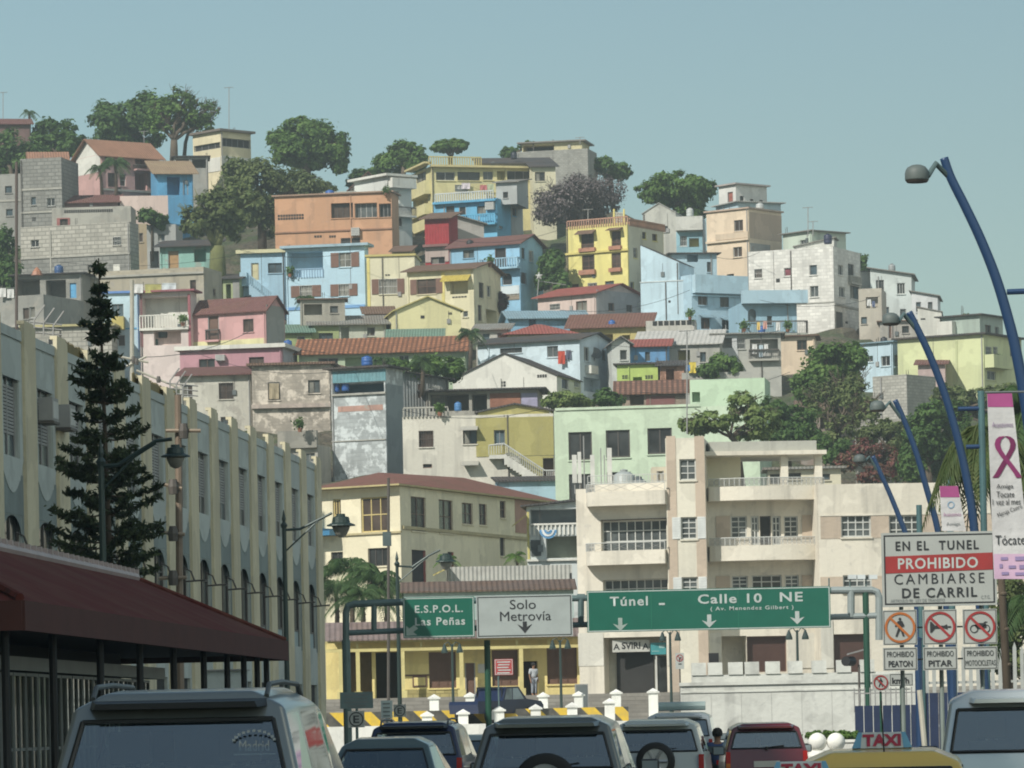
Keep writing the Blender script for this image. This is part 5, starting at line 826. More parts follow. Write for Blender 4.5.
# unseen block, added out of frame so its shadow covers station and nearest cars
ob_ = Bld('tall pale office block on the left side of the avenue behind the viewpoint', [(-54, -60), (-35, -60), (-35, 78), (-54, 78)], .1, 52, pw((.55, .54, .48), .3), name='office_block', cat='building', group=None, below=.2)
for fl in range(15):
    for wall in (1, 2):
        A_, e_, n_, W_ = ob_.fr(wall); m2 = MB(); m2.obox(A_, e_, n_, .6, W_-.6, .003, .06, 1.4+3.3*fl, 2.9+3.3*fl, W_DARK); 
        for j in range(int(W_/1.6)): m2.obox(A_, e_, n_, 1.4+1.6*j, 1.5+1.6*j, .062, .1, 1.4+3.3*fl, 2.9+3.3*fl, FR_G)
        m2.build('window_band', ob_.root)
ob_.roof('flat', M_CONC, o=.4, th=.3); ob_.done()
# ---------------------------------------------------------------- ground, road, plaza
def sheet_obj(name, pts, z, mat, label):
    mb = MB(); mb.face([(x, y, z) for x, y in pts], mat); o = mb.build(name); tag(o, label, None, None, 'structure'); return o
m, nt, b_ = newmat('asphalt'); v_ = objvec(nt); a_ = noise(nt, v_, .3, 6, .4, .65); c_ = noise(nt, v_, 40, 3, .3, .7)
cc = mixrgb(nt, scl(nt, a_, .6), (.055, .055, .055), (.085, .082, .078)); cc = mixrgb(nt, scl(nt, c_, .4), cc, (.03, .03, .03)); nt.links.new(cc, b_.inputs['Base Color']); b_.inputs['Roughness'].default_value = .85; ASPH = m
sheet_obj('ground', [(-1500, -600), (1500, -600), (1500, 3000), (-1500, 3000)], -.06, plaster((.20, .18, .14), .5), 'bare ground running out to the horizon')
sheet_obj('road', [(-8, -80), (9, -80), (25, 195.0), (3, 195.0)], 0.0, ASPH, 'grey asphalt avenue leading to the tunnel')
WL = paint((.62, .62, .58), .7)
for k, (x0, x1) in enumerate(((-3.6, 7.5), (-.1, 13.2), (3.5, 19))):
    mb = MB()
    for j in range(36): y = -40+6.5*j; x = x0+(x1-x0)*(y+80)/275; mb.face([(x-.06, y, .004), (x+.06, y, .004), (x+.18, y+3, .004), (x+.06, y+3, .004)], WL)
    tag(mb.build('lane_marking'), 'dashed white lane line on the asphalt', None, None, 'structure')
PAVE = blocks((.36, .35, .32), .7, .6, .6)
for nm, x, lab in (('pavement', ((-40, -80), (-8.02, -80), (2.98, 195.0), (-30, 195.0)), 'paved ground in front of the bus station'), ('pavement', ((9.02, -80), (60, -80), (60, 195.0), (25.02, 195.0)), 'paved verge at the right of the avenue')):
    mb = MB(); mb.prism(list(x), -.05, .13, PAVE); tag(mb.build(nm), lab, None, None, 'structure')
WHW = plaster((.84, .84, .78), .35)
XL, XR = at(318, 720, 66).x, at(676, 720, 66).x
mb = MB(); mb.prism([(XL-8, 195.1), (XR, 195.1), (XR+1, 216), (XL-8, 216)], -.05, PLAZA, WHW); tag(mb.build('plaza'), 'raised plaza with a white front wall at the foot of the hill', None, None, 'structure')
mb = MB()
STEP = blocks((.36, .34, .30), .75, .9, .2)
for k in range(8): mb.prism([(XL-10, 226+k*.5), (30, 226+k*.5), (30, 318), (XL-10, 318)], PLAZA-1.7, PLAZA+(UPPER-PLAZA)*(k+1)/8, STEP)
mb.prism([(XL-10, 216.02), (30, 216.02), (30, 225.98), (XL-10, 225.98)], -.05, PLAZA-.004, STEP)
tag(mb.build('steps'), 'grey stone steps up from the plaza to the shops', None, None, 'structure')
mb = MB(); mb.face([(-70, 216, PLAZA-.05), (70, 216, PLAZA-.05), (70, 294, UPPER-.1), (-70, 294, UPPER-.1)], plaster((.26, .24, .2))); tag(mb.build('terrain'), 'sloping ground under the buildings at the foot of the hill', None, None, 'structure')
NAMES0 = {o.name for o in bpy.data.objects}; K = 1.0            # the next things are drawn at a third of their distance, then moved out
# ---------------------------------------------------------------- tunnel approach wall with merlons
wt = at(690, 686, 62); mb = MB(); X0, X1 = at(681, 700, 62).x, at(862, 700, 62).x
tw = thing('concrete_wall', 'long white concrete wall with a battlemented top beside the tunnel approach', 'wall', ((X0+X1)/2, 62, 0))
CW = plaster((.68, .69, .64), .5); mb = MB(); wz = at(690, 686, 62).z
mb.box(X0, X1+2, 62, 62.6, 0, wz, CW); wl = mb.build('wall', tw)
mb = MB(); mb.box(X0-.05, X1+2, 61.92, 62.68, wz+.002, wz+.14, CW); mb.box(X0-.02, X1+2, 61.96, 62, wz-.3, wz-.24, CW); mb.build('coping', tw)
mb = MB()
for k in range(1, 6): x = X0+(X1-X0)*k/6; mb.box(x-.006, x+.006, 61.99, 62.002, .05, wz-.35, paint((.4, .4, .38)))
mb.build('joint', wl)
z0 = at(760, 675, 64).z; mb = MB(); mb.box(at(688, 680, 64).x, X1+2.4, 64, 64.3, 0, z0, CW); mb.build('upper_wall', tw)
for px in (695, 711, 731, 747, 767.5, 789.5, 813, 837, 860):
    p = at(px, 668, 63.95); m2 = MB(); hw = .3; m2.box(p.x-hw, p.x+hw, 63.94, 64.36, z0+.002, at(px, 664-.02*(px-700), 64).z, CW); m2.build('merlon', tw)
# striped kerb wall and white posts on the plaza edge
m, nt, b_ = newmat('black_yellow_stripes'); tc = N(nt, 'ShaderNodeTexCoord'); sp_ = N(nt, 'ShaderNodeSeparateXYZ'); nt.links.new(tc.outputs['Object'], sp_.inputs[0])
ad = N(nt, 'ShaderNodeMath', operation='SUBTRACT'); nt.links.new(sp_.outputs[0], ad.inputs[0]); nt.links.new(sp_.outputs[2], ad.inputs[1])
ml = N(nt, 'ShaderNodeMath', operation='DIVIDE'); nt.links.new(ad.outputs[0], ml.inputs[0]); ml.inputs[1].default_value = 1.25
ad.operation = 'ADD'; fr_ = N(nt, 'ShaderNodeMath', operation='FRACT'); nt.links.new(ml.outputs[0], fr_.inputs[0]); gt = N(nt, 'ShaderNodeMath', operation='GREATER_THAN'); nt.links.new(fr_.outputs[0], gt.inputs[0]); gt.inputs[1].default_value = .5
cc = mixrgb(nt, gt.outputs[0], (.05, .05, .045), (.62, .42, .035)); cc = mixrgb(nt, scl(nt, noise(nt, objvec(nt), 3, 5, .4, .7), .35), cc, (.2, .18, .14)); nt.links.new(cc, b_.inputs['Base Color']); STRIPE = m
o = thing('striped_kerb', 'black and yellow diagonally striped kerb wall along the plaza edge', 'kerb', ((XL+XR)/2, 66.4, PLAZA)); mb = MB()
mb.box(at(330, 715, 68.6).x, at(626, 715, 68.6).x, 68.5, 68.8, PLAZA, PLAZA+.63, STRIPE); mb.build('kerb_wall', o)
def post(px, yt, d, lab, first=[None]):
    p = at(px, yt, d); zb = PLAZA if d < 70 else PLAZA+.2
    if first[0] is None:
        t_ = thing('white_post', lab, 'post', (p.x, d, zb), 'white capped posts round the plaza'); m2 = MB(); m2.box(-.22, .22, -.22, .22, -.25, .96, WHW); m2.build('shaft', t_, local=True)
        m2 = MB(); m2.box(-.30, .30, -.30, .30, .962, 1.04, WHW); c = [(-.27, -.27, 1.042), (.27, -.27, 1.042), (.27, .27, 1.042), (-.27, .27, 1.042)]
        for k in range(4): m2.face([c[k], c[(k+1) % 4], (0, 0, 1.2)], WHW)
        m2.build('cap', t_, local=True); first[0] = t_
    else: t_ = copy_tree(first[0], (p.x, d, zb), lab)
    t_.location.z = p.z-1.2
for a in ((434, 694, 71.5, 'white post in front of the brown shuttered window of the yellow arcade'), (470, 692, 71.5, 'white post behind the bed of the blue pickup'), (543, 692, 71.5, 'white post beside the open dark doorway of the arcade'), (578.5, 691, 71.5, 'white post at the left corner of the beige block'), (616, 689, 71.5, 'white post in front of the dark shop front'), (653, 688, 71.5, 'white post in front of the glass shop door'),
          (427, 711, 65.75, 'white post left of the blue pickup at the striped kerb'), (463, 709, 65.75, 'white post hiding the rear of the blue pickup'), (499, 706, 65.75, 'white post in front of the middle of the blue pickup'), (535.5, 704, 65.75, 'white post at the front of the blue pickup'), (572, 702, 65.75, 'white post on the striped kerb left of the shop steps'), (609.5, 698, 65.75, 'white post at the right end of the striped kerb')): post(*a)
p = at(582, 694, 73); o = thing('grey_cabinet', 'grey utility cabinet standing at the corner of the beige block', 'cabinet', (p.x, 73, PLAZA+.3)); mb = MB(); mb.box(p.x-.34, p.x+.30, 72.8, 73.3, PLAZA+.3, at(582, 684, 73).z, FR_G); mb.build('case', o); mb = MB(); mb.box(p.x-.28, p.x+.24, 72.77, 72.798, PLAZA+.6, at(582, 685, 73).z, STEEL); mb.build('door', o)
# ---------------------------------------------------------------- bus station on the left
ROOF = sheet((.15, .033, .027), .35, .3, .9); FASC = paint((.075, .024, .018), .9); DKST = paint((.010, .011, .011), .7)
stretch(NAMES0); K = TELE
NA = at(20, 600, 20.7).xy; FB = at(285, 641, 31.9).xy; ax = (FB-NA).normalized(); lf = Vector((-ax.y, ax.x)); Ls = (FB-NA).length; WS = 5.6; TS = Ls/15.75
EZ = at(20, 600, 20.7).z; st = thing('bus_station', 'dark glazed bus station under a big maroon hip roof', 'station', (*(NA+ax*Ls/2+lf*WS/2), .13))
G = lambda s_, l_, z: (NA.x+ax.x*s_+lf.x*l_, NA.y+ax.y*s_+lf.y*l_, z)
RZ = EZ+1.3
mb = MB(); ra, rb = 4.5, Ls-2.6
for f in ([G(0, 0, EZ), G(Ls, 0, EZ), G(rb, WS/2, RZ), G(ra, WS/2, RZ)], [G(Ls, 0, EZ), G(Ls, WS, EZ), G(rb, WS/2, RZ)], [G(Ls, WS, EZ), G(0, WS, EZ), G(ra, WS/2, RZ), G(rb, WS/2, RZ)], [G(0, WS, EZ), G(0, 0, EZ), G(ra, WS/2, RZ)]): mb.face(f, ROOF)
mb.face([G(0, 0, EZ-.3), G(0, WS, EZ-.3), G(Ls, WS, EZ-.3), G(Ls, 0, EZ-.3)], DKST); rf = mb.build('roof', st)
mb = MB(); mb.tube([G(ra, WS/2, RZ+.03), G(rb, WS/2, RZ+.03)], .10, paint((.40, .33, .32)), 8)
for k in range(44): s_ = ra+(rb-ra)*k/43; mb.box(*sum(((c-.07, c+.07) for c in G(s_, WS/2, 0)[:2]), ()), RZ+.08, RZ+.2, paint((.40, .33, .32)))
mb.build('ridge_cap', rf)
mb = MB(); mb.tube([G(0, 0, EZ+.03), G(ra, WS/2, RZ+.03)], .07, ROOF, 6); mb.build('hip_cap', rf); mb = MB(); mb.tube([G(Ls, 0, EZ+.03), G(rb, WS/2, RZ+.03)], .05, ROOF, 6); mb.build('hip_cap', rf)
mb = MB(); pl = [Vector(G(*q, 0)[:2]) for q in ((-.02, -.03), (Ls+.02, -.03), (Ls+.02, WS+.03), (-.02, WS+.03))]
for a, c in zip(pl, pl[1:]+pl[:1]): ee = (c-a).normalized(); mb.obox(a, ee, Vector((ee.y, -ee.x)), 0, (c-a).length, -.04, .04, EZ-.42, EZ-.004, FASC)
mb.build('fascia', st)
for k, s_ in enumerate((.35, 2.3, 4.5, 6.6, 8.6, 10.6, 12.3, 13.6, 14.7, 15.5)):
    s_ *= TS; mb = MB(); c = G(s_, .35, 0); mb.tube([(c[0], c[1], .13), (c[0], c[1], EZ-.31)], .06, DKST, 8); mb.build('column', st)
    mb = MB(); c2 = G(s_, WS-.35, 0); mb.tube([(c2[0], c2[1], .13), (c2[0], c2[1], EZ-.31)], .06, DKST, 8); mb.build('column', st)
GLS = clear_glass((.16, .20, .20), .05)
for k in range(20):
    s0, s1 = 1.9+1.2*k, 1.9+1.2*(k+1)-.05
    if s1 > 12*TS: break
    mb = MB(); base = Vector(G(0, 1.7, 0)[:2]); nn = -lf
    for a, c in ((s0, s0+.07), (s1-.07, s1), ((s0+s1)/2-.03, (s0+s1)/2+.03)): mb.obox(base, ax, nn, a, c, -.04, .04, .13, 2.55, STEEL)
    mb.obox(base, ax, nn, s0, s1, -.045, .045, 2.552, 2.6, STEEL); mb.obox(base, ax, nn, s0+.07, s1-.07, -.03, .03, 1.35, 1.4, STEEL); f = mb.build('glazing_frame', st)
    mb = MB(); mb.obox(base, ax, nn, s0+.07, s1-.07, -.01, .01, .15, 2.55, GLS); mb.build('glass_pane', f)
mb = MB(); base = Vector(G(0, 1.7, 0)[:2]); mb.obox(base, ax, -lf, 1, 12.2*TS, -.15, .15, 2.63, 2.85, STEEL); mb.build('lintel_beam', st)
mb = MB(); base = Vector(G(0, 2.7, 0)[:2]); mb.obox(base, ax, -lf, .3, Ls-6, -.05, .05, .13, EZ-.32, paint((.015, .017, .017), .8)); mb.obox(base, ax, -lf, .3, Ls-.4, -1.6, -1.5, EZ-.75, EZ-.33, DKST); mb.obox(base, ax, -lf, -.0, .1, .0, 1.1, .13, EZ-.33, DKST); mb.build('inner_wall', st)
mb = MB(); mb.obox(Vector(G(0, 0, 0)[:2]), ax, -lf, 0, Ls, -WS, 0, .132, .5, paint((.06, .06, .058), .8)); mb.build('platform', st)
o = thing('pointed_fence', 'dark fence of pointed panels at the far end of the bus station', 'fence', G(Ls-5, .9, .5)); mb = MB()
for k in range(5): s0 = Ls-7+1.5*k; mb.face([G(s0, .9, .5), G(s0+1.35, .9, .5), G(s0+1.35, .9, 1.8), G(s0+.68, .9, 2.35), G(s0, .9, 1.8)], DKST); mb.face([G(s0, .96, .5), G(s0, .96, 1.8), G(s0+.68, .96, 2.35), G(s0+1.35, .96, 1.8), G(s0+1.35, .96, .5)], DKST)
mb.build('fence_panel', o)
p = at(227, 690, 36); o = thing('ticket_booth', 'pale grey booth beyond the end of the bus station', 'booth', (p.x, p.y, .13)); mb = MB(); mb.box(p.x-.44, p.x+.44, p.y-.5, p.y+1, .13, at(227, 671, 36).z, pw((.5, .56, .54))); mb.build('booth_wall', o); mb = MB(); mb.box(p.x-.5, p.x+.5, p.y-.6, p.y+1.1, at(227, 671, 36).z+.002, at(227, 669.5, 36).z, FR_G); mb.build('roof', o)
NAMES0 = {o.name for o in bpy.data.objects}; K = 1.0
# ---------------------------------------------------------------- overhead gantry and its signs
GD_ = 56.0; GST = paint((.10, .155, .155), .5, .2); GPL = paint((.30, .345, .34), .45, .2)
g = thing('sign_gantry', 'grey tubular steel gantry carrying the overhead road signs', 'gantry', (0, GD_, 0)); mb = MB()
def bar(pts, r, m, d=GD_, mb_=None): (mb_ or mb).tube([at(a, c, d) for a, c in pts], r, m, 10)
bar([(346, 640), (346, 612), (348, 606), (354, 604), (404, 602)], .135, GST); bar([(346, 633), (404, 630.5)], .11, GST); bar([(374, 604), (374, 631)], .11, GST)
p = at(346, 640, GD_); mb.tube([(p.x, GD_, 0), (p.x, GD_, p.z)], .16, GST, 10); mb.build('left_post', g); mb = MB()
bar([(404, 602.2), (588, 598)], .12, GST); bar([(404, 630.5), (588, 624.5)], .11, GST); bar([(588, 598), (831, 590.5)], .12, GST); bar([(588, 624.5), (831, 618)], .11, GST); bar([(581, 598), (581, 625)], .12, GST); bar([(577, 597), (585, 597)], .12, GST); mb.build('cross_beam', g); mb = MB()
bar([(831, 590.3), (872, 590), (877, 592), (879, 597), (879, 640)], .14, GPL); bar([(831, 617), (878, 615.5)], .12, GPL); bar([(851, 590), (851, 617)], .14, GPL); mb.build('beam_end', g); mb = MB()
GRN = paint((.012, .075, .045), .5, .1); p = at(866.5, 640, GD_); mb.tube([(p.x, GD_, 0), (p.x, GD_, at(866.5, 590, GD_).z)], .12, GRN, 10); mb.build('right_post', g)
m2 = MB(); q = at(487, 640, GD_); m2.tube([(q.x, GD_+.3, 0), (q.x, GD_+.3, q.z)], .12, GRN, 10); m2.build('middle_post', g)
m2 = MB()
for px in (829, 850, 866): m2.tube([at(px, 578, GD_), at(px, 590, GD_)], .03, GST, 6)
m2.build('bracket', g)
for px in (852, 861, 873): m2 = MB(); c = at(px, 577, GD_); m2.box(c.x-.15, c.x+.15, c.y-.2, c.y+.2, c.z-.08, c.z+.08, paint((.62, .66, .66))); m2.build('floodlight', g)
SG = paint((.006, .115, .075), .45, var=.12, name='sign_green'); SW = paint((.36, .40, .39), .5, var=.15, name='sign_pale'); SIGNW = paint((.37, .39, .37), .55, var=.12, name='sign_white'); LW = paint((.46, .51, .49), .5, name='white_lettering'); LG = paint((.34, .42, .38), .5, name='worn_arrow')
INK = paint((.025, .027, .03), .5, name='black_lettering'); INKR = paint((.30, .03, .03), .5, name='red_band'); INKO = paint((.42, .13, .03), .5, name='orange_ring'); INKG = paint((.16, .18, .18), .6, name='faded_lettering')
def board(label, x0, y0, x1, y1, d, face, edge, name='road_sign', rot=0, thick=.06, bw=1.6, group=None, edge_in=1.6, cat='sign'):
    """a flat sign: base plate, border line inset; returns root, px scale and a text placer in photograph pixels"""
    c = at((x0+x1)/2, (y0+y1)/2, d); k = d/F; W, Hh = (x1-x0)*k, (y1-y0)*k; t_ = thing(name, label, cat, c, group)
    mb = MB(); mb.box(-W/2, W/2, 0, thick, -Hh/2, Hh/2, face); mb.build('sign_plate', t_, local=True)
    if edge:
        a, e_ = bw*k, edge_in*k; mb = MB(); w2, h2 = W/2-e_, Hh/2-e_
        for b in ((-w2, w2, h2-a, h2), (-w2, w2, -h2, -h2+a), (-w2, -w2+a, -h2+a, h2-a), (w2-a, w2, -h2+a, h2-a)): mb.box(b[0], b[1], -.006, 0-.001, b[2], b[3], edge)
        mb.build('border', t_, local=True)
    def put(txt, cx, cy, w, h, m, bold=0.0, space=1.0): return lettering(t_, txt, (cx-(x0+x1)/2)*k, -.012, ((y0+y1)/2-cy)*k, w*k, h*k, m, min(bold, .022), space=space)
    def poly(pts, m, nm, o=-.012):
        mb = MB(); mb.face([((a-(x0+x1)/2)*k, o, ((y0+y1)/2-c_)*k) for a, c_ in pts], m); mb.build(nm, t_, local=True)
    t_.rotation_euler = (0, 0, rot); return t_, k, put, poly
def arrow(poly, x, y, s, m, nm='arrow'): poly([(x-s*.28, y-s), (x+s*.28, y-s), (x+s*.28, y), (x+s, y-s*.25), (x, y+s*.75), (x-s, y-s*.25), (x-s*.28, y)], m, nm)
_, k, put, poly = board('green road sign reading E.S.P.O.L. Las Peñas on the gantry', 403, 597, 474.5, 637.5, GD_-.3, SG, LW, bw=.9, edge_in=.7)
put('E.S.P.O.L.', 439, 608.8, 48, 7.6, LW, .02, 1.15); put('Las Peñas', 440, 621.3, 50, 8, LW, .02, 1.15); poly([(406, 635), (406, 625), (409, 628), (414, 624.5), (418, 628), (413, 631.5), (417, 634.8)], LG, 'arrow')
_, k, put, poly = board('pale road sign reading Solo Metrovía on the gantry', 476.5, 595, 572.5, 637, GD_-.3, SW, INK, bw=.9, edge_in=1.2)
put('Solo', 523, 604.3, 26, 9.5, INK); put('Metrovía', 525.5, 616, 51, 9.5, INK); poly([(522.6, 621.5), (526.6, 621.5), (526.6, 627), (532, 624), (524.6, 633.2), (517, 624), (522.6, 627)], INK, 'arrow')
r_, k, put, poly = board('wide green road sign reading Túnel and Calle 10 NE on the gantry', 587, 588.5, 830.5, 630, GD_-.35, SG, LW, bw=1.0, edge_in=.6)
put('Túnel', 629, 599.5, 38, 9.5, LW, .022, 1.15); put('-', 662, 603, 6, 2, LW, .05); put('Calle 10', 730, 599, 64, 9.5, LW, .022, 1.15); put('NE', 791.5, 598.5, 23, 9.5, LW, .022, 1.15); put('( Av. Menendez Gilbert )', 752, 609.3, 83, 5, LW, .012, 1.2)
arrow(poly, 620, 623.5, 7.5, LG); arrow(poly, 709, 622, 7.5, LW); arrow(poly, 797, 620.5, 7.5, LW)
for xx in (651, 738): poly([(xx, 590), (xx+.5, 590), (xx+.5, 629), (xx, 629)], paint((.03, .2, .13)), 'joint')
# ---------------------------------------------------------------- tunnel warning signs on the right
SD = 31.0
r_, k, put, poly = board('large white warning sign reading EN EL TUNEL PROHIBIDO CAMBIARSE DE CARRIL', 882, 532, 996.5, 606, SD, SIGNW, INK, bw=1.4, edge_in=2.2)
put('EN EL  TUNEL', 937.5, 545.3, 83, 9.3, INK, .02, 1.25); poly([(885.6, 555.5), (993, 553.5), (993, 570.5), (885.6, 572.5)], INKR, 'red_band', -.009); put('PROHIBIDO', 938, 563, 80, 11, LW, .022, 1.12)
put('CAMBIARSE', 939, 578.5, 90, 10.3, INK, 0, 1.35); put('DE CARRIL', 939, 592.5, 75, 10, INK, .02, 1.2); put('ARTICULO 90   LEY DE TRANSITO', 917, 600, 54, 3, INKG); put('C.T.G.', 985, 598, 9, 3.4, INKG)
def ring(poly_, cx, cy, r, wd, m, diag=True):
    n_ = 28
    for j in range(n_): a, b = 2*math.pi*j/n_, 2*math.pi*(j+1)/n_; poly_([(cx+r*math.cos(a), cy+r*math.sin(a)), (cx+r*math.cos(b), cy+r*math.sin(b)), (cx+(r-wd)*math.cos(b), cy+(r-wd)*math.sin(b)), (cx+(r-wd)*math.cos(a), cy+(r-wd)*math.sin(a))], m, 'ring', -.014) if False else None
    return n_
def ringmesh(t_, x, z, r, wd, m, diag=True, o=-.016, flip=False):
    mb = MB(); n_ = 32
    for j in range(n_):
        a, b = 2*math.pi*j/n_, 2*math.pi*(j+1)/n_; mb.face([(x+r*math.cos(a), o, z+r*math.sin(a)), (x+r*math.cos(b), o, z+r*math.sin(b)), (x+(r-wd)*math.cos(b), o, z+(r-wd)*math.sin(b)), (x+(r-wd)*math.cos(a), o, z+(r-wd)*math.sin(a))], m)
    if diag:
        q = (r-wd*.7)*.707; h_ = wd*.36; mb.face([(x-q-h_, o-.002, z+q-h_), (x-q+h_, o-.002, z+q+h_), (x+q+h_, o-.002, z-q+h_), (x+q-h_, o-.002, z-q-h_)], m)
    mb.build('prohibition_ring', t_, local=True)
def figure(poly, cx, cy, s):
    c8 = [(cx+math.cos(2*math.pi*j/10)*s*.13, cy-s*.8+math.sin(2*math.pi*j/10)*s*.15) for j in range(10)]; poly(c8, INK, 'pictogram')
    poly([(cx-s*.2, cy-s*.62), (cx+s*.22, cy-s*.62), (cx+s*.42, cy-s*.2), (cx+s*.32, cy+s*.02), (cx+s*.26, cy-s*.2), (cx+s*.18, cy+s*.1), (cx+s*.42, cy+s*.85), (cx+s*.24, cy+s*.85), (cx+s*.02, cy+s*.2), (cx-s*.12, cy+s*.5), (cx-s*.3, cy+s*.9), (cx-s*.46, cy+s*.85), (cx-s*.2, cy+s*.1), (cx-s*.14, cy-s*.3), (cx-s*.42, cy-s*.02), (cx-s*.5, cy-s*.12)], INK, 'pictogram')
for x0, lab, txt, kind in ((883, 'no pedestrians', ('PROHIBIDO', 'PEATON'), 0), (923, 'no horn', ('PROHIBIDO', 'PITAR'), 1), (963, 'no motorcycles', ('PROHIBIDO', 'MOTOCICLETAS'), 2)):
    y0 = 610-.5*kind
    r_, k, put, poly = board(f'square white {lab} sign with a {"orange" if kind == 0 else "red"} ring', x0, y0, x0+34, y0+35, SD, SIGNW, INK, bw=.5, edge_in=.8, group='prohibition pictograms'); cx, cy = x0+17, y0+17.5
    if kind == 0: figure(poly, cx, cy, 10.5)
    if kind == 1:
        poly([(cx-10, cy-5.5), (cx-8.6, cy-5.5), (cx-5, cy-1.6), (cx+4, cy-1.3), (cx+7, cy-2.6), (cx+7.5, cy+2.6), (cx+4, cy+1.3), (cx-5, cy+1.6), (cx-8.6, cy+5.5), (cx-10, cy+5.5)], INK, 'pictogram'); poly([(cx+7.5, cy-.8), (cx+11, cy-.8), (cx+11, cy+.8), (cx+7.5, cy+.8)], INK, 'pictogram')
    if kind == 2:
        for sx in (-6, 6): ringmesh(r_, sx*k, -2.2*k, 4.1*k, .9*k, INK, False, -.012)
        poly([(cx-6, cy-1.5), (cx-2, cy-3.6), (cx+3, cy-3.4), (cx+5, cy-5), (cx+8, cy-4.6), (cx+5.5, cy-3.6), (cx+6.5, cy+1), (cx+3, cy+2.5), (cx-3, cy+2.4)], INK, 'pictogram')
    ringmesh(r_, 0, 0, 15.4*k, 2.4*k, INKO if kind == 0 else INKR)
    _, k, put, poly = board(f'white plate reading {" ".join(txt)} under the {lab} sign', x0+.3, y0+37.5, x0+34.5, y0+60.5, SD, SIGNW, INK, bw=.6, edge_in=.9, group='prohibition text plates')
    put(txt[0], x0+17.4, y0+44.2, 26.5, 5.6, INK, .0); put(txt[1], x0+17.4, y0+53.8, 24 if kind < 2 else 30, 6.2 if kind < 2 else 5.4, INK, .02 if kind < 2 else 0)
sp_ = thing('sign_posts', 'slim grey posts and rails carrying the tunnel warning signs', 'sign posts', at(940, 620, SD+.12))
for px, yt in ((901, 600), (940, 600), (981, 600)): m2 = MB(); p = at(px, yt, SD+.12); m2.tube([(p.x, p.y, .13), (p.x, p.y, p.z+1.2)], .045, paint((.20, .24, .22)), 8); m2.build('post', sp_)
for yy in (550, 590, 628, 660): m2 = MB(); m2.tube([at(884, yy, SD+.12), at(995, yy-2, SD+.12)], .02, STEEL, 6); m2.build('rail', sp_)
r_, k, put, poly = board('small white no walking sign below the large warning signs', 872.5, 674.5, 889, 690.5, 33, SIGNW, None, group='small low signs on the right'); figure(poly, 880.7, 682.5, 5); ringmesh(r_, 0, 0, 7.3*k, 1.3*k, INKR)
m2 = MB(); m2.tube([(0, .08, -.2), (0, .08, -(r_.location.z)+.13)], .03, GRN, 6); m2.build('post', r_, local=True)
r_, k, put, poly = board('small white speed sign reading km/h', 889.5, 673.5, 913, 686, 33.2, SIGNW, INK, bw=.4, edge_in=.6, group='small low signs on the right'); put('km/h', 900.5, 680.5, 17, 6.5, INK, .04)
m2 = MB(); m2.tube([(0, .08, .1), (0, .08, -(r_.location.z)+.13)], .035, paint((.10, .16, .13)), 6); m2.build('post', r_, local=True)
p = at(883, 696, 32); 
# small signs at the left of the plaza
r_, k, put, poly = board('dark grey street name panel low beside the gantry post', 340, 692, 373, 708.5, 52, paint((.13, .19, .19)), None, name='street_sign')
for j, w_ in enumerate((24, 22, 24, 18)): put(('PUERTO', 'SANTA ANA', 'CERRO', 'CENTRO')[j], 356.5, 695+3.7*j, w_, 2, INKG) if False else poly([(356.5-w_/2, 694.5+3.6*j), (356.5+w_/2, 694.3+3.6*j), (356.5+w_/2, 695.6+3.6*j), (356.5-w_/2, 695.8+3.6*j)], INKG, 'faded_line')
m2 = MB(); m2.tube([(0, .08, 0), (0, .08, -r_.location.z)], .05, GST, 6); m2.build('post', r_, local=True)
for x0, y0, s_, d, lab in ((348, 711, 16.5, 51.5, 'larger square no parking sign with a black ringed E'), (393.5, 704.5, 12.5, 53, 'smaller square no parking sign with a black ringed E by the striped kerb')):
    r_, k, put, poly = board(lab, x0, y0, x0+s_, y0+s_, d, SIGNW, None, group='no parking signs'); ringmesh(r_, 0, 0, s_*.44*k, s_*.07*k, INK, False); put('E', x0+s_/2, y0+s_/2, s_*.36, s_*.46, INK, .05)
    m2 = MB(); m2.tube([(0, .08, 0), (0, .08, -r_.location.z)], .04, GST, 6); m2.build('post', r_, local=True)
r_, k, put, poly = board('narrow pale notice left of the smaller no parking sign', 381, 700.5, 392.5, 718, 53, paint((.42, .50, .50)), None)
for j in range(4): poly([(383, 703+4*j), (390, 703+4*j), (390, 704.5+4*j), (383, 704.5+4*j)], INKG, 'faded_line')
m2 = MB(); m2.tube([(0, .08, 0), (0, .08, -r_.location.z)], .03, GST, 6); m2.build('post', r_, local=True)
r_, k, put, poly = board('red notice board with white text lines in front of the yellow arcade', 494.5, 659, 513, 675, 66.5, paint((.40, .06, .06)), LW, bw=.5, edge_in=.5)
for j in range(5): poly([(497+(j % 2), 661.5+2.7*j), (510.5-(j % 3), 661.5+2.7*j), (510.5-(j % 3), 662.6+2.7*j), (497+(j % 2), 662.6+2.7*j)], LW, 'text_line')
m2 = MB(); m2.tube([(-.25, .08, -.3), (-.25, .08, PLAZA-r_.location.z)], .04, GST, 6); m2.build('post', r_, local=True)
r_, k, put, poly = board('white no turn sign with a red ring before the beige block', 675.5, 653, 684, 669, 70, SIGNW, None); ringmesh(r_, 0, .14, 3.5*k, .7*k, INKR); poly([(678.4, 663.5), (681.5, 663.5), (681.5, 664.5), (678.4, 664.5)], INK, 'text_line'); poly([(679, 662), (679, 657.5), (681.5, 657), (681.5, 658.2), (680, 658.6), (680, 662)], INK, 'pictogram')
m2 = MB(); m2.tube([(0, .08, -.3), (0, .08, PLAZA-r_.location.z)], .04, FR_D, 6); m2.build('post', r_, local=True)
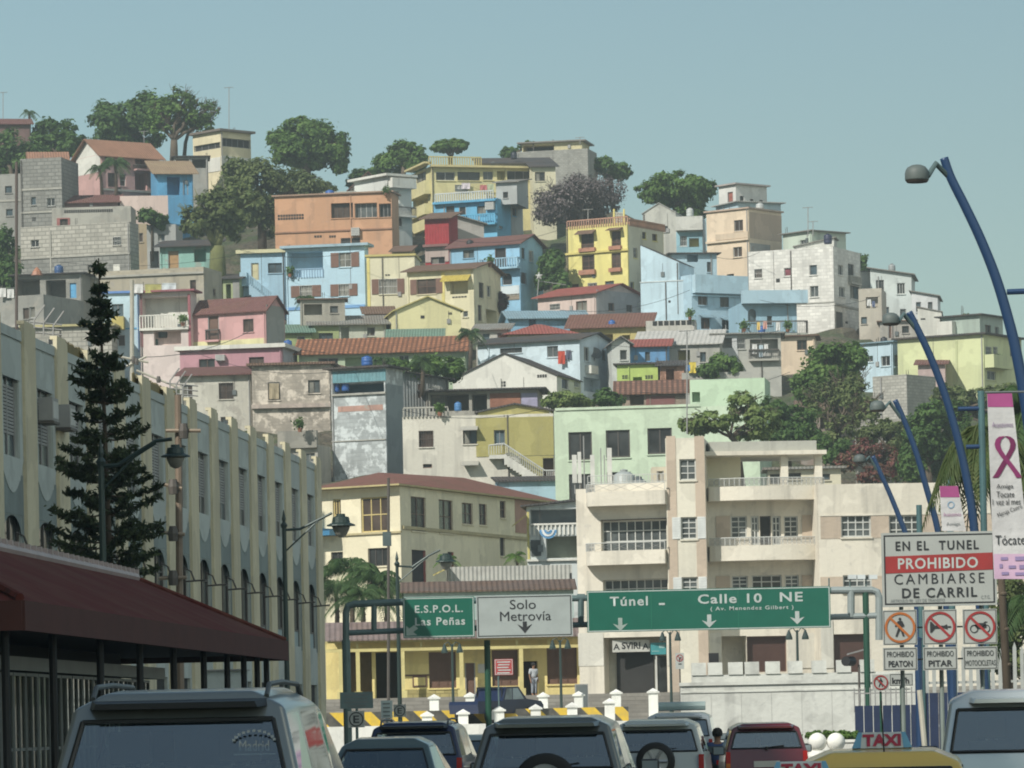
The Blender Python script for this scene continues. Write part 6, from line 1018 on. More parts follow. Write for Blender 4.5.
p = at(713.5, 660, 64.1); o = thing('loudspeaker', 'black box loudspeaker standing on the battlemented wall', 'loudspeaker', (p.x, 64.1, z0)); mb = MB(); mb.box(p.x-.2, p.x+.22, 63.95, 64.3, at(713, 665.5, 64).z, at(713, 653, 64).z, BLACK); mb.build('case', o); mb = MB(); mb.box(p.x-.08, p.x+.08, 64.0, 64.2, z0, at(713, 665.5, 64).z-.002, BLACK); mb.build('stand', o)
p = at(850, 660, 60); o = thing('security_camera', 'dark security camera with a hood on a thin post before the wall', 'camera', (p.x, 60, 0)); mb = MB(); mb.tube([(p.x+.35, 60, 0), (p.x+.35, 60, p.z-.2)], .05, FR_D, 6); mb.build('post', o); mb = MB(); mb.tube([(p.x-.2, 59.7, p.z-.05), (p.x+.1, 60.2, p.z-.05)], .2, BLACK, 10); mb.build('camera_body', o); mb = MB(); q = [Vector((p.x-.1, 59.5, p.z+.2)), Vector((p.x+.75, 59.8, p.z+.42)), Vector((p.x+.75, 60.4, p.z+.42)), Vector((p.x-.1, 60.3, p.z+.2))]; mb.hexa([*q, *[a+Vector((0, 0, .06)) for a in q]], FR_G); mb.build('hood', o)
# ---------------------------------------------------------------- blue curved street lamps with banners
BLU = paint((.016, .048, .12), .4, .1, .1, name='blue_enamel'); TEAL = paint((.07, .15, .16), .5, .1)
def lamp(lab, pts, d, w0, head, hw, arm=None):
    pts3 = [at(x, y, d) for x, y in pts]; bx = pts3[-1]; t_ = thing('street_lamp', lab, 'street lamp', (bx.x, bx.y, .13), 'blue curved street lamps'); ps = pts3+[Vector((bx.x+.15, bx.y, .13))]
    sm = []
    for a in range(len(ps)-1):      # Catmull-Rom through the traced points
        p0, p1, p2, p3 = ps[max(a-1, 0)], ps[a], ps[a+1], ps[min(a+2, len(ps)-1)]
        for j in range(6): u = j/6; sm.append(.5*((2*p1)+(p2-p0)*u+(2*p0-5*p1+4*p2-p3)*u*u+(3*p1-p0-3*p2+p3)*u**3))
    sm.append(ps[-1]); m2 = MB(); m2.tube(sm, [w0*(.72+.3*j/len(sm)) for j in range(len(sm))], BLU, 10); m2.build('mast', t_, smooth=True)
    hx, hy = head; c = at(hx, hy, d-.3); m2 = MB(); r = hw*d/F/2; m2.lathe(c, [(r*.98, -r*.5), (r, -r*.42), (r*1.0, .05*r), (r*.93, r*.35), (r*.75, r*.6), (r*.4, r*.76), (.03, r*.8)], paint((.10, .125, .12), .6), 18); hd = m2.build('lamp_head', t_, smooth=True)
    m2 = MB(); m2.lathe((c.x, c.y, c.z-r*.68), [(r*.85, 0), (r*.97, .17*r)], FR_D, 18); m2.build('lens', hd)
    m2 = MB(); a1 = at(hx+hw*.45, hy+2, d-.3); m2.tube([a1, (a1+ps[0])/2+Vector((0, 0, .06)), at(pts[1][0]-3, pts[1][1]-2, d)], .05, GST, 8); m2.build('arm', t_); return t_
lamp('nearest and tallest blue curved street lamp at the right edge', [(944, 158), (951, 178), (965, 206), (981, 240), (996, 278), (1008, 318), (1017, 356), (1028, 420), (1036, 500)], 26, .105, (920, 170), 24)
lamp('second blue curved street lamp behind the pink ribbon banners', [(909, 312), (918, 330), (931, 358), (945, 395), (956, 432), (965, 470), (972, 510), (977, 560), (981, 620)], 33, .105, (893, 317), 17)
lamp('third blue curved street lamp in front of the flowering thicket', [(895, 400), (904, 420), (916, 452), (927, 490), (936, 522), (941, 550), (946, 600)], 41, .10, (879, 405), 15)
lamp('farthest and shortest blue curved street lamp by the beige block', [(873, 456), (880, 472), (889, 492), (898, 514), (906, 535), (912, 560), (917, 610)], 51, .105, (861, 458), 12)
BNW = plaster((.62, .62, .62), .1); BNP = paint((.36, .07, .22), .7, name='pink_cloth'); BNL = paint((.58, .40, .54), .7); RIB = paint((.15, .012, .075), .6, name='magenta_print')
def banner(lab, c4, d, texts=()):
    """c4: pixel corners tl, tr, br, bl; the sheet hangs slightly curved"""
    P4 = [at(x, y, d) for x, y in c4]; t_ = thing('banner', lab, 'banner', (P4[0]+P4[1])/2, 'pink ribbon banners'); base = t_.location
    def S(u, v, o=0): a = P4[0].lerp(P4[1], u); b = P4[3].lerp(P4[2], u); p = a.lerp(b, v); return p+Vector((0, .006*math.sin(math.pi*v)*math.sin(4*u+1.2)-o, 0))
    def grid(u0, u1, v0, v1, m, nm, o, nu=6, nv=14):
        mb = MB()
        for i in range(nu):
            for j in range(nv): a, b = u0+(u1-u0)*i/nu, u0+(u1-u0)*(i+1)/nu; c, d_ = v0+(v1-v0)*j/nv, v0+(v1-v0)*(j+1)/nv; mb.face([S(a, c, o), S(a, d_, o), S(b, d_, o), S(b, c, o)], m)
        return mb.build(nm, t_)
    def strip(pts, wd, m, nm, o=.012):
        mb = MB()
        for (u0, v0), (u1, v1) in zip(pts, pts[1:]): 
            mb.face([S(u0-wd, v0, o), S(u1-wd, v1, o), S(u1+wd, v1, o), S(u0+wd, v0, o)], m)
        mb.build(nm, t_)
    return t_, S, grid, strip
def banner_text(t_, S, txt, u, v, w, h, m, slant=0):
    c = S(u, v, .016)-t_.location; o = lettering(t_, txt, c.x, c.y, c.z, w, h, m, .0, slant); return o
t_, S, grid, strip = banner('larger white banner with a magenta awareness ribbon and pink bands', ((987, 393), (1012, 393), (1032, 579), (994, 579)), 25)
grid(0, 1, 0, 1, BNW, 'cloth', 0); grid(.01, .99, .0, .075, BNP, 'pink_band', .006); grid(.01, .99, .865, 1, BNL, 'lilac_band', .006)
k = 25/F
loop = [(.62+.30*math.cos(a), .265+.045*math.sin(a)) for a in [math.radians(q) for q in range(150, 391, 12)]]
strip([(.16, .455), (.24, .44), (.45, .385), (.66, .335), (.80, .30), (.84, .275), (.80, .25), (.68, .235), (.58, .232)], .095, RIB, 'ribbon_print', .012); strip([(.93, .455), (.86, .43), (.66, .38), (.45, .335), (.32, .30), (.29, .275), (.34, .25), (.46, .235), (.60, .232)], .095, paint((.21, .02, .11), .6), 'ribbon_print', .016)
banner_text(t_, S, 'Avanzemos', .52, .17, 21*k, 5.5*k, paint((.26, .18, .30)), 0); banner_text(t_, S, 'Amiga', .45, .505, 17*k, 6*k, INK); banner_text(t_, S, 'Tocate', .45, .545, 18*k, 6*k, INK); banner_text(t_, S, '1 vez al mes', .47, .585, 28*k, 6*k, INK); banner_text(t_, S, 'Maruja Castro', .55, .635, 26*k, 5.5*k, INK, -.35); banner_text(t_, S, 'Tócate', .50, .79, 30*k, 9.5*k, INK)
for a, c, w_, h_ in ((.3, .89, 7, 3), (.72, .89, 9, 4), (.2, .93, 3, 4), (.5, .935, 7, 3), (.8, .935, 8, 4), (.3, .97, 7, 3), (.7, .972, 10, 3)):
    p = S(a, c, .014)-t_.location; mb = MB(); mb.box(p.x-w_*k/2, p.x+w_*k/2, p.y-.004, p.y, p.z-h_*k/2, p.z+h_*k/2, paint((.28, .22, .40))); mb.build('printed_mark', t_, local=True)
m2 = MB(); m2.tube([at(985, 392.5, 25), at(1040, 391.5, 25)], .02, STEEL, 6); m2.build('rod', t_)
t_, S, grid, strip = banner('smaller white banner with a pink top band hanging farther off', ((939.5, 486), (958, 486), (966, 531), (942, 531)), 34)
grid(0, 1, 0, 1, BNW, 'cloth', 0); grid(.01, .99, 0, .25, BNP, 'pink_band', .006); k = 34/F; banner_text(t_, S, 'Avanzemos', .5, .63, 18*k, 4*k, paint((.45, .25, .40))); banner_text(t_, S, 'Amiga', .5, .85, 14*k, 4*k, INKG)
p = S(.5, .42, .012)-t_.location; ringmesh(t_, p.x, p.z, .08, .02, paint((.2, .35, .5)), False, p.y)
for lab, px, y0, d in (('teal banner pole right of the second curved lamp', 981, 391, 33), ('short teal banner pole behind the smaller banner', 949, 462, 40), ('short grey pole above the no lane change sign', 919, 505, 46)):
    p = at(px, y0, d); o = thing('banner_pole', lab, 'pole', (p.x, d, .13), 'teal banner poles'); mb = MB(); mb.tube([(p.x, d, .13), (p.x, d, p.z)], .075 if px > 970 else .09, TEAL, 10); mb.build('pole', o)
    if px > 970:
        for y in (409, 447): mb = MB(); mb.tube([at(958 if y < 420 else 966, y, d), at(px, y-.5, d)], .05, BLU, 8); mb.build('cross_arm', o)
p = at(1010, 292, 26); o = thing('lamp_cross_arm', 'short blue cross arm off the tallest curved lamp', 'arm', p); mb = MB(); mb.tube([at(1007, 292, 26), at(1045, 290.5, 26)], .05, BLU, 8); mb.build('arm_tube', o)
# ---------------------------------------------------------------- fences on the right
FB_ = paint((.012, .026, .075), .6, name='blue_sheet'); FP = paint((.40, .42, .40), .7, name='grey_picket'); fd = 46
o = thing('blue_fence', 'dark blue sheet metal fence with pickets on top', 'fence', at(930, 715, fd)); mb = MB(); x0, x1 = at(855, 715, fd).x, at(1080, 715, fd).x; zt = at(900, 705, fd).z; c = int((x1-x0)/.28)
for j in range(c): x = x0+(x1-x0)*j/c; mb.box(x, x+.26, fd, fd+.05+.03*(j % 2), .13, zt+(.35 if x > at(920, 700, fd).x else 0), FB_)
mb.build('fence_panel', o); mb = MB()
for j in range(int((at(925, 700, fd).x-x0)/.16)): x = x0+.16*j; mb.tube([(x, fd+.1, zt-.2), (x, fd+.1, zt+.55)], .018, FR_G, 5)
mb.box(x0, at(925, 700, fd).x, fd+.09, fd+.11, zt+.36, zt+.4, FR_G); mb.build('picket', o)
o = thing('picket_fence', 'tall pale pointed picket fence behind the tunnel signs', 'fence', at(990, 680, fd+3)); mb = MB(); fx = fd+3
for j in range(40):
    x = at(920, 700, fx).x+.24*j; zt2 = at(960, 648, fx).z+.5*math.sin(j*1.7)*.3; mb.hexa([(x-.06, fx, .1), (x+.06, fx, .1), (x+.06, fx+.04, .1), (x-.06, fx+.04, .1), (x-.06, fx, zt2), (x+.06, fx, zt2), (x+.06, fx+.04, zt2), (x-.06, fx+.04, zt2)], FP); mb.face([(x-.06, fx, zt2), (x+.06, fx, zt2), (x, fx, zt2+.18)], FP)
mb.build('picket', o); mb = MB(); mb.box(at(920, 700, fx).x, at(920, 700, fx).x+9.6, fx+.045, fx+.09, 1.2, 1.28, FP); mb.box(at(920, 700, fx).x, at(920, 700, fx).x+9.6, fx+.045, fx+.09, 2.6, 2.68, FP); mb.build('rail', o)
for px, w_, col, lab in ((918, .10, BLU, 'slim blue pole behind the no pedestrians sign'), (952, .11, BLU, 'slim blue pole right of the PITAR plate'), (919.5, .07, paint((.50, .48, .40)), 'leaning pale post in front of the blue fence')):
    d = 40 if col is BLU else 38; p = at(px, 640 if col is BLU else 690, d); o = thing('slim_pole', lab, 'pole', (p.x, d, .13)); mb = MB(); mb.tube([(p.x+(0 if col is BLU else .15), d, .13), (p.x, d, p.z)], w_, col, 8); mb.build('pole', o)
    if col is BLU: mb = MB(); mb.lathe((p.x, d, p.z), [(w_*1.1, 0), (w_*1.1, .05), (.02, .09)], col, 8); mb.build('cap', o)
    else: mb = MB(); mb.box(p.x-.05, p.x+.2, d-.09, d+.09, .13, .2, col); mb.build('foot', o)
# stone balls and hedge
for px, lab in ((817.5, 'white stone ball left of the pair beside the red car'), (836, 'white stone ball right of the pair beside the taxi sign')):
    p = at(px, 742, 42); o = thing('stone_ball', lab, 'bollard', (p.x, 42, .13), 'white stone balls'); r = .26; mb = MB(); mb.lathe((p.x, 42, p.z), [(.02, -r)]+[(r*math.cos(math.radians(a)), r*math.sin(math.radians(a))) for a in range(-75, 76, 15)]+[(.02, r)], WHW, 20); mb.build('ball', o, smooth=True); mb = MB(); mb.lathe((p.x, 42, .13), [(.3, 0), (.3, .4), (.2, max(.45, p.z-.13-r*.9))], WHW, 16); mb.build('pedestal', o)
mb = MB(); x0, x1 = at(800, 745, 43).x, at(858, 745, 43).x; o = thing('low_wall', 'low white kerb wall behind the stone balls', 'wall', ((x0+x1)/2, 43.2, 0)); mb.box(x0, x1, 43, 43.4, .13, at(820, 743, 43).z, WHW); mb.build('kerb', o); mb = MB(); mb.box(x0-.03, x1+.03, 42.96, 43.44, at(820, 743, 43).z+.002, at(820, 743, 43).z+.08, WHW); mb.build('coping', o)
# ---------------------------------------------------------------- old style lanterns and poles on the left
LGN = paint((.028, .05, .045), .45, .2, name='dark_green_iron'); LGL = glassy((.45, .44, .38), .3, 'lantern_glass')
def lantern(lab, bpx, bpy, d, arm, head, s=1.0, gr='dark green lantern posts'):
    p = at(bpx, bpy, d); t_ = thing('lantern_post', lab, 'street lamp', (p.x, d, .13), gr); m2 = MB()
    m2.tube([(p.x, d, .13), (p.x, d, .9), (p.x, d, p.z)], [.14, .10, .07], LGN, 10); m2.lathe((p.x, d, p.z), [(.09, 0), (.12, .1), (.05, .2), (.07, .3), (.01, .6)], LGN, 8); m2.build('post', t_)
    q = [at(x, y, d) for x, y in arm]; m2 = MB(); m2.tube(q, .045, LGN, 7); m2.tube([Vector((p.x, d, p.z-.9*s)), q[len(q)//2]-Vector((.1, 0, .12)), q[-2]-Vector((0, 0, .05))], .03, LGN, 6); m2.build('arm', t_)
    c = at(*head, d); m2 = MB(); m2.lathe(c, [(.16*s, .45*s), (.17*s, .36*s), (.30*s, .33*s), (.34*s, .12*s), (.52*s, .05*s), (.54*s, 0)], LGN, 14); hd = m2.build('lantern_head', t_); m2 = MB(); m2.lathe((c.x, c.y, c.z-.42*s), [(.06*s, 0), (.2*s, .08*s), (.30*s, .28*s), (.34*s, .415*s)], LGL, 14); m2.build('lantern_glass', hd, smooth=True); return t_
lantern('tall lantern post by the far end of the bus station', 284, 528, 50, [(284, 530), (300, 529), (318, 520), (332, 513)], (341, 526), .9)
lantern('lantern post in front of the cream hotel doorway', 397, 566, 62, [(397, 566), (412, 567), (428, 556), (440, 550)], (446, 562), .8)
lantern('lantern post beside the tall pine with a long curved arm', 101, 466, 34, [(101, 466), (118, 465), (138, 452), (156, 441), (172, 439)], (175.5, 457), .62)
for k, (px, yt, d, lab) in enumerate(((670, 632, 71, 'slim double lamp post in front of the glass shop door'), (452, 644, 71, 'slim double lamp post in front of the arcade window'), (560, 640, 71, 'slim double lamp post near the right end of the arcade'), (797, 630, 66, 'slim dark lamp post behind the battlemented wall'))):
    p = at(px, yt, d); t_ = thing('plaza_lamp', lab, 'street lamp', (p.x, d, PLAZA), 'slim plaza lamps'); m2 = MB(); m2.tube([(p.x, d, PLAZA-1.5*(k == 3)), (p.x, d, PLAZA+.8), (p.x, d, p.z)], [.13, .07, .05], LGN, 8); m2.build('post', t_)
    for sx in (-1, 1):
        m2 = MB(); m2.tube([(p.x, d, p.z-.15), (p.x+sx*.18, d, p.z+.1), (p.x+sx*.36, d, p.z)], .025, LGN, 6); hd = m2.build('arm', t_); m2 = MB(); m2.lathe((p.x+sx*.36, d, p.z-.42), [(.16, 0), (.15, .1), (.08, .3), (.04, .42)], LGN, 10); m2.build('lamp_shade', hd)
def pole(lab, px, y0, y1, d, r, arms=(), m=None, gr=None, dx=0):
    a, b = at(px, y0, d), at(px+dx, y1, d); t_ = thing('utility_pole', lab, 'pole', (b.x, d, b.z), gr); m2 = MB(); m2.tube([b, a], [r*1.15, r], m or paint((.20, .15, .11)), 8); m2.build('pole', t_)
    for x0, ya, x1, yb in arms: m2 = MB(); m2.tube([at(x0, ya, d-.15), at(x1, yb, d-.15)], r*.6, m or paint((.28, .22, .16)), 6); m2.build('cross_arm', t_)
    for x0, ya, x1, yb in arms: m2 = MB(); c = at((x0+x1)/2, (ya+yb)/2, d-.2); m2.lathe((c.x, c.y, c.z), [(.12, -.2), (.14, 0), (.1, .2)], FR_D, 8); m2.build('insulator', t_)
    return t_
pole('rusty utility pole with several arms right of the pine', 178, 395, 735, 40, .09, [(165, 430, 200, 430), (163, 484, 181, 488), (160, 532, 184, 534), (158, 578, 186, 577)], dx=3)
pole('pale utility pole with a cross arm behind the pine top', 132, 280, 735, 92, .13, [(118, 356, 148, 362), (126, 366, 146, 356), (136, 370, 180, 388)], paint((.42, .40, .33)))
pole('very thin dark mast rising above the left end of the civic building', 16.5, 162, 735, 90, .09, (), paint((.10, .075, .065)))
stretch(NAMES0); K = TELE
for lab, px, y0, y1, d in (('thin television aerial left of the cream tower house', 144, 131, 146, 166), ('tall thin aerial above the cream tower house', 229, 87, 130, 170), ('thin aerial with a yagi on the right skyline', 808, 207, 236, 148), ('short aerial beside the yagi on the white brick house', 813, 221, 236, 148), ('tall mast standing before the mint green block', 687, 330, 434, 100), ('small mast on the dark hut at the far left hilltop', 3, 92, 124, 175), ('aerial on the summit block house', 580, 137, 144, 171), ('aerial on the roof of the lemon yellow house', 588, 209, 222, 147)):
    a, b = at(px, y0, d), at(px, y1, d); t_ = thing('television_aerial', lab, 'aerial', b, 'aerials on the hill'); m2 = MB(); m2.tube([b, a], .045 if d > 120 else .05, FR_G, 5); m2.build('mast', t_); m2 = MB(); m2.tube([a+Vector((-.55, 0, -.08)), a+Vector((.5, 0, -.02))], .03, FR_G, 5)
    for j in range(4): m2.tube([a+Vector((-.45+.3*j, -.35, -.06)), a+Vector((-.45+.3*j, .35, -.06))], .02, FR_G, 4)
    m2.build('antenna_boom', t_)
for x0, y0, x1, y1, d0, d1, lab in ((132, 357, 252, 330, 92, 118, 'overhead cable from the pale pole up to the pink house'),):
    a, b = at(x0, y0, d0), at(x1, y1, d1); mb = MB(); mb.tube([a.lerp(b, j/14)-Vector((0, 0, 1.2*4*(j/14)*(1-j/14)*.5)) for j in range(15)], .022, BLACK, 5); o = mb.build('overhead_cable'); tag(o, lab, 'cable', None)
t_ = pole('thin dark pole with a grey transformer box before the hotel', 388.5, 478, 720, 64, .06, (), FR_D)
m2 = MB(); c = at(387, 539, 63.8); m2.box(c.x-.18, c.x+.18, c.y-.2, c.y+.15, at(387, 546, 63.8).z, at(387, 532, 63.8).z, paint((.08, .11, .11))); m2.build('transformer_box', t_)
# security wires frames on the civic roof
for k, (px, py, d, dx) in enumerate(((40, 336, 40.5, 6), (176, 397, 47, 4))):
    b0 = at(px, py, d); o = thing('wire_bracket', ['leaning wire brackets on the roof left of the pine', 'leaning wire brackets on the roof right of the pine'][k], 'bracket', b0)
    for j in range(3): m2 = MB(); a = at(px+dx*j*1.6-6, py, d); c = at(px+dx*j*1.6-6, py-16+3*j, d); m2.tube([a, c, c+Vector((.3, 0, .4))], .025, FR_G, 5); m2.build('angle_iron', o)
    for j in range(3): m2 = MB(); m2.tube([at(px-10, py-14+5*j, d), at(px+22, py-11+5*j, d)], .02, FR_G, 4); m2.build('wire', o)
# ---------------------------------------------------------------- vegetation
def quads_obj(name, cen, nrm, size, mat, parent, aspect=1.7):
    """leaf sprays: one bent quad pair per leaf, from numpy arrays"""
    n = len(cen); nrm = nrm/np.linalg.norm(nrm, axis=1, keepdims=True); r = RNG.normal(size=(n, 3)); a = np.cross(nrm, r); a /= np.linalg.norm(a, axis=1, keepdims=True)+1e-9; b = np.cross(nrm, a)
    s = size if np.ndim(size) else np.full(n, size); s = s[:, None]
    p0 = cen-a*s*aspect/2; p1 = cen+b*s/2+nrm*s*.12; p2 = cen+a*s*aspect/2; p3 = cen-b*s/2+nrm*s*.12
    o = root_of(parent).location if parent is not None else Vector((0, 0, 0))
    v = np.stack([p0, p1, p2, p3], 1).reshape(-1, 3)-np.array(o); me = bpy.data.meshes.new(name)
    me.vertices.add(4*n); me.vertices.foreach_set('co', v.ravel()); me.loops.add(4*n); me.loops.foreach_set('vertex_index', np.arange(4*n)); me.polygons.add(n); me.polygons.foreach_set('loop_start', np.arange(0, 4*n, 4)); me.polygons.foreach_set('loop_total', np.full(n, 4))
    me.materials.append(mat); me.update(); me.validate(); ob = bpy.data.objects.new(name, me); COL.objects.link(ob)
    if parent is not None: ob.parent = parent
    return ob
def crown_points(blobs, n, clump=.34, hollow=.55, nsub=40):
    """blobs: (centre, rx, ry, rz); leaves gather in sub-clumps near each blob's skin"""
    C_, NN = [], []; vol = [b[1]*b[3] for b in blobs]; tot = sum(vol)
    for (c, rx, ry, rz), vv in zip(blobs, vol):
        clump_ = clump*.72; k = max(30, int(n*vv/tot)); d = RNG.normal(size=(nsub, 3)); d /= np.linalg.norm(d, axis=1, keepdims=True); rad = hollow+(1-hollow)*RNG.random(nsub)**.6*.9
        sc_ = d*rad[:, None]*(.72+.3*RNG.random((nsub, 1))); w_ = RNG.random(nsub)**.7+.25; idx = RNG.choice(nsub, k, p=w_/w_.sum())
        g = RNG.normal(size=(k, 3)); g /= np.linalg.norm(g, axis=1, keepdims=True); g *= (RNG.random((k, 1))**.5)*clump_*(.55+1.1*RNG.random((nsub, 1))[idx])*(1+.5*(RNG.random((k, 1)) < .12))
        p = sc_[idx]+g; C_.append(np.array(c)+p*np.array([rx, ry, rz])); nn = g*1.2+sc_[idx]*.5+RNG.normal(size=(k, 3))*.8*clump+np.array([0, 0, .3]); NN.append(nn)
    return np.concatenate(C_), np.concatenate(NN)
def limb(mb, a, b, r0, r1, mat, wob=.12, seg=6):
    a, b = Vector(a), Vector(b); L = (b-a).length; pts = [a.lerp(b, j/6)+Vector((random.uniform(-1, 1), random.uniform(-1, 1), random.uniform(-.5, .5)))*L*wob*.4*(0 if j in (0, 6) else 1)+Vector((0, 0, L*.06*math.sin(math.pi*j/6))) for j in range(7)]
    mb.tube(pts, [r0+(r1-r0)*j/6 for j in range(7)], mat, seg)
def tree(label, bx, by, d, blobs, leaf, n=3500, size=.42, tr=.28, bark=BARK, name='leafy_tree', cat='tree', group='trees on the hill', twigs=0, fork=None, clump=.34, hollow=.55, limbs=True, below=3.0):
    """base pixel bx, by; blobs in pixels (x, y, rx, ry)"""
    base = at(bx, by, d); k = d/F; t_ = thing(name, label, cat, base, group); B = []
    for (x, y, rx, ry) in blobs: c = at(x, y, d+random.uniform(-.3, .3)*rx*k); B.append((tuple(c), rx*k, max(rx, ry)*k*.8, ry*k))
    mb = MB(); fk = at(*fork, d) if fork else base.lerp(Vector(B[0][0]), .45); f0 = base-Vector((0, 0, below)); mb.tube([f0, base.lerp(fk, .5)+Vector((.05, 0, 0)), fk], [tr*1.35, tr*1.05, tr*.9], bark, 9)
    if limbs:
        for c, rx, ry, rz in B:
            limb(mb, fk, Vector(c)+Vector((0, 0, rz*.1)), tr*.6, tr*.2, bark)
            for j in range(4+twigs):
                th = random.uniform(0, 2*math.pi); e_ = Vector(c)+Vector((math.cos(th)*rx*.8, math.sin(th)*ry*.5, random.uniform(-.1, .85)*rz)); s_ = fk.lerp(Vector(c), random.uniform(.35, .95)); limb(mb, s_, e_, tr*.26, tr*.06, bark, .16, 5)
                if twigs:
                    for q in range(4): e2 = e_+Vector((random.uniform(-1, 1)*rx*.35, random.uniform(-1, 1)*ry*.3, random.uniform(-.1, .5)*rz)); limb(mb, s_.lerp(e_, random.uniform(.4, .9)), e2, tr*.1, .02, bark, .16, 4)
    mb.build('trunk', t_, smooth=True)
    kk_ = 2.3 if size > .2 else 1.3; p, nn = crown_points(B, int(n*kk_), clump, hollow); quads_obj('crown', p, nn, size*.62*(.55+.9*RNG.random(len(p))), leaf, t_); return t_
tree('dark broad tree at the far left of the hilltop', 12, 178, 172, [(5, 150, 26, 20), (30, 160, 24, 18), (-8, 172, 22, 16)], LEAF_D, 3600, .5)
tree('round dark tree left of the pink two storey house', 58, 168, 174, [(56, 134, 26, 17), (40, 146, 20, 14), (72, 146, 18, 14)], LEAF_D, 3800, .48)
tree('large dense tree behind the pink house at the hilltop', 130, 165, 180, [(128, 118, 28, 20), (108, 122, 20, 20), (150, 112, 24, 20), (135, 136, 30, 16), (112, 138, 20, 14)], LEAF_D, 7500, .5, .45)
tree('open crowned silk cotton tree with thick pale limbs at the hilltop', 173, 158, 171, [(180, 102, 20, 14), (164, 112, 18, 14), (196, 112, 18, 13), (181, 124, 20, 12), (205, 126, 12, 10), (158, 124, 14, 12)], LEAF_M, 1700, .42, .42, twigs=6, fork=(174, 140), clump=.3, hollow=.7)
tree('bare twigged tree spreading right of the silk cotton tree', 182, 152, 172, [(210, 106, 10, 9), (205, 120, 12, 10), (216, 112, 5, 5)], LEAF_M, 110, .3, .2, twigs=7, fork=(188, 134))
tree('large rounded dense green tree on the skyline left of centre', 306, 182, 172, [(306, 132, 27, 19), (288, 148, 22, 17), (328, 144, 21, 19), (308, 156, 32, 16), (278, 140, 12, 12), (340, 162, 10, 14)], LEAF_M, 8500, .46, .5)
tree('bright green tree left of the large yellow house', 402, 180, 170, [(406, 152, 20, 12), (392, 163, 20, 13), (416, 162, 12, 11)], LEAF_M, 3600, .44)
tree('dark small tree beyond the alley', 366, 190, 174, [(366, 176, 16, 9), (356, 182, 10, 8)], LEAF_D, 1500, .42)
tree('flat topped green tree behind the roof terrace of the yellow house', 450, 166, 174, [(451, 146, 17, 7), (440, 147, 10, 6), (461, 145, 9, 5)], LEAF_M, 2000, .42)
tree('small tree left of the summit cabin', 512, 162, 176, [(510, 153, 11, 7), (528, 146, 10, 5)], LEAF_D, 1000, .4)
tree('green tree right of the summit block house', 612, 180, 172, [(602, 166, 15, 9), (616, 172, 16, 9)], LEAF_D, 2200, .42)
tree('big thick trunked tree in front of the grey terrace', 217, 272, 147, [(215, 208, 24, 18), (196, 222, 18, 16), (236, 200, 24, 22), (228, 226, 20, 16)], LEAF_O, 3800, .4, .75, BARK_G, twigs=3, fork=(217, 246), clump=.28)
tree('wide dark olive tree behind the orange house', 262, 232, 158, [(258, 178, 28, 18), (238, 172, 20, 16), (284, 182, 28, 16), (308, 186, 20, 14), (254, 206, 26, 22), (272, 222, 14, 20)], LEAF_O, 6500, .42, .4)
tree('olive shrubby tree on the slope left of the orange house', 285, 214, 161, [(296, 200, 20, 12), (322, 190, 14, 9), (272, 214, 16, 14)], LEAF_O, 2400, .4)
tree('leafless purple grey tree beside the yellow terrace house', 580, 232, 156, [(582, 190, 28, 19), (556, 200, 24, 19), (606, 196, 24, 19), (580, 212, 36, 17), (546, 214, 16, 13)], TWIG, 7500, .24, .3, paint((.14, .12, .11), .9), twigs=4, clump=.42, hollow=.3)
tree('green spreading tree above the grey gable house', 678, 216, 158, [(678, 184, 28, 15), (656, 192, 20, 14), (700, 190, 18, 14), (684, 202, 24, 11), (690, 212, 16, 10)], LEAF_M, 6500, .44, .35)
tree('dark trees in the gully between the blue and yellow houses', 552, 296, 146, [(552, 262, 15, 14), (546, 280, 13, 14), (562, 284, 10, 14)], LEAF_D, 2400, .42)
tree('small round tree behind the white brick house', 861, 285, 150, [(861, 262, 7, 9), (862, 272, 5, 7)], LEAF_D, 800, .34)
tree('olive bush on the right skyline', 974, 338, 142, [(970, 322, 14, 8), (984, 324, 10, 6)], LEAF_O, 1500, .38)
tree('yellowish green bush below the long white house', 566, 414, 118, [(566, 399, 17, 9), (552, 402, 12, 7), (582, 402, 12, 7)], LEAF_L, 2600, .3, .12, group='bushes on the hill', name='bush', cat='bush')
tree('dark bush beside the lower blue house porch', 607, 410, 118, [(606, 398, 15, 9), (616, 402, 8, 7)], LEAF_D, 1500, .3, .12, group='bushes on the hill', name='bush', cat='bush')
tree('green bush in front of the grey house with clothes', 724, 384, 124, [(722, 364, 16, 10), (708, 370, 12, 8), (735, 370, 9, 8)], LEAF_M, 2400, .32, .12, group='bushes on the hill', name='bush', cat='bush')
tree('thick hedge of bushes under the orange barrel tiles', 420, 388, 122, [(396, 368, 18, 10), (428, 366, 20, 12), (452, 370, 16, 12), (410, 376, 30, 9)], LEAF_M, 4200, .32, .14, group='bushes on the hill', name='bush', cat='bush')
tree('dark shrub by the pinkish white wall', 152, 232, 153, [(150, 216, 13, 8), (160, 222, 9, 8)], LEAF_D, 1400, .36, .12, group='bushes on the hill', name='bush', cat='bush')
tree('dark green shrubs at the left edge of the slope', 6, 300, 146, [(4, 250, 14, 26), (12, 276, 12, 18), (-8, 270, 14, 28)], LEAF_D, 3000, .36, .16, group='bushes on the hill', name='bush', cat='bush')
tree('magenta flowering bush beside the alley', 503, 322, 143, [(502, 302, 7, 10)], foliage((.10, .03, .06), (.05, .06, .03)), 600, .3, .1, group='bushes on the hill', name='bush', cat='bush')
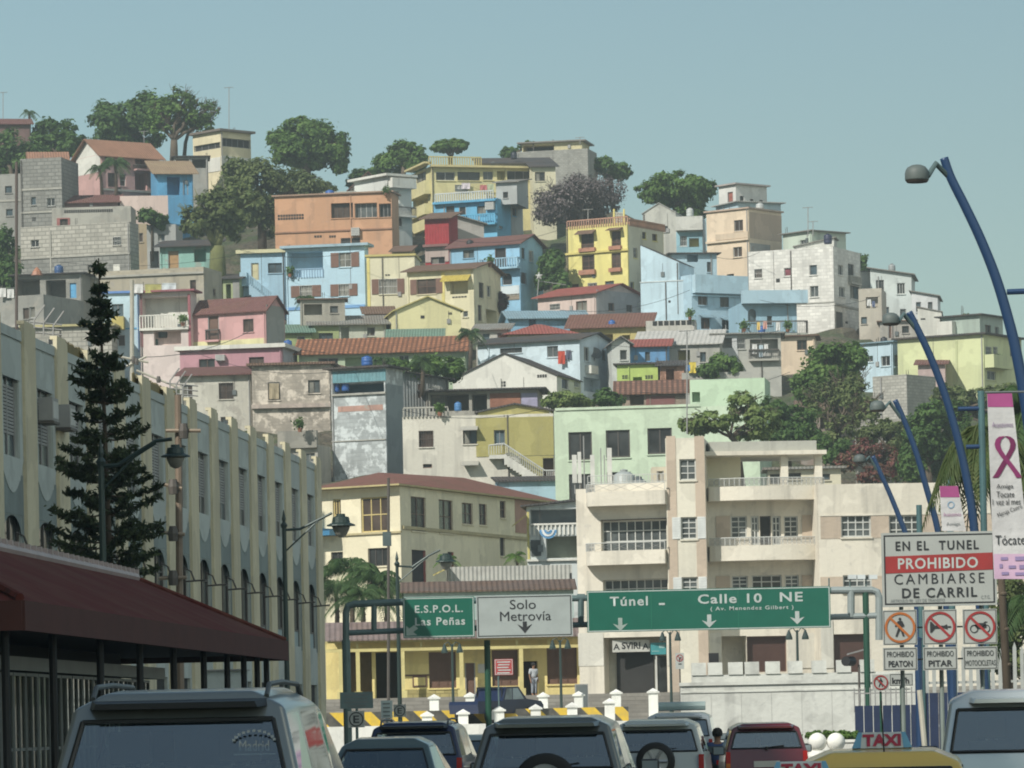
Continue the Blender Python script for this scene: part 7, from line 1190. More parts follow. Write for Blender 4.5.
# thicket on the right
tree('tall dense green tree above the thicket on the right', 838, 440, 118, [(826, 362, 24, 22), (852, 358, 18, 18), (812, 384, 22, 20), (842, 386, 24, 20)], LEAF_M, 7500, .34, .35, group='trees in the right thicket')
tree('loose light green tree in front of the mint green block', 742, 450, 101, [(716, 420, 26, 12), (742, 404, 20, 14), (764, 418, 22, 18), (700, 428, 18, 8), (752, 434, 26, 9), (688, 424, 12, 7)], LEAF_L, 3800, .28, .2, group='trees in the right thicket', twigs=3, clump=.26)
tree('bare branched tree with sparse leaves left of the block hut', 832, 476, 112, [(850, 392, 24, 22), (824, 402, 20, 20), (866, 414, 18, 20), (842, 430, 24, 18)], LEAF_O, 1500, .28, .22, group='trees in the right thicket', twigs=6, fork=(836, 440), clump=.3)
tree('dark undergrowth behind the roof canopy of the beige block', 790, 470, 110, [(782, 434, 24, 14), (810, 440, 20, 16), (772, 412, 20, 16), (800, 420, 22, 14), (836, 452, 18, 16)], LEAF_D, 5200, .3, .2, group='trees in the right thicket')
tree('red flowering bougainvillea behind the beige block', 868, 486, 108, [(866, 450, 18, 14), (846, 462, 14, 12), (888, 462, 16, 16), (874, 474, 22, 10)], LEAF_R, 2200, .24, .15, group='trees in the right thicket', name='bougainvillea', cat='bush')
tree('dense dark green tree between the second and third curved lamps', 930, 490, 106, [(924, 436, 24, 22), (944, 456, 22, 24), (914, 464, 20, 20), (956, 424, 18, 22), (932, 414, 18, 14)], LEAF_D, 8000, .3, .25, group='trees in the right thicket')
tree('olive green bushes below the yellow green house', 966, 420, 116, [(958, 400, 20, 16), (984, 402, 20, 18), (942, 396, 12, 12), (1006, 398, 18, 16), (1022, 420, 22, 30), (1000, 440, 24, 30)], LEAF_O, 6500, .34, .2, group='trees in the right thicket')
tree('brown green shrubs against the retaining wall', 906, 480, 111, [(896, 438, 16, 18), (902, 466, 18, 14), (886, 428, 12, 10), (870, 434, 12, 10)], LEAF_O, 2800, .3, .2, group='trees in the right thicket')
tree('leafy shrubs behind the pale picket fence', 1010, 700, 51, [(1006, 610, 16, 22), (1024, 640, 18, 40), (1000, 650, 16, 28), (1012, 585, 14, 18)], LEAF_O, 4200, .17, .12, name='bush', cat='bush', group=None, below=.3)
tree('clipped green hedge behind the white stone balls', 828, 744, 45, [(814, 735, 9, 5), (828, 735, 10, 5), (842, 735, 10, 5), (854, 736, 8, 5)], LEAF_M, 2600, .09, .04, name='hedge', cat='hedge', group=None, below=.1, limbs=False)
# palms
def palm(label, bx, by, d, tx, ty, L, n=14, leaf=LEAF_P, droop=1.0, tr=.16, group='palms', wid=.55, seed=0, lw=.013):
    rr = random.Random(seed or int(bx*7+by)); base, top = at(bx, by, d), at(tx, ty, d); t_ = thing('palm_tree', label, 'palm', base, group); mb = MB(); mb.tube([base-Vector((0, 0, .8)), base.lerp(top, .5)+Vector((.08, 0, 0)), top], [tr*1.3, tr, tr*.8], BARK, 9)
    for k in range(8): pz = base.lerp(top, (k+.5)/8); mb.lathe((pz.x+.08*math.sin(math.pi*(k+.5)/8), pz.y, pz.z), [(tr*1.12, 0), (tr*1.16, .05), (tr*1.05, .09)], BARK, 9)
    mb.build('trunk', t_, smooth=True); cen, nr, sz = [], [], []
    for k in range(n):
        th = 2*math.pi*k/n+rr.uniform(-.25, .25); el = rr.uniform(-.1, 1.1); mb = MB(); pts = []; h = Vector((math.cos(th), math.sin(th), 0)); l_ = L*rr.uniform(.8, 1.1)
        for j in range(9): s_ = j/8; pts.append(top+h*(l_*s_*math.cos(el)*(1-.15*s_))+Vector((0, 0, l_*(s_*math.sin(el)-droop*.75*s_*s_))))
        mb.tube(pts, [.035*L/2*(1-.85*j/8)+.006 for j in range(9)], leaf, 5); side = h.cross(Vector((0, 0, 1)))
        for j in range(30):
            s_ = .08+.92*j/29; i = min(7, int(s_*8)); p = pts[i].lerp(pts[i+1], s_*8-i); tn = (pts[i+1]-pts[i]).normalized(); wl = wid*L*.5*math.sin(math.pi*min(1, .12+.88*s_))**.7+.05*L; ww = lw*L
            for sg in (-1, 1):
                dr = (side*sg+tn*.55+Vector((0, 0, -.55*droop-rr.uniform(0, .3)))).normalized(); e_ = p+dr*wl; m_ = p.lerp(e_, .5)+Vector((0, 0, .05*L)); up = tn*ww; mb.face([p-up*.4, m_-up, e_, m_+up], leaf)
        mb.build('frond', t_, uv=False)
    return t_
palm('small palm on the far left skyline', 29, 130, 176, 29, 112, 1.5, 11, group='palms on the hill')
palm('palm in front of the pink two storey house', 116, 196, 161, 115, 163, 2.6, 16, group='palms on the hill')
palm('second palm left of the first before the pink house', 102, 192, 161.5, 99, 168, 2.0, 12, group='palms on the hill')
palm('small palm in front of the large light blue house', 308, 322, 141, 306, 299, 1.7, 13, group='palms on the hill')
palm('palm beside the gabled yellow house', 470, 362, 130, 470, 334, 2.0, 14, group='palms on the hill')
palm('low palm left of the bushes under the orange tiles', 383, 386, 121, 384, 362, 1.8, 13, group='palms on the hill')
palm('low palm right of the other under the orange tiles', 422, 386, 120.5, 422, 360, 1.9, 13, group='palms on the hill')
for a in (('tall palm with upright fronds before the cream hotel', 352, 640, 90, 350, 572, 3.6, 15), ('bushy palm right of the upright one before the hotel', 372, 640, 89, 373, 580, 3.2, 17), ('low palm at the left of the hotel palms', 336, 640, 91, 336, 590, 2.8, 15), ('low bushy palm in the middle of the hotel palms', 362, 640, 88, 362, 596, 2.7, 16), ('stub palm close to the lantern post by the hotel', 385, 640, 89.5, 386, 592, 2.4, 13)): palm(*a, group='palms before the hotel', tr=.14, wid=.42)
palm('drooping palm behind the pink ribbon banners', 1010, 720, 36, 986, 436, 1.9, 38, foliage((.07, .12, .035), (.15, .17, .06), .35), 1.75, .09, group='palms by the banners', wid=.66, lw=.022)
palm('palm at the right edge above the larger banner', 1034, 720, 44, 1030, 404, 2.6, 20, LEAF_P, 1.1, .16, group='palms by the banners', wid=.6, lw=.022)
palm('palm behind the warning signs at the right edge', 1040, 720, 42, 1038, 600, 1.9, 18, LEAF_P, 1.2, .16, group='palms by the banners', wid=.6, lw=.022)
palm('potted palm on the terrace of the cream hotel', 447, 590, 91, 447, 560, 1.2, 12, LEAF_M, .9, .1, group='potted plants', wid=.6)
palm('leafy plant on the balcony left of the balcony house', 516, 575, 90.5, 516, 556, 1.0, 12, LEAF_M, .9, .08, group='potted plants', wid=.6)
# the tall pine
def pine():
    d = 35; base, top = at(115, 640, d), at(98.5, 258, d); base.z = .13; t_ = thing('norfolk_pine', 'tall dark tiered pine in front of the pale civic building', 'tree', base); mb = MB(); mb.tube([base, base.lerp(top, .5), top], [.10, .07, .015], BARK, 9); mb.build('trunk', t_, smooth=True)
    m = foliage((.04, .062, .03), (.085, .11, .045), .2); cen, nr, sz, br = [], [], [], MB(); Hh = (top-base).length; z = .30
    while z < .985:
        p = base.lerp(top, z); L = .7*min(1.85, (1-z)*3.5+.12)*(1 if z > .4 else .9); nb = 7 if z < .8 else 5; ph = random.uniform(0, 6.3)
        for k in range(nb):
            th = ph+2*math.pi*k/nb+random.uniform(-.3, .3); dz_ = random.uniform(-.12, .12); dr_ = random.uniform(-.34, -.08); l_ = L*random.choice((random.uniform(.45, .8), random.uniform(.8, 1.15), random.uniform(.85, 1.15))); h = Vector((math.cos(th), math.sin(th), 0)); q = [p+h*(l_*s_)+Vector((0, 0, dz_+l_*(dr_*s_+.36*s_*s_))) for s_ in (0, .25, .5, .75, 1)]; br.tube(q, [.024, .02, .014, .01, .004], BARK, 4, False)
            sd = h.cross(Vector((0, 0, 1))); nn = int(62*l_)+12
            for j in range(nn):
                s_ = .25+.75*random.random()**.8; i = min(3, int(s_*4)); c = q[i].lerp(q[i+1], s_*4-i); off = sd*random.gauss(0, .105)*(1.1-s_*.6)+Vector((0, 0, abs(random.gauss(.015, .035)))); cen.append(c+off); nr.append(Vector((random.gauss(0, .5), random.gauss(0, .5), 1))); sz.append(random.uniform(.036, .08))
                if random.random() < .75: cen.append(c+off*.6+Vector((random.gauss(0, .05), random.gauss(0, .05), random.uniform(-.05, .12)))); nr.append(sd+Vector((random.gauss(0, .6), random.gauss(0, .6), random.gauss(0, .4)))); sz.append(random.uniform(.036, .08))
        z += random.uniform(.022, .036)
    br.build('branch', t_, uv=False); quads_obj('crown', np.array([tuple(c) for c in cen]), np.array([tuple(c) for c in nr]), np.array(sz), m, t_, 3.2)
pine()
# ---------------------------------------------------------------- laundry, tanks and other small things on the hill
def cloth(label, items, d, gr='laundry on the hill'):
    x0 = min(i[0] for i in items); x1 = max(i[2] for i in items); d = snap((x0+x1)/2, (items[0][1]+items[0][3])/2, d, -.35 if 'window' not in label else -.12); t_ = thing('laundry', label, 'laundry', at((x0+x1)/2, items[0][1], d), gr); mb = MB(); mb.tube([at(x0-2, items[0][1], d), at(x1+2, items[0][1], d)], .02, FR_G, 4); mb.build('clothes_line', t_)
    for a, b, c, e_, col in items:
        mb = MB(); n_ = 6; pt = lambda u, v: at(a+(c-a)*u, b+(e_-b)*v, d)+Vector((0, .07*math.sin(u*9+v*2)*v, 0))
        for i in range(n_):
            for j in range(3): mb.face([pt(i/n_, j/3), pt(i/n_, (j+1)/3), pt((i+1)/n_, (j+1)/3), pt((i+1)/n_, j/3)], paint(col, .9))
        mb.build('cloth', t_)
CW_ = (.66, .66, .64)
cloth('row of white and olive sheets on the long beige house', [(134, 284, 143, 293, CW_), (145, 284, 161, 293, (.40, .38, .14)), (162, 283, 176, 292, (.56, .62, .64))], 141.0)
cloth('white washing at the left edge of the slope', [(-2, 288, 6, 297, CW_), (7, 289, 14, 298, CW_)], 139)
cloth('red and dark clothes on the pale blue house', [(558, 351, 565, 364, (.50, .07, .04)), (566, 350, 571, 359, (.10, .11, .16))], 127.5)
cloth('white and dark washing at the beige narrow house window', [(867, 299, 871, 306, CW_), (872, 301, 875, 307, (.12, .15, .25))], 143.2)
cloth('white shirts on the balcony of the grey tenement', [(752, 344, 757, 354, CW_), (759, 345, 763, 357, (.5, .6, .66)), (764, 344, 768, 356, CW_)], 131.5)
cloth('pastel washing on the parapet of the bright blue house', [(450, 183, 460, 189, CW_), (461, 183, 470, 189, (.62, .56, .60)), (480, 185, 487, 190, (.45, .15, .15)), (487, 184, 494, 192, (.4, .45, .3))], 157)
cloth('coloured washing on the balcony of the blue house with the parapet band', [(757, 322, 760, 330, (.7, .5, .15)), (763, 321, 767, 329, (.55, .3, .25)), (776, 322, 780, 331, CW_)], 136.6)
cloth('brown cloth draped in the window of the flaking beige house', [(269, 383, 279, 399, (.36, .30, .20))], 124.7)
cloth('pale yellow plastic barrels and cloth below the lime hut', [(689, 362, 696, 373, (.66, .52, .08)), (686, 365, 690, 371, (.1, .25, .5))], 123)
def tank(label, px, yt, yb, wpx, d, col):
    d = snap(px, yb, d, .9 if 'drum' not in label else .5); a = at(px, yb, d); hh = at(px, yt, d).z-a.z; r = wpx*d/F/2; t_ = thing('water_tank', label, 'tank', a, 'water tanks'); m2 = MB(); m2.lathe(a, [(r*.92, 0), (r, hh*.08), (r*1.03, hh*.3), (r*.98, hh*.34), (r*1.03, hh*.38), (r*1.03, hh*.6), (r*.98, hh*.64), (r, hh*.68), (r*.96, hh*.86), (r*.4, hh*.97)], paint(col, .45), 16); m2.build('tank_body', t_, smooth=True); m2 = MB(); m2.lathe(a+Vector((0, 0, hh*.965)), [(r*.42, 0), (r*.42, hh*.06), (r*.1, hh*.08)], paint(dk(col, .6), .5), 12); m2.build('lid', t_)
BT_ = (.03, .11, .34)
tank('blue water tank on the roof of the orange house', 330, 190, 198, 9, 155, BT_); tank('blue drum left of the pair in the turquoise topped house', 336.5, 382, 392, 6.5, 116.2, BT_); tank('blue drum right of the pair in the turquoise topped house', 345.5, 381, 391, 7.5, 116.0, BT_)
tank('blue water tank on the roof of the open terrace shelter', 59, 265, 276, 9, 141, (.03, .08, .2)); tank('dark blue tank on top of the white brick house', 828, 234, 244, 8, 146.5, (.025, .03, .07)); tank('blue barrel on the roof before the mint hedge', 367, 356, 366, 11, 121, BT_); tank('dark tank on the roof of the summit block house', 514, 152, 159, 6, 170, (.02, .025, .04)); tank('dark round tank in front of the white balcony house', 163, 327, 338, 9, 131, (.03, .05, .05))
tank('blue barrel in the open carport floor', 458, 402, 411, 7, 119.5, (.07, .2, .42)); tank('dark green tin vat below the white balcony house', 152, 338, 350, 13, 130.8, (.04, .09, .07))
o = thing('terracotta_pot', 'terracotta coloured tarpaulin heap on the far left roof', 'tarpaulin', at(37, 275, 141)); mb = MB(); mb.lathe(at(37, 275, 141), [(.5, 0), (.42, .3), (.2, .6), (.03, .75)], paint((.36, .16, .09)), 8); mb.build('tarpaulin', o); mb = MB(); mb.lathe(at(37, 275, 141), [(.56, -.03), (.54, .03)], paint((.3, .13, .08)), 8); mb.build('hem', o)
o = thing('satellite_dish', 'dark satellite dish on the gable wall of the pale blue house', 'dish', at(595, 354, snap(595, 354, 129, -.4))); c = o.location.copy(); mb = MB(); ax_ = Vector((.35, -.8, .5)).normalized(); u_ = ax_.cross(Vector((0, 0, 1))).normalized(); w_ = u_.cross(ax_)
for j in range(16):
    a0, a1 = 2*math.pi*j/16, 2*math.pi*(j+1)/16
    for r0, r1, h0, h1 in ((0.02, .3, 0, .04), (.3, .6, .04, .17)): mb.face([c+(u_*math.cos(a)+w_*math.sin(a))*r+ax_*h_ for a, r, h_ in ((a0, r0, h0), (a0, r1, h1), (a1, r1, h1), (a1, r0, h0))], paint((.09, .10, .10)))
mb.build('reflector', o); mb = MB(); mb.tube([c, c+ax_*.5-w_*.2], .03, FR_D, 5); mb.tube([c, c-ax_*.5-w_*.4], .05, FR_D, 5); mb.build('arm', o)
o = thing('star_lamp', 'white star ornament on a pole between the blue and yellow houses', 'star', at(539, 276, 144)); c = at(539, 276, 144); mb = MB(); pts = [c+Vector((math.sin(math.pi*j/5)*(.42 if j % 2 == 0 else .17), 0, math.cos(math.pi*j/5)*(.42 if j % 2 == 0 else .17))) for j in range(10)]
for j in range(10): mb.face([c+Vector((0, -.09, 0)), pts[j], pts[(j+1) % 10]], FR_W); mb.face([c+Vector((0, .09, 0)), pts[(j+1) % 10], pts[j]], FR_W)
mb.build('star', o); mb = MB(); mb.tube([at(537, 300, 144.1), at(539, 277, 144.1)], .05, FR_G, 6); mb.tube([at(539, 281, 144.1), at(566, 285, 144.1)], .035, FR_G, 5); mb.build('pole', o)
o = thing('lattice_panel', 'white lattice panel standing on the lemon yellow roof terrace', 'panel', at(619, 226, 147)); mb = MB()
for j in range(6): x = 615+8*j/5; mb.tube([at(x, 226, 147), at(x, 212, 147)], .04, FR_W, 4)
for j in range(6): mb.tube([at(615, 213+2.5*j, 147), at(623, 213+2.5*j, 147)], .04, FR_W, 4)
mb.build('lattice', o); mb = MB(); mb.tube([at(614, 227, 147), at(614, 209, 147)], .1, pw(YEL), 6); mb.tube([at(624, 227, 147), at(624, 209, 147)], .1, pw(YEL), 6); mb.build('frame', o)
# outside stair of the two tone house
o = thing('outside_stair', 'white outside stair with balusters on the olive wall', 'stair', at(515, 478, 112)); mb = MB(); dS = 112.7; yS = dS*K; yW = 113*K
mb2 = MB(); p0, p1 = at(489, 455, dS), at(504, 453, dS); mb.box(p0.x, p1.x, yS-.2, yW, p0.z-.3, p0.z, M_WHITE)
top, bot = at(504, 453, dS), at(545, 480, dS); ns = 14
for j in range(ns): a = top.lerp(bot, j/ns); b = top.lerp(bot, (j+1)/ns); mb.box(a.x, b.x, yS-.2, yW, min(b.z-.75, a.z-.5), a.z-.1, M_WHITE)
mb.build('steps', o)
def rail(mb, a, b, hgt, n_): 
    for j in range(n_+1): p = a.lerp(b, j/n_); mb.tube([p, p+Vector((0, 0, hgt))], .035, FR_W, 5)
    mb.tube([a+Vector((0, 0, hgt)), b+Vector((0, 0, hgt))], .06, FR_W, 6)
q = Vector((0, -.22, 0)); rail(mb2, p0+q, p1+q, .7, 6); rail(mb2, top+q, bot+q, .7, 20); a = at(545, 480, dS); rail(mb2, a+q, at(555, 480, dS)+q, .7, 5); mb2.build('balustrade', o)
o = thing('outside_stair', 'blue stair with a solid balustrade on the recessed blue wing', 'stair', at(258, 300, 145.6)); mb = MB(); top, bot = at(249, 283, 145.6), at(272, 301, 145.6)
for j in range(10): a = top.lerp(bot, j/10); b = top.lerp(bot, (j+1)/10); mb.box(a.x, b.x, top.y-.2, top.y+2.6, b.z-1.0, a.z, pw((.40, .58, .70)))
mb.build('steps', o); mb = MB()
for j in range(12): a = top.lerp(bot, j/12); mb.box(a.x, a.x+.12, top.y-.25, top.y-.15, a.z-.1, a.z+.75, pw((.30, .46, .56)))
mb.tube([top+Vector((0, -.2, .78)), bot+Vector((0, -.2, .78))], .07, pw((.40, .58, .70)), 6); mb.build('balustrade', o)

# cables strung across the hill, and plants in pots
for x0, y0, d0, x1, y1, d1, lab in ((60, 262, 149, 250, 252, 146, 'cable over the long block house'), (240, 250, 146, 372, 248, 143, 'cable along the roof of the light blue house'), (300, 350, 132, 480, 338, 131, 'cable above the orange barrel tiles'), (330, 372, 116, 470, 345, 126, 'cable from the turquoise topped house to the long white one'), (402, 410, 112, 560, 404, 108, 'cable over the two tone house'), (560, 310, 136, 690, 290, 139, 'cable past the pinkish house'), (610, 345, 128, 780, 330, 131, 'cable over the white lean-to roof'), (640, 392, 119, 790, 372, 124, 'cable above the tile roof by the mint block'), (700, 250, 150, 760, 252, 146, 'cable at the peach house'), (190, 350, 129, 330, 372, 122, 'cable along the rose pink house'), (450, 240, 147, 570, 226, 147, 'cable between the sky blue and lemon houses'), (760, 300, 138, 880, 296, 143, 'cable before the white brick house')):
    a, b = at(x0, y0, d0-1), at(x1, y1, d1-1); mb = MB(); mb.tube([a.lerp(b, j/12)-Vector((0, 0, .8*4*(j/12)*(1-j/12))) for j in range(13)], .018, BLACK, 4); tag(mb.build('overhead_cable', uv=False), lab, 'cable', 'cables across the hill')
def pot(lab, px, py, d, r=.45, leaf=LEAF_M):
    p = at(px, py, snap(px, py-3, d, -.35)); t_ = thing('potted_plant', lab, 'plant', p, 'potted plants'); mb = MB(); mb.lathe(p, [(.14, 0), (.2, .3), (.17, .3)], paint((.30, .13, .08)), 10); mb.build('pot', t_); g = RNG.normal(size=(140, 3))*r*.42+np.array([p.x, p.y, p.z+.3+r*.7]); quads_obj('leaves', g, RNG.normal(size=(140, 3))+np.array([0, 0, .5]), .16, leaf, t_)
for a in (('plant in a pot at the left end of the loggia of the light blue house', 290, 277, 144.5), ('plant on the balcony of the sky blue house', 490, 267, 146), ('plant on the left of the balcony with coloured washing', 744, 332, 136.8), ('plant on the right of the balcony with coloured washing', 788, 332, 136.9), ('plant on the white parapet terrace by the tall blue house', 690, 320, 135), ('plant on the balcony of the white house with a maroon frame', 183, 326, 133.2), ('plant on the stained terrace parapet', 300, 432, 115.4), ('plant on the roof edge of the two tone house', 440, 416, 112.8), ('plant on the corner of the orange house roof', 386, 196, 156), ('plant on the small balcony of the yellow green house', 998, 366, 131)): pot(*a)
for a in (('black tank on the roof of the sky blue house', 470, 240, 247, 7, 149, (.02, .02, .025)), ('pale tank on the roof of the peach house', 760, 203, 212, 8, 152, (.45, .47, .46)), ('blue tank above the ochre tile roofed house', 612, 320, 329, 7, 139.5, BT_), ('blue tank on the grey tenement roof', 762, 326, 335, 7, 133.5, BT_), ('grey tank behind the light grey tin roofed house', 892, 264, 274, 7, 149, (.28, .3, .3)), ('black tank on the light blue bungalow', 884, 337, 345, 7, 133.5, (.02, .02, .025)), ('blue tank by the rose pink house', 288, 340, 348, 8, 129, BT_), ('pale tank on the grey gable house', 690, 208, 217, 7, 153, (.5, .52, .5))): tank(*a)
# ---------------------------------------------------------------- vehicles
NAMES0 = {o.name for o in bpy.data.objects}; K = 1.0
TYRE = paint((.018, .018, .018), .85, name='tyre_rubber'); RIM = paint((.42, .43, .43), .35, .6, name='alloy'); TRIM = paint((.015, .016, .017), .45, name='black_trim'); SEAT = paint((.035, .036, .038), .85, name='seat_cloth'); LREDG = paint((.40, .012, .012), .2, name='red_lens'); LORG = paint((.55, .17, .02), .2, name='amber_lens')
CGL = clear_glass((.62, .72, .71), .2)
def carpaint(c, metal=.35): return paint(c, .28, metal, .06, name='car_paint', coat=.6)
def car(label, px, yt, wpx, col, kind='suv', head=0, d=None, W=1.75, L=4.4, name='parked_car', rails=False, spare=False, lights=True, metal=.35, glass=None, group='cars queuing on the avenue', x_at=None, plate=True, tilt=.28, seats=2, cat='car'):
    d = d or W*F/wpx; top = at(px, yt, d); Hc = top.z; P_ = carpaint(col, metal); g = glass or CGL
    t_ = thing(name, label, cat, (top.x, d, 0), group, -math.radians(head)); w = W/2
    k = Hc/1.75
    if kind == 'suv': # stations: rows (y, z, half width); rows 0 sill, 1 bumper, 2 waist, 3 belt, 4 roof edge, 5 roof crown
        S = [[(.08, .34, .86), (-.06, .58, .97), (0, .86, 1), (.03, 1.08, .97), (tilt, 1.64, .80), (tilt+.07, 1.74, .56)],
             [(.8, .30, .93), (.8, .55, 1), (.8, .86, 1), (.85, 1.08, .98), (.95, 1.66, .81), (.95, 1.76, .58)],
             [(2.0, .30, .93), (2.0, .55, 1), (2.0, .86, 1), (2.0, 1.08, .985), (1.95, 1.67, .81), (1.95, 1.77, .58)],
             [(3.2, .30, .93), (3.2, .55, 1), (3.2, .86, 1), (3.15, 1.08, .97), (2.45, 1.64, .79), (2.45, 1.74, .56)],
             [(4.1, .32, .9), (4.1, .55, .98), (4.1, .82, .97), (4.1, .96, .9)], [(4.4, .38, .8), (4.42, .55, .86), (4.4, .72, .86), (4.38, .8, .8)]]; gh = [1, 1, 1, 1, 0, 0]
    elif kind == 'sedan':
        S = [[(.06, .34, .84), (-.04, .58, .95), (0, .80, .97), (.05, 1.02, .90)],
             [(.8, .30, .93), (.8, .55, 1), (.8, .84, 1), (.72, 1.10, .93), (1.35, 1.62, .72), (1.42, 1.73, .48)],
             [(2.1, .30, .93), (2.1, .55, 1), (2.1, .84, 1), (2.1, 1.10, .96), (2.05, 1.66, .73), (2.05, 1.76, .5)],
             [(3.3, .30, .93), (3.3, .55, 1), (3.3, .84, 1), (3.25, 1.10, .95), (2.5, 1.62, .71), (2.45, 1.73, .48)],
             [(4.1, .32, .9), (4.1, .55, .98), (4.1, .80, .97), (4.1, .95, .88)], [(4.4, .38, .8), (4.42, .55, .86), (4.4, .72, .86), (4.38, .8, .8)]]; gh = [0, 1, 1, 1, 0, 0]
    else: # van
        S = [[(.08, .34, .9), (-.05, .58, .98), (0, .86, 1), (.02, 1.10, .99), (.20, 1.66, .88), (.28, 1.75, .64)],
             [(.9, .30, .95), (.9, .55, 1), (.9, .86, 1), (.9, 1.08, .99), (.9, 1.68, .88), (.9, 1.77, .64)],
             [(2.3, .30, .95), (2.3, .55, 1), (2.3, .86, 1), (2.3, 1.08, .99), (2.2, 1.68, .88), (2.2, 1.77, .64)],
             [(3.7, .30, .95), (3.7, .55, 1), (3.7, .86, 1), (3.65, 1.02, .97), (2.9, 1.64, .84), (2.9, 1.74, .6)],
             [(4.3, .32, .9), (4.3, .55, .98), (4.3, .76, .95), (4.3, .86, .9)], [(4.5, .38, .8), (4.52, .5, .86), (4.5, .62, .86), (4.48, .7, .8)]]; gh = [1, 1, 1, 1, 0, 0]
    q = lambda s, r, sg: Vector((sg*S[s][r][2]*w, S[s][r][0]*L/4.4, S[s][r][1]*k))
    mb = MB(); mg = {}
    def cell(a, b, c, dd_, key, m=.06):
        """a window cell with a painted frame round it and its pane"""
        u = [a, b, c, dd_]; cen = sum(u, Vector())/4; inn = []
        for i in range(4):
            p = u[i]; e1 = (u[(i+1) % 4]-p); e2 = (u[i-1]-p); inn.append(p+e1.normalized()*min(m, e1.length*.3)+e2.normalized()*min(m, e2.length*.3))
        for i in range(4): mb.face([u[i], u[(i+1) % 4], inn[(i+1) % 4], inn[i]], P_)
        mg.setdefault(key, []).append(inn)
    for s in range(5):
        for sg in (-1, 1):
            for r in range(3): mb.face([q(s, r, sg), q(s+1, r, sg), q(s+1, r+1, sg), q(s, r+1, sg)], P_)
            if gh[s] and gh[s+1]:
                cell(q(s, 3, sg), q(s+1, 3, sg), q(s+1, 4, sg), q(s, 4, sg), 'side_window'); mb.face([q(s, 4, sg), q(s+1, 4, sg), q(s+1, 5, sg), q(s, 5, sg)], P_)
        if gh[s] and gh[s+1]: mb.face([q(s, 5, -1), q(s, 5, 1), q(s+1, 5, 1), q(s+1, 5, -1)], P_)
        else: mb.face([q(s, 3, -1), q(s, 3, 1), q(s+1, 3, 1), q(s+1, 3, -1)], P_)
    for r in range(3): mb.face([q(0, r, 1), q(0, r, -1), q(0, r+1, -1), q(0, r+1, 1)], P_); mb.face([q(5, r, -1), q(5, r, 1), q(5, r+1, 1), q(5, r+1, -1)], P_)
    i0 = gh.index(1); i1 = 5-gh[::-1].index(1)
    cell(q(i0, 3, -1), q(i0, 3, 1), q(i0, 4, 1), q(i0, 4, -1), 'rear_window', .09); mb.face([q(i0, 4, -1), q(i0, 4, 1), q(i0, 5, 1), q(i0, 5, -1)], P_)
    cell(q(i1, 3, 1), q(i1, 3, -1), q(i1, 4, -1), q(i1, 4, 1), 'windscreen', .07); mb.face([q(i1, 4, 1), q(i1, 4, -1), q(i1, 5, -1), q(i1, 5, 1)], P_)
    for s in range(5): mb.face([q(s, 0, -1), q(s+1, 0, -1), q(s+1, 0, 1), q(s, 0, 1)], TRIM)
    # weld shared edges so the bevel reads as pressed metal
    body = mb.build('body', t_, local=True); import bmesh as bm_; bm = bm_.new(); bm.from_mesh(body.data); bm_.ops.remove_doubles(bm, verts=bm.verts, dist=.002); bm_.ops.recalc_face_normals(bm, faces=bm.faces); bm.to_mesh(body.data); bm.free()
    bv = body.modifiers.new('bevel', 'BEVEL'); bv.width = .035*min(1, W/1.7); bv.segments = 3; bv.limit_method = 'ANGLE'; bv.angle_limit = math.radians(18)
    for p in body.data.polygons: p.use_smooth = True
    wn = body.modifiers.new('wn', 'WEIGHTED_NORMAL'); wn.keep_sharp = False
    for key, cells in mg.items():
        for inn in cells: m2 = MB(); m2.face(inn, g); m2.build(key, t_, local=True)
    # rubber surround and interior
    inn = mg['rear_window'][0]; m2 = MB(); cen = sum(inn, Vector())/4
    for i in range(4): a, b = inn[i], inn[(i+1) % 4]; m2.tube([a+Vector((0, -.012, 0)), b+Vector((0, -.012, 0))], .016, TRIM, 5)
    m2.build('window_seal', t_, local=True)
    m2 = MB(); fy = q(i0, 3, 1).y+.12; m2.box(-w*.88, w*.88, fy, q(i1, 3, 1).y, .5*k, .98*k, SEAT); m2.build('interior', t_, local=True)
    for row, yy in enumerate((fy+.35, fy+1.45)):
        for sx in (-.42, .42):
            m2 = MB(); x = sx*w*2*.5; m2.box(x-.24, x+.24, yy, yy+.16, .9*k, 1.28*k, SEAT); m2.box(x-.14, x+.14, yy+.02, yy+.13, 1.30*k, 1.50*k, SEAT); m2.box(x-.06, x-.04, yy+.05, yy+.08, 1.27*k, 1.31*k, FR_G); m2.box(x+.04, x+.06, yy+.05, yy+.08, 1.27*k, 1.31*k, FR_G)
            so_ = m2.build('seat', t_, local=True); bb = so_.modifiers.new('bevel', 'BEVEL'); bb.width = .05; bb.segments = 3
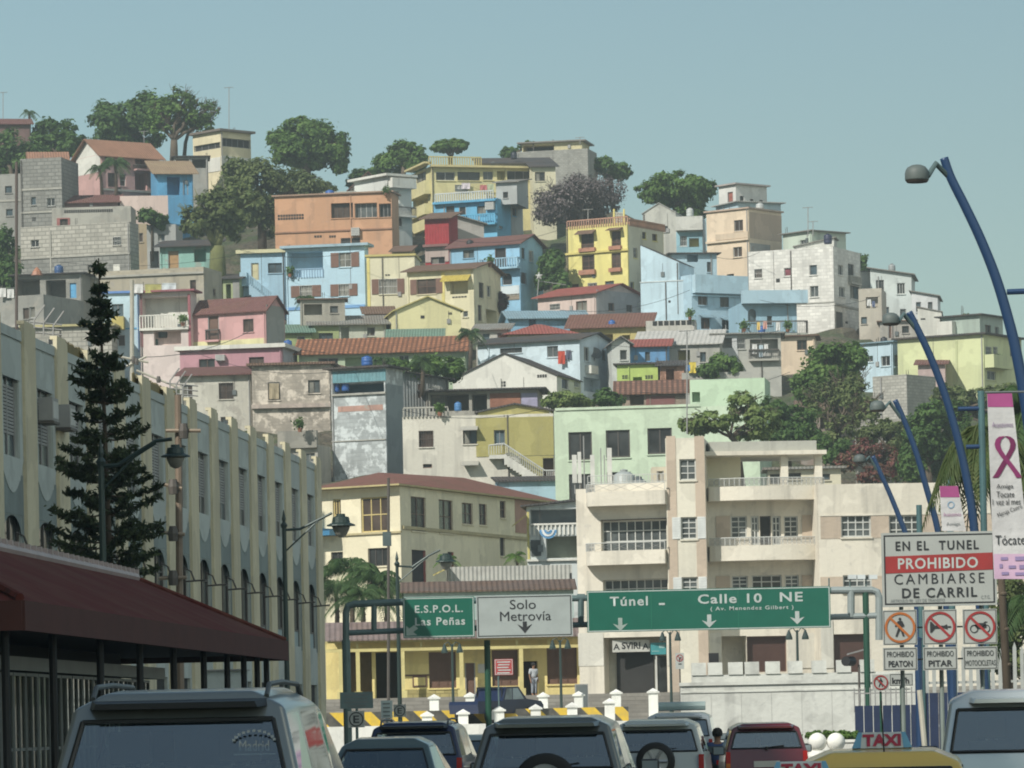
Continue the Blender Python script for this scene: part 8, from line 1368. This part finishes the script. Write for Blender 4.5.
    for sg in (-1, 1):
        for yy in (.85, 3.45):
            m2 = MB(); n_ = 20; x0 = sg*w*.80; x1 = sg*w*1.0; r = .33
            ring = lambda x, rr: [(x, yy*L/4.4+rr*math.cos(2*math.pi*j/n_), r+rr*math.sin(2*math.pi*j/n_)) for j in range(n_)]
            prof = [(x0, r*.9), (x0, r), (x1-.02*sg, r), (x1, r*.93), (x1, r*.62)]; base = len(m2.v); kk = m2.mi(TYRE)
            for x, rr in prof: m2.v += ring(x, rr)
            for i in range(len(prof)-1):
                for j in range(n_): a0 = base+i*n_+j; a1 = base+i*n_+(j+1) % n_; m2.f.append((a0, a1, a1+n_, a0+n_)); m2.m.append(kk)
            wh = m2.build('tyre', t_, local=True); m2 = MB(); m2.face(ring(x1-.02*sg, r*.64), RIM)
            for j in range(5): a = 2*math.pi*j/5; m2.box(x1-.03*sg-.012, x1-.03*sg+.012, yy*L/4.4+.12*math.cos(a)-.03, yy*L/4.4+.12*math.cos(a)+.03, r+.12*math.sin(a)-.03, r+.12*math.sin(a)+.03, TRIM)
            m2.build('rim', wh, local=True)
        zl = (.84*k, 1.06*k) if kind == 'sedan' else (.72*k, 1.10*k)
        m2 = MB(); m2.box(sg*w*.97-.09*(sg > 0)-.0*(sg < 0), sg*w*.97+.09*(sg < 0), -.045, .12, *zl, LREDG); tl = m2.build('tail_light', t_, local=True); m2 = MB(); m2.box(sg*w*.97-.085*(sg > 0), sg*w*.97+.085*(sg < 0), -.052, -.045-.001, zl[0]+.02, zl[0]+.1, LORG); m2.build('indicator', tl, local=True)
        m2 = MB(); y = q(i1, 3, 1).y-.12; m2.box(sg*w*1.0+(.02 if sg > 0 else -.24), sg*w*1.0+(.24 if sg > 0 else -.02), y, y+.08, 1.04*k, 1.22*k, TRIM); mi_ = m2.build('mirror', t_, local=True); bb = mi_.modifiers.new('bevel', 'BEVEL'); bb.width = .03; bb.segments = 2
        m2 = MB(); m2.box(sg*w+(.04 if sg > 0 else -.22), sg*w+(.22 if sg > 0 else -.04), y-.004, y-.001, 1.06*k, 1.20*k, glassy((.30, .36, .38), .05, 'mirror_glass')); m2.build('mirror_glass', mi_, local=True)
        if rails:
            m2 = MB(); xr = sg*w*.66; zr = 1.76*k; m2.tube([(xr, .35*L/4.4, zr-.06), (xr, .5*L/4.4, zr+.02), (xr, 1.2*L/4.4, zr+.04), (xr, 2.1*L/4.4, zr+.03), (xr, 2.35*L/4.4, zr-.06)], .018, paint((.12, .13, .13), .5, .3), 8); m2.build('roof_rail', t_, local=True)
    m2 = MB(); m2.box(-w*.95, w*.95, -.11, -.03, .42*k, .62*k, TRIM if kind != 'sedan' else P_); bb_ = m2.build('bumper', t_, local=True); bb = bb_.modifiers.new('bevel', 'BEVEL'); bb.width = .03; bb.segments = 2
    m2 = MB(); m2.box(-.26, .26, -.03, -.012, .74*k, .88*k, paint((.55, .55, .5))); m2.build('number_plate', t_, local=True)
    if kind != 'sedan':
        m2 = MB(); y0 = q(i0, 4, 1).y; zt = 1.665*k; m2.hexa([(-w*.62, y0-.16, zt-.03), (w*.62, y0-.16, zt-.03), (w*.7, y0+.08, zt-.02), (-w*.7, y0+.08, zt-.02), (-w*.6, y0-.16, zt+.01), (w*.6, y0-.16, zt+.01), (w*.68, y0+.1, zt+.035), (-w*.68, y0+.1, zt+.035)], TRIM if rails else P_); sp = m2.build('spoiler', t_, local=True)
        m2 = MB(); a = q(i0, 3, 1); m2.tube([(0, a.y-.02, a.z+.09), (.42*w, a.y-.005, a.z+.13)], .012, TRIM, 5); m2.lathe((0, a.y-.03, a.z+.05), [(.03, 0), (.03, .06)], TRIM, 8); m2.build('wiper', t_, local=True)
    if spare:
        m2 = MB(); n_ = 28; r = .36*k; zc = .98*k; kk = m2.mi(TYRE); prof = [(-.02, r*.9), (-.03, r), (-.20, r), (-.245, r*.9), (-.25, r*.66)]
        for y, rr in prof: m2.v += [(rr*math.cos(2*math.pi*j/n_), y, zc+rr*math.sin(2*math.pi*j/n_)) for j in range(n_)]
        for i in range(len(prof)-1):
            for j in range(n_): a0 = i*n_+j; a1 = i*n_+(j+1) % n_; m2.f.append((a0, a1, a1+n_, a0+n_)); m2.m.append(kk)
        sw = m2.build('spare_wheel', t_, local=True, smooth=True); m2 = MB(); rr = r*.66; m2.face([(rr*math.cos(2*math.pi*j/n_), -.235, zc+rr*math.sin(2*math.pi*j/n_)) for j in range(n_)], RIM)
        for j in range(6): a = 2*math.pi*j/6; m2.tube([(0, -.25, zc), (rr*.95*math.cos(a), -.245, zc+rr*.95*math.sin(a))], .03, RIM, 5)
        m2.build('rim', sw, local=True)
    return t_, Hc, w, k, q
SILV = (.42, .45, .44); 
near, Hc, w, k, q = car('near silver grey estate with roof rails and a sticker in its rear window', 172, 690, 268, (.21, .235, .235), 'suv', 4, rails=True, W=1.78, name='estate_car')
st_ = lettering(near, 'Madrid', .52, .17, 1.40*k, .20, .07, paint((.5, .54, .54)), .0, name='sticker_lettering'); m2 = MB()
for j in range(11): a = math.pi*(.08+.84*j/10); m2.box(.52+.14*math.cos(a)-.01, .52+.14*math.cos(a)+.01, .168+.0, .171, 1.40*k+.02+.08*math.sin(a)-.008, 1.40*k+.02+.08*math.sin(a)+.008, paint((.5, .54, .54)))
m2.box(.38, .66, .168, .171, 1.40*k-.06, 1.40*k-.053, paint((.62, .66, .66))); m2.build('sticker', near, local=True)
car('small teal grey sedan beside the near silver estate', 374, 738, 80, (.10, .14, .14), 'sedan', 4.5, d=20, name='sedan_car', W=1.65)
car('dark blue off road car with a roof rack behind the teal sedan', 412, 722, 102, (.012, .02, .06), 'suv', 4.5, rails=True, name='off_road_car')
car('small pale silver car half hidden behind the dark blue one', 468, 735, 62, (.36, .42, .41), 'sedan', 4.5, d=36, name='sedan_car', W=1.6)
car('large dark grey off road car with a spare wheel in the centre', 545, 717, 158, (.14, .155, .148), 'suv', 4.5, spare=True, name='off_road_car')
car('white off road car with a spare wheel right of the dark grey one', 655, 720, 92, (.42, .46, .45), 'suv', 4.5, spare=True, name='off_road_car', metal=.0, W=1.72, d=26)
wv, Hc, w, k, q = car('white estate with a roof bar and tall red lights beyond the white off road car', 678, 713, 68, (.44, .48, .50), 'van', 4.5, name='estate_car', metal=0, d=37.5)
m2 = MB(); m2.tube([(-w*.6, .9, 1.80*k+.12), (w*.75, .9, 1.80*k+.12)], .11, paint((.38, .48, .46)), 8); m2.build('roof_bar', wv, local=True)
car('red boxy off road car with a driver visible through the rear window', 766, 723, 84, (.105, .012, .018), 'suv', .5, name='off_road_car', metal=0, W=1.68, tilt=.16)
tx, Hc, w, k, q = car('yellow taxi with a lit style roof sign reading TAXI', 882, 751, 172, (.72, .50, .12), 'sedan', 4.7, d=11.2, name='taxi_cab', metal=0, W=1.66, cat='taxi')
mb = MB(); z = 1.76*k; sy = 2.0; hw, hh = .225, .112
SB_ = paint((.62, .66, .68), .4, name='sign_white_plastic'); SBL = paint((.16, .40, .62), .4, name='sign_blue_plastic'); INKT = paint((.42, .03, .07), .5, name='taxi_lettering')
def taxisign(t_, z, sy, x=0, s=1.0):
    hw, hh = .235*s, .125*s; mb = MB(); mb.hexa([(x-hw, sy-.06, z), (x+hw, sy-.06, z), (x+hw, sy+.06, z), (x-hw, sy+.06, z), (x-hw*.78, sy-.035, z+hh), (x+hw*.78, sy-.035, z+hh), (x+hw*.78, sy+.035, z+hh), (x-hw*.78, sy+.035, z+hh)], SB_); bx = mb.build('roof_sign', t_, local=True)
    for sg in (-1, 1): mb = MB(); mb.face([(x+sg*hw*.72, sy-.063, z+.002), (x+sg*hw*1.01, sy-.063, z+.002), (x+sg*hw*.79, sy-.038, z+hh*1.0), (x+sg*hw*.66, sy-.038, z+hh*1.0)], SBL); mb.build('blue_end', bx, local=True)
    o = lettering(bx, 'TAXI', x, sy-.054, z+hh*.5, hw*1.28, hh*.78, INKT, .05); o.rotation_euler = (-.2, 0, 0)
taxisign(tx, z, sy)
m2 = MB(); m2.tube([(.02-w*.0, 1.45, 1.60*k), (.0, 1.38, 1.60*k+.5)], .006, TRIM, 5); m2.build('whip_aerial', tx, local=True)
t2, Hc, w, k, q = car('yellow taxi whose roof sign only just shows at the bottom edge', 803, 784, 290, (.72, .50, .12), 'sedan', 4, d=8.4, name='taxi_cab', metal=0, W=1.66, cat='taxi', group='cars queuing on the avenue'); taxisign(t2, 1.76*k, 2.0, -.02, .8)
vn, Hc, w, k, q = car('silver people carrier with a large rear window at the right edge', 1030, 690, 188, (.55, .60, .60), 'van', 5.5, name='people_carrier', W=1.82, d=15, metal=.45)
# blue pickup seen from the side, on the plaza
def pickup():
    d = 67.2; p = at(497, 722, d); t_ = thing('blue_pickup', 'dark blue pickup parked sideways behind the white posts', 'pickup', (p.x, d, PLAZA), None, math.radians(52)); P_ = carpaint((.014, .024, .065), .2); zb = .0
    prof = [(-2.35, .45), (-2.4, .85), (-2.36, 1.0), (-.62, 1.0), (-.58, 1.02), (-.35, 1.62), (.55, 1.64), (1.15, 1.08), (2.2, .98), (2.38, .8), (2.36, .42)]
    mb = MB(); n_ = len(prof)
    for y in (-.82, .82): mb.face([(x, y, z) for x, z in (prof if y < 0 else prof[::-1])], P_)
    for j in range(n_): (a, b), (c, e_) = prof[j], prof[(j+1) % n_]; mb.face([(a, -.82, b), (a, .82, b), (c, .82, e_), (c, -.82, e_)], P_)
    o = mb.build('body', t_, local=True); bv = o.modifiers.new('bevel', 'BEVEL'); bv.width = .05; bv.segments = 2
    for pts in ([(-.46, 1.06), (-.30, 1.54), (.08, 1.56), (.08, 1.06)], [(.14, 1.06), (.14, 1.56), (.5, 1.57), (.95, 1.08)]):
        for y in (-.826, .826): m2 = MB(); m2.face([(x, y, z) for x, z in pts], glassy((.30, .36, .38), .1)); m2.build('side_window', t_, local=True)
    for x in (-1.5, 1.45):
        for y in (-.84, .84):
            m2 = MB(); m2.tube([(x, y-.1, .36), (x, y+.1, .36)], .36, TYRE, 18); o = m2.build('tyre', t_, local=True); m2 = MB(); m2.tube([(x, y-.12, .36), (x, y+.12, .36)], .2, RIM, 14); m2.build('rim', o, local=True)
    m2 = MB(); m2.box(2.3, 2.46, -.8, .8, .4, .56, RIM); m2.build('bumper', t_, local=True); m2 = MB(); m2.tube([(-.5, -.7, 1.03), (-.5, -.7, 1.6), (-.5, .7, 1.6), (-.5, .7, 1.03)], .04, TRIM, 6); m2.build('roll_bar', t_, local=True)
pickup()
# ---------------------------------------------------------------- people
def person(label, loc, J, R, parts, rot=0, cat='person'):
    """one continuous skinned body from joints and edges; parts: {name: (joints, radii, edges, material)}"""
    t_ = thing('person', label, cat, loc, None, rot)
    for nm, (V, E_, rad, m) in parts.items():
        me = bpy.data.meshes.new(nm); me.from_pydata(V, E_, []); ob = bpy.data.objects.new(nm, me); COL.objects.link(ob); ob.parent = t_; sk = ob.modifiers.new('skin', 'SKIN'); sk.use_smooth_shade = True
        for i, r in enumerate(rad): me.skin_vertices[0].data[i].radius = (r, r); 
        me.skin_vertices[0].data[0].use_root = True; sb = ob.modifiers.new('sub', 'SUBSURF'); sb.levels = sb.render_levels = 1; me.materials.append(m)
    return t_
SKIN = paint((.28, .15, .09), .6, name='skin'); HAIR = paint((.015, .012, .01), .8, name='hair')
def human(label, loc, rot, shirt, trousers, seated=False):
    V = [(0, 0, .95), (0, .0, 1.15), (0, 0, 1.38), (0, -.01, 1.50), (0, -.03, 1.60), (0, -.03, 1.71)]; E_ = [(0, 1), (1, 2), (2, 3), (3, 4), (4, 5)]; Rr = [.10, .095, .10, .052, .098, .085]
    def add(p, r, par): V.append(p); Rr.append(r); E_.append((par, len(V)-1)); return len(V)-1
    for sg in (-1, 1):
        h = add((sg*.09, 0, .88), .09, 0)
        if seated: kn = add((sg*.16, -.42, .80), .07, h); an = add((sg*.18, -.30, .38), .045, kn); add((sg*.18, -.45, .33), .04, an)
        else: kn = add((sg*.10, -.02, .48), .062, h); an = add((sg*.11, .0, .09), .042, kn); add((sg*.12, -.16, .045), .035, an)
        s_ = add((sg*.19, 0, 1.38), .045, 2)
        el, wr = ((sg*.30, -.18, 1.16), (sg*.28, -.46, 1.10)) if seated else ((sg*.25, .03, 1.12), (sg*.25, -.06, .86))
        e_ = add(el, .04, s_); wv_ = add(wr, .03, e_); dirv = Vector(wr)-Vector(el); dirv.normalize(); sd = Vector((0, 1, 0)) if not seated else Vector((1, 0, 0)); pm = Vector(wr)+dirv*.08; pi_ = add(tuple(pm), .032, wv_)
        for j, (o_, l_) in enumerate(((-.033, .07), (-.011, .085), (.011, .08), (.033, .06))): a = pm+sd*o_+dirv*.03; b = a+dirv*l_+Vector((-sg*.012, 0, 0)); f_ = add(tuple(a), .010, pi_); add(tuple(b), .008, f_)
        add(tuple(pm+sd*-.05+dirv*.0), .011, wv_)
    body = {'body': (V, E_, Rr, SKIN)}
    cv = [(0, 0, .93), (0, 0, 1.15), (0, 0, 1.40), (.19, 0, 1.40), (-.19, 0, 1.40)]+([(.30, -.18, 1.16), (-.30, -.18, 1.16)] if seated else [(.25, .03, 1.14), (-.25, .03, 1.14)]); body['shirt'] = (cv, [(0, 1), (1, 2), (2, 3), (2, 4), (3, 5), (4, 6)], [.165, .16, .165, .095, .095, .066, .066], shirt)
    lv = [(0, 0, .93), (.09, 0, .88), (-.09, 0, .88)]+([(.16, -.42, .80), (-.16, -.42, .80), (.18, -.30, .42), (-.18, -.30, .42)] if seated else [(.10, -.02, .48), (-.10, -.02, .48), (.11, 0, .12), (-.11, 0, .12)]); body['trousers'] = (lv, [(0, 1), (0, 2), (1, 3), (2, 4), (3, 5), (4, 6)], [.14, .105, .105, .075, .075, .056, .056], trousers)
    t_ = person(label, loc, None, None, body, rot); m2 = MB()
    for sg in (-1, 1): m2.box(sg*.03-.012, sg*.03+.012, -.118, -.11, 1.645, 1.655, BLACK)
    m2.box(-.012, .012, -.13, -.105, 1.60, 1.64, SKIN); m2.box(-.025, .025, -.115, -.108, 1.575, 1.583, paint((.2, .07, .06))); m2.build('face', t_, local=True); m2 = MB(); m2.lathe((0, .0, 1.665), [(.105, -.06), (.118, 0), (.112, .05), (.085, .10), (.04, .125), (.01, .13)], HAIR, 14); m2.build('hair', t_, local=True, smooth=True); return t_
p = at(534, 697, 79.5); human('person in a pale grey shirt standing at the dark doorway of the arcade', (p.x, 79.5, UPPER), .6, paint((.46, .48, .50), .9), paint((.30, .32, .36), .9))
# motorcyclist between the white estate and the red car
d = 33; p = at(717, 731, d); zs = p.z-1.75
mt = thing('motorcycle', 'dark motorcycle half hidden between the white estate and the red car', 'motorcycle', (p.x, d, 0)); mb = MB(); mb.tube([(0, -.3, .48), (0, .1, .52), (0, .5, .75)], [.10, .14, .12], BLACK, 8); mb.tube([(0, .55, .85), (0, .75, .35)], .04, RIM, 6); mb.tube([(0, -.3, .48), (0, -.6, .35)], .04, RIM, 6); mb.build('frame', mt, local=True)
for y in (-.6, .78):
    m2 = MB(); pts = [(0, y+.27*math.cos(2*math.pi*j/20), .32+.27*math.sin(2*math.pi*j/20)) for j in range(21)]; m2.tube(pts, .05, TYRE, 7, False); wl = m2.build('tyre', mt, local=True); m2 = MB()
    for j in range(5): a = 2*math.pi*j/5; m2.tube([(0, y, .32), (0, y+.25*math.cos(a), .32+.25*math.sin(a))], .015, RIM, 5)
    m2.build('rim', wl, local=True)
m2 = MB(); m2.tube([(-.36, .4, 1.08), (0, .55, 1.02), (.36, .4, 1.08)], .02, BLACK, 6); m2.build('handlebar', mt, local=True); m2 = MB(); m2.box(-.13, .13, -.55, .15, .56, .63, SEAT); m2.build('saddle', mt, local=True); m2 = MB(); m2.box(-.06, .06, -.72, -.66, .62, .72, LREDG); m2.build('tail_light', mt, local=True)
human('person in a dark blue jacket riding the half hidden motorcycle', (p.x, d-.05, -.36), math.pi, paint((.03, .06, .16), .8), paint((.06, .07, .09), .9), True)
dr = at(757, 738, 30.55); human('person in a pale yellow shirt at the wheel of the red off road car', (dr.x, dr.y, -.40), math.pi, paint((.55, .48, .2), .9), paint((.06, .07, .09), .9), True)
stretch(NAMES0); K = TELE
# ---------------------------------------------------------------- terrain last, so that every house gets its level plot
build_terrain()

# the hot hazy air
HAZE = .00044
m = bpy.data.materials.new('haze'); m.use_nodes = True; nt = m.node_tree; nt.nodes.clear(); pv = N(nt, 'ShaderNodeVolumePrincipled'); pv.inputs['Density'].default_value = HAZE; pv.inputs['Color'].default_value = (.80, .90, .90, 1); pv.inputs['Anisotropy'].default_value = .2
out = N(nt, 'ShaderNodeOutputMaterial'); nt.links.new(pv.outputs[0], out.inputs['Volume'])
mb = MB(); mb.box(-170, 170, -110, 720, -1.2, 92, m); o = mb.build('haze', uv=False); tag(o, 'pale warm haze between the street and the hill', None, None, 'stuff')
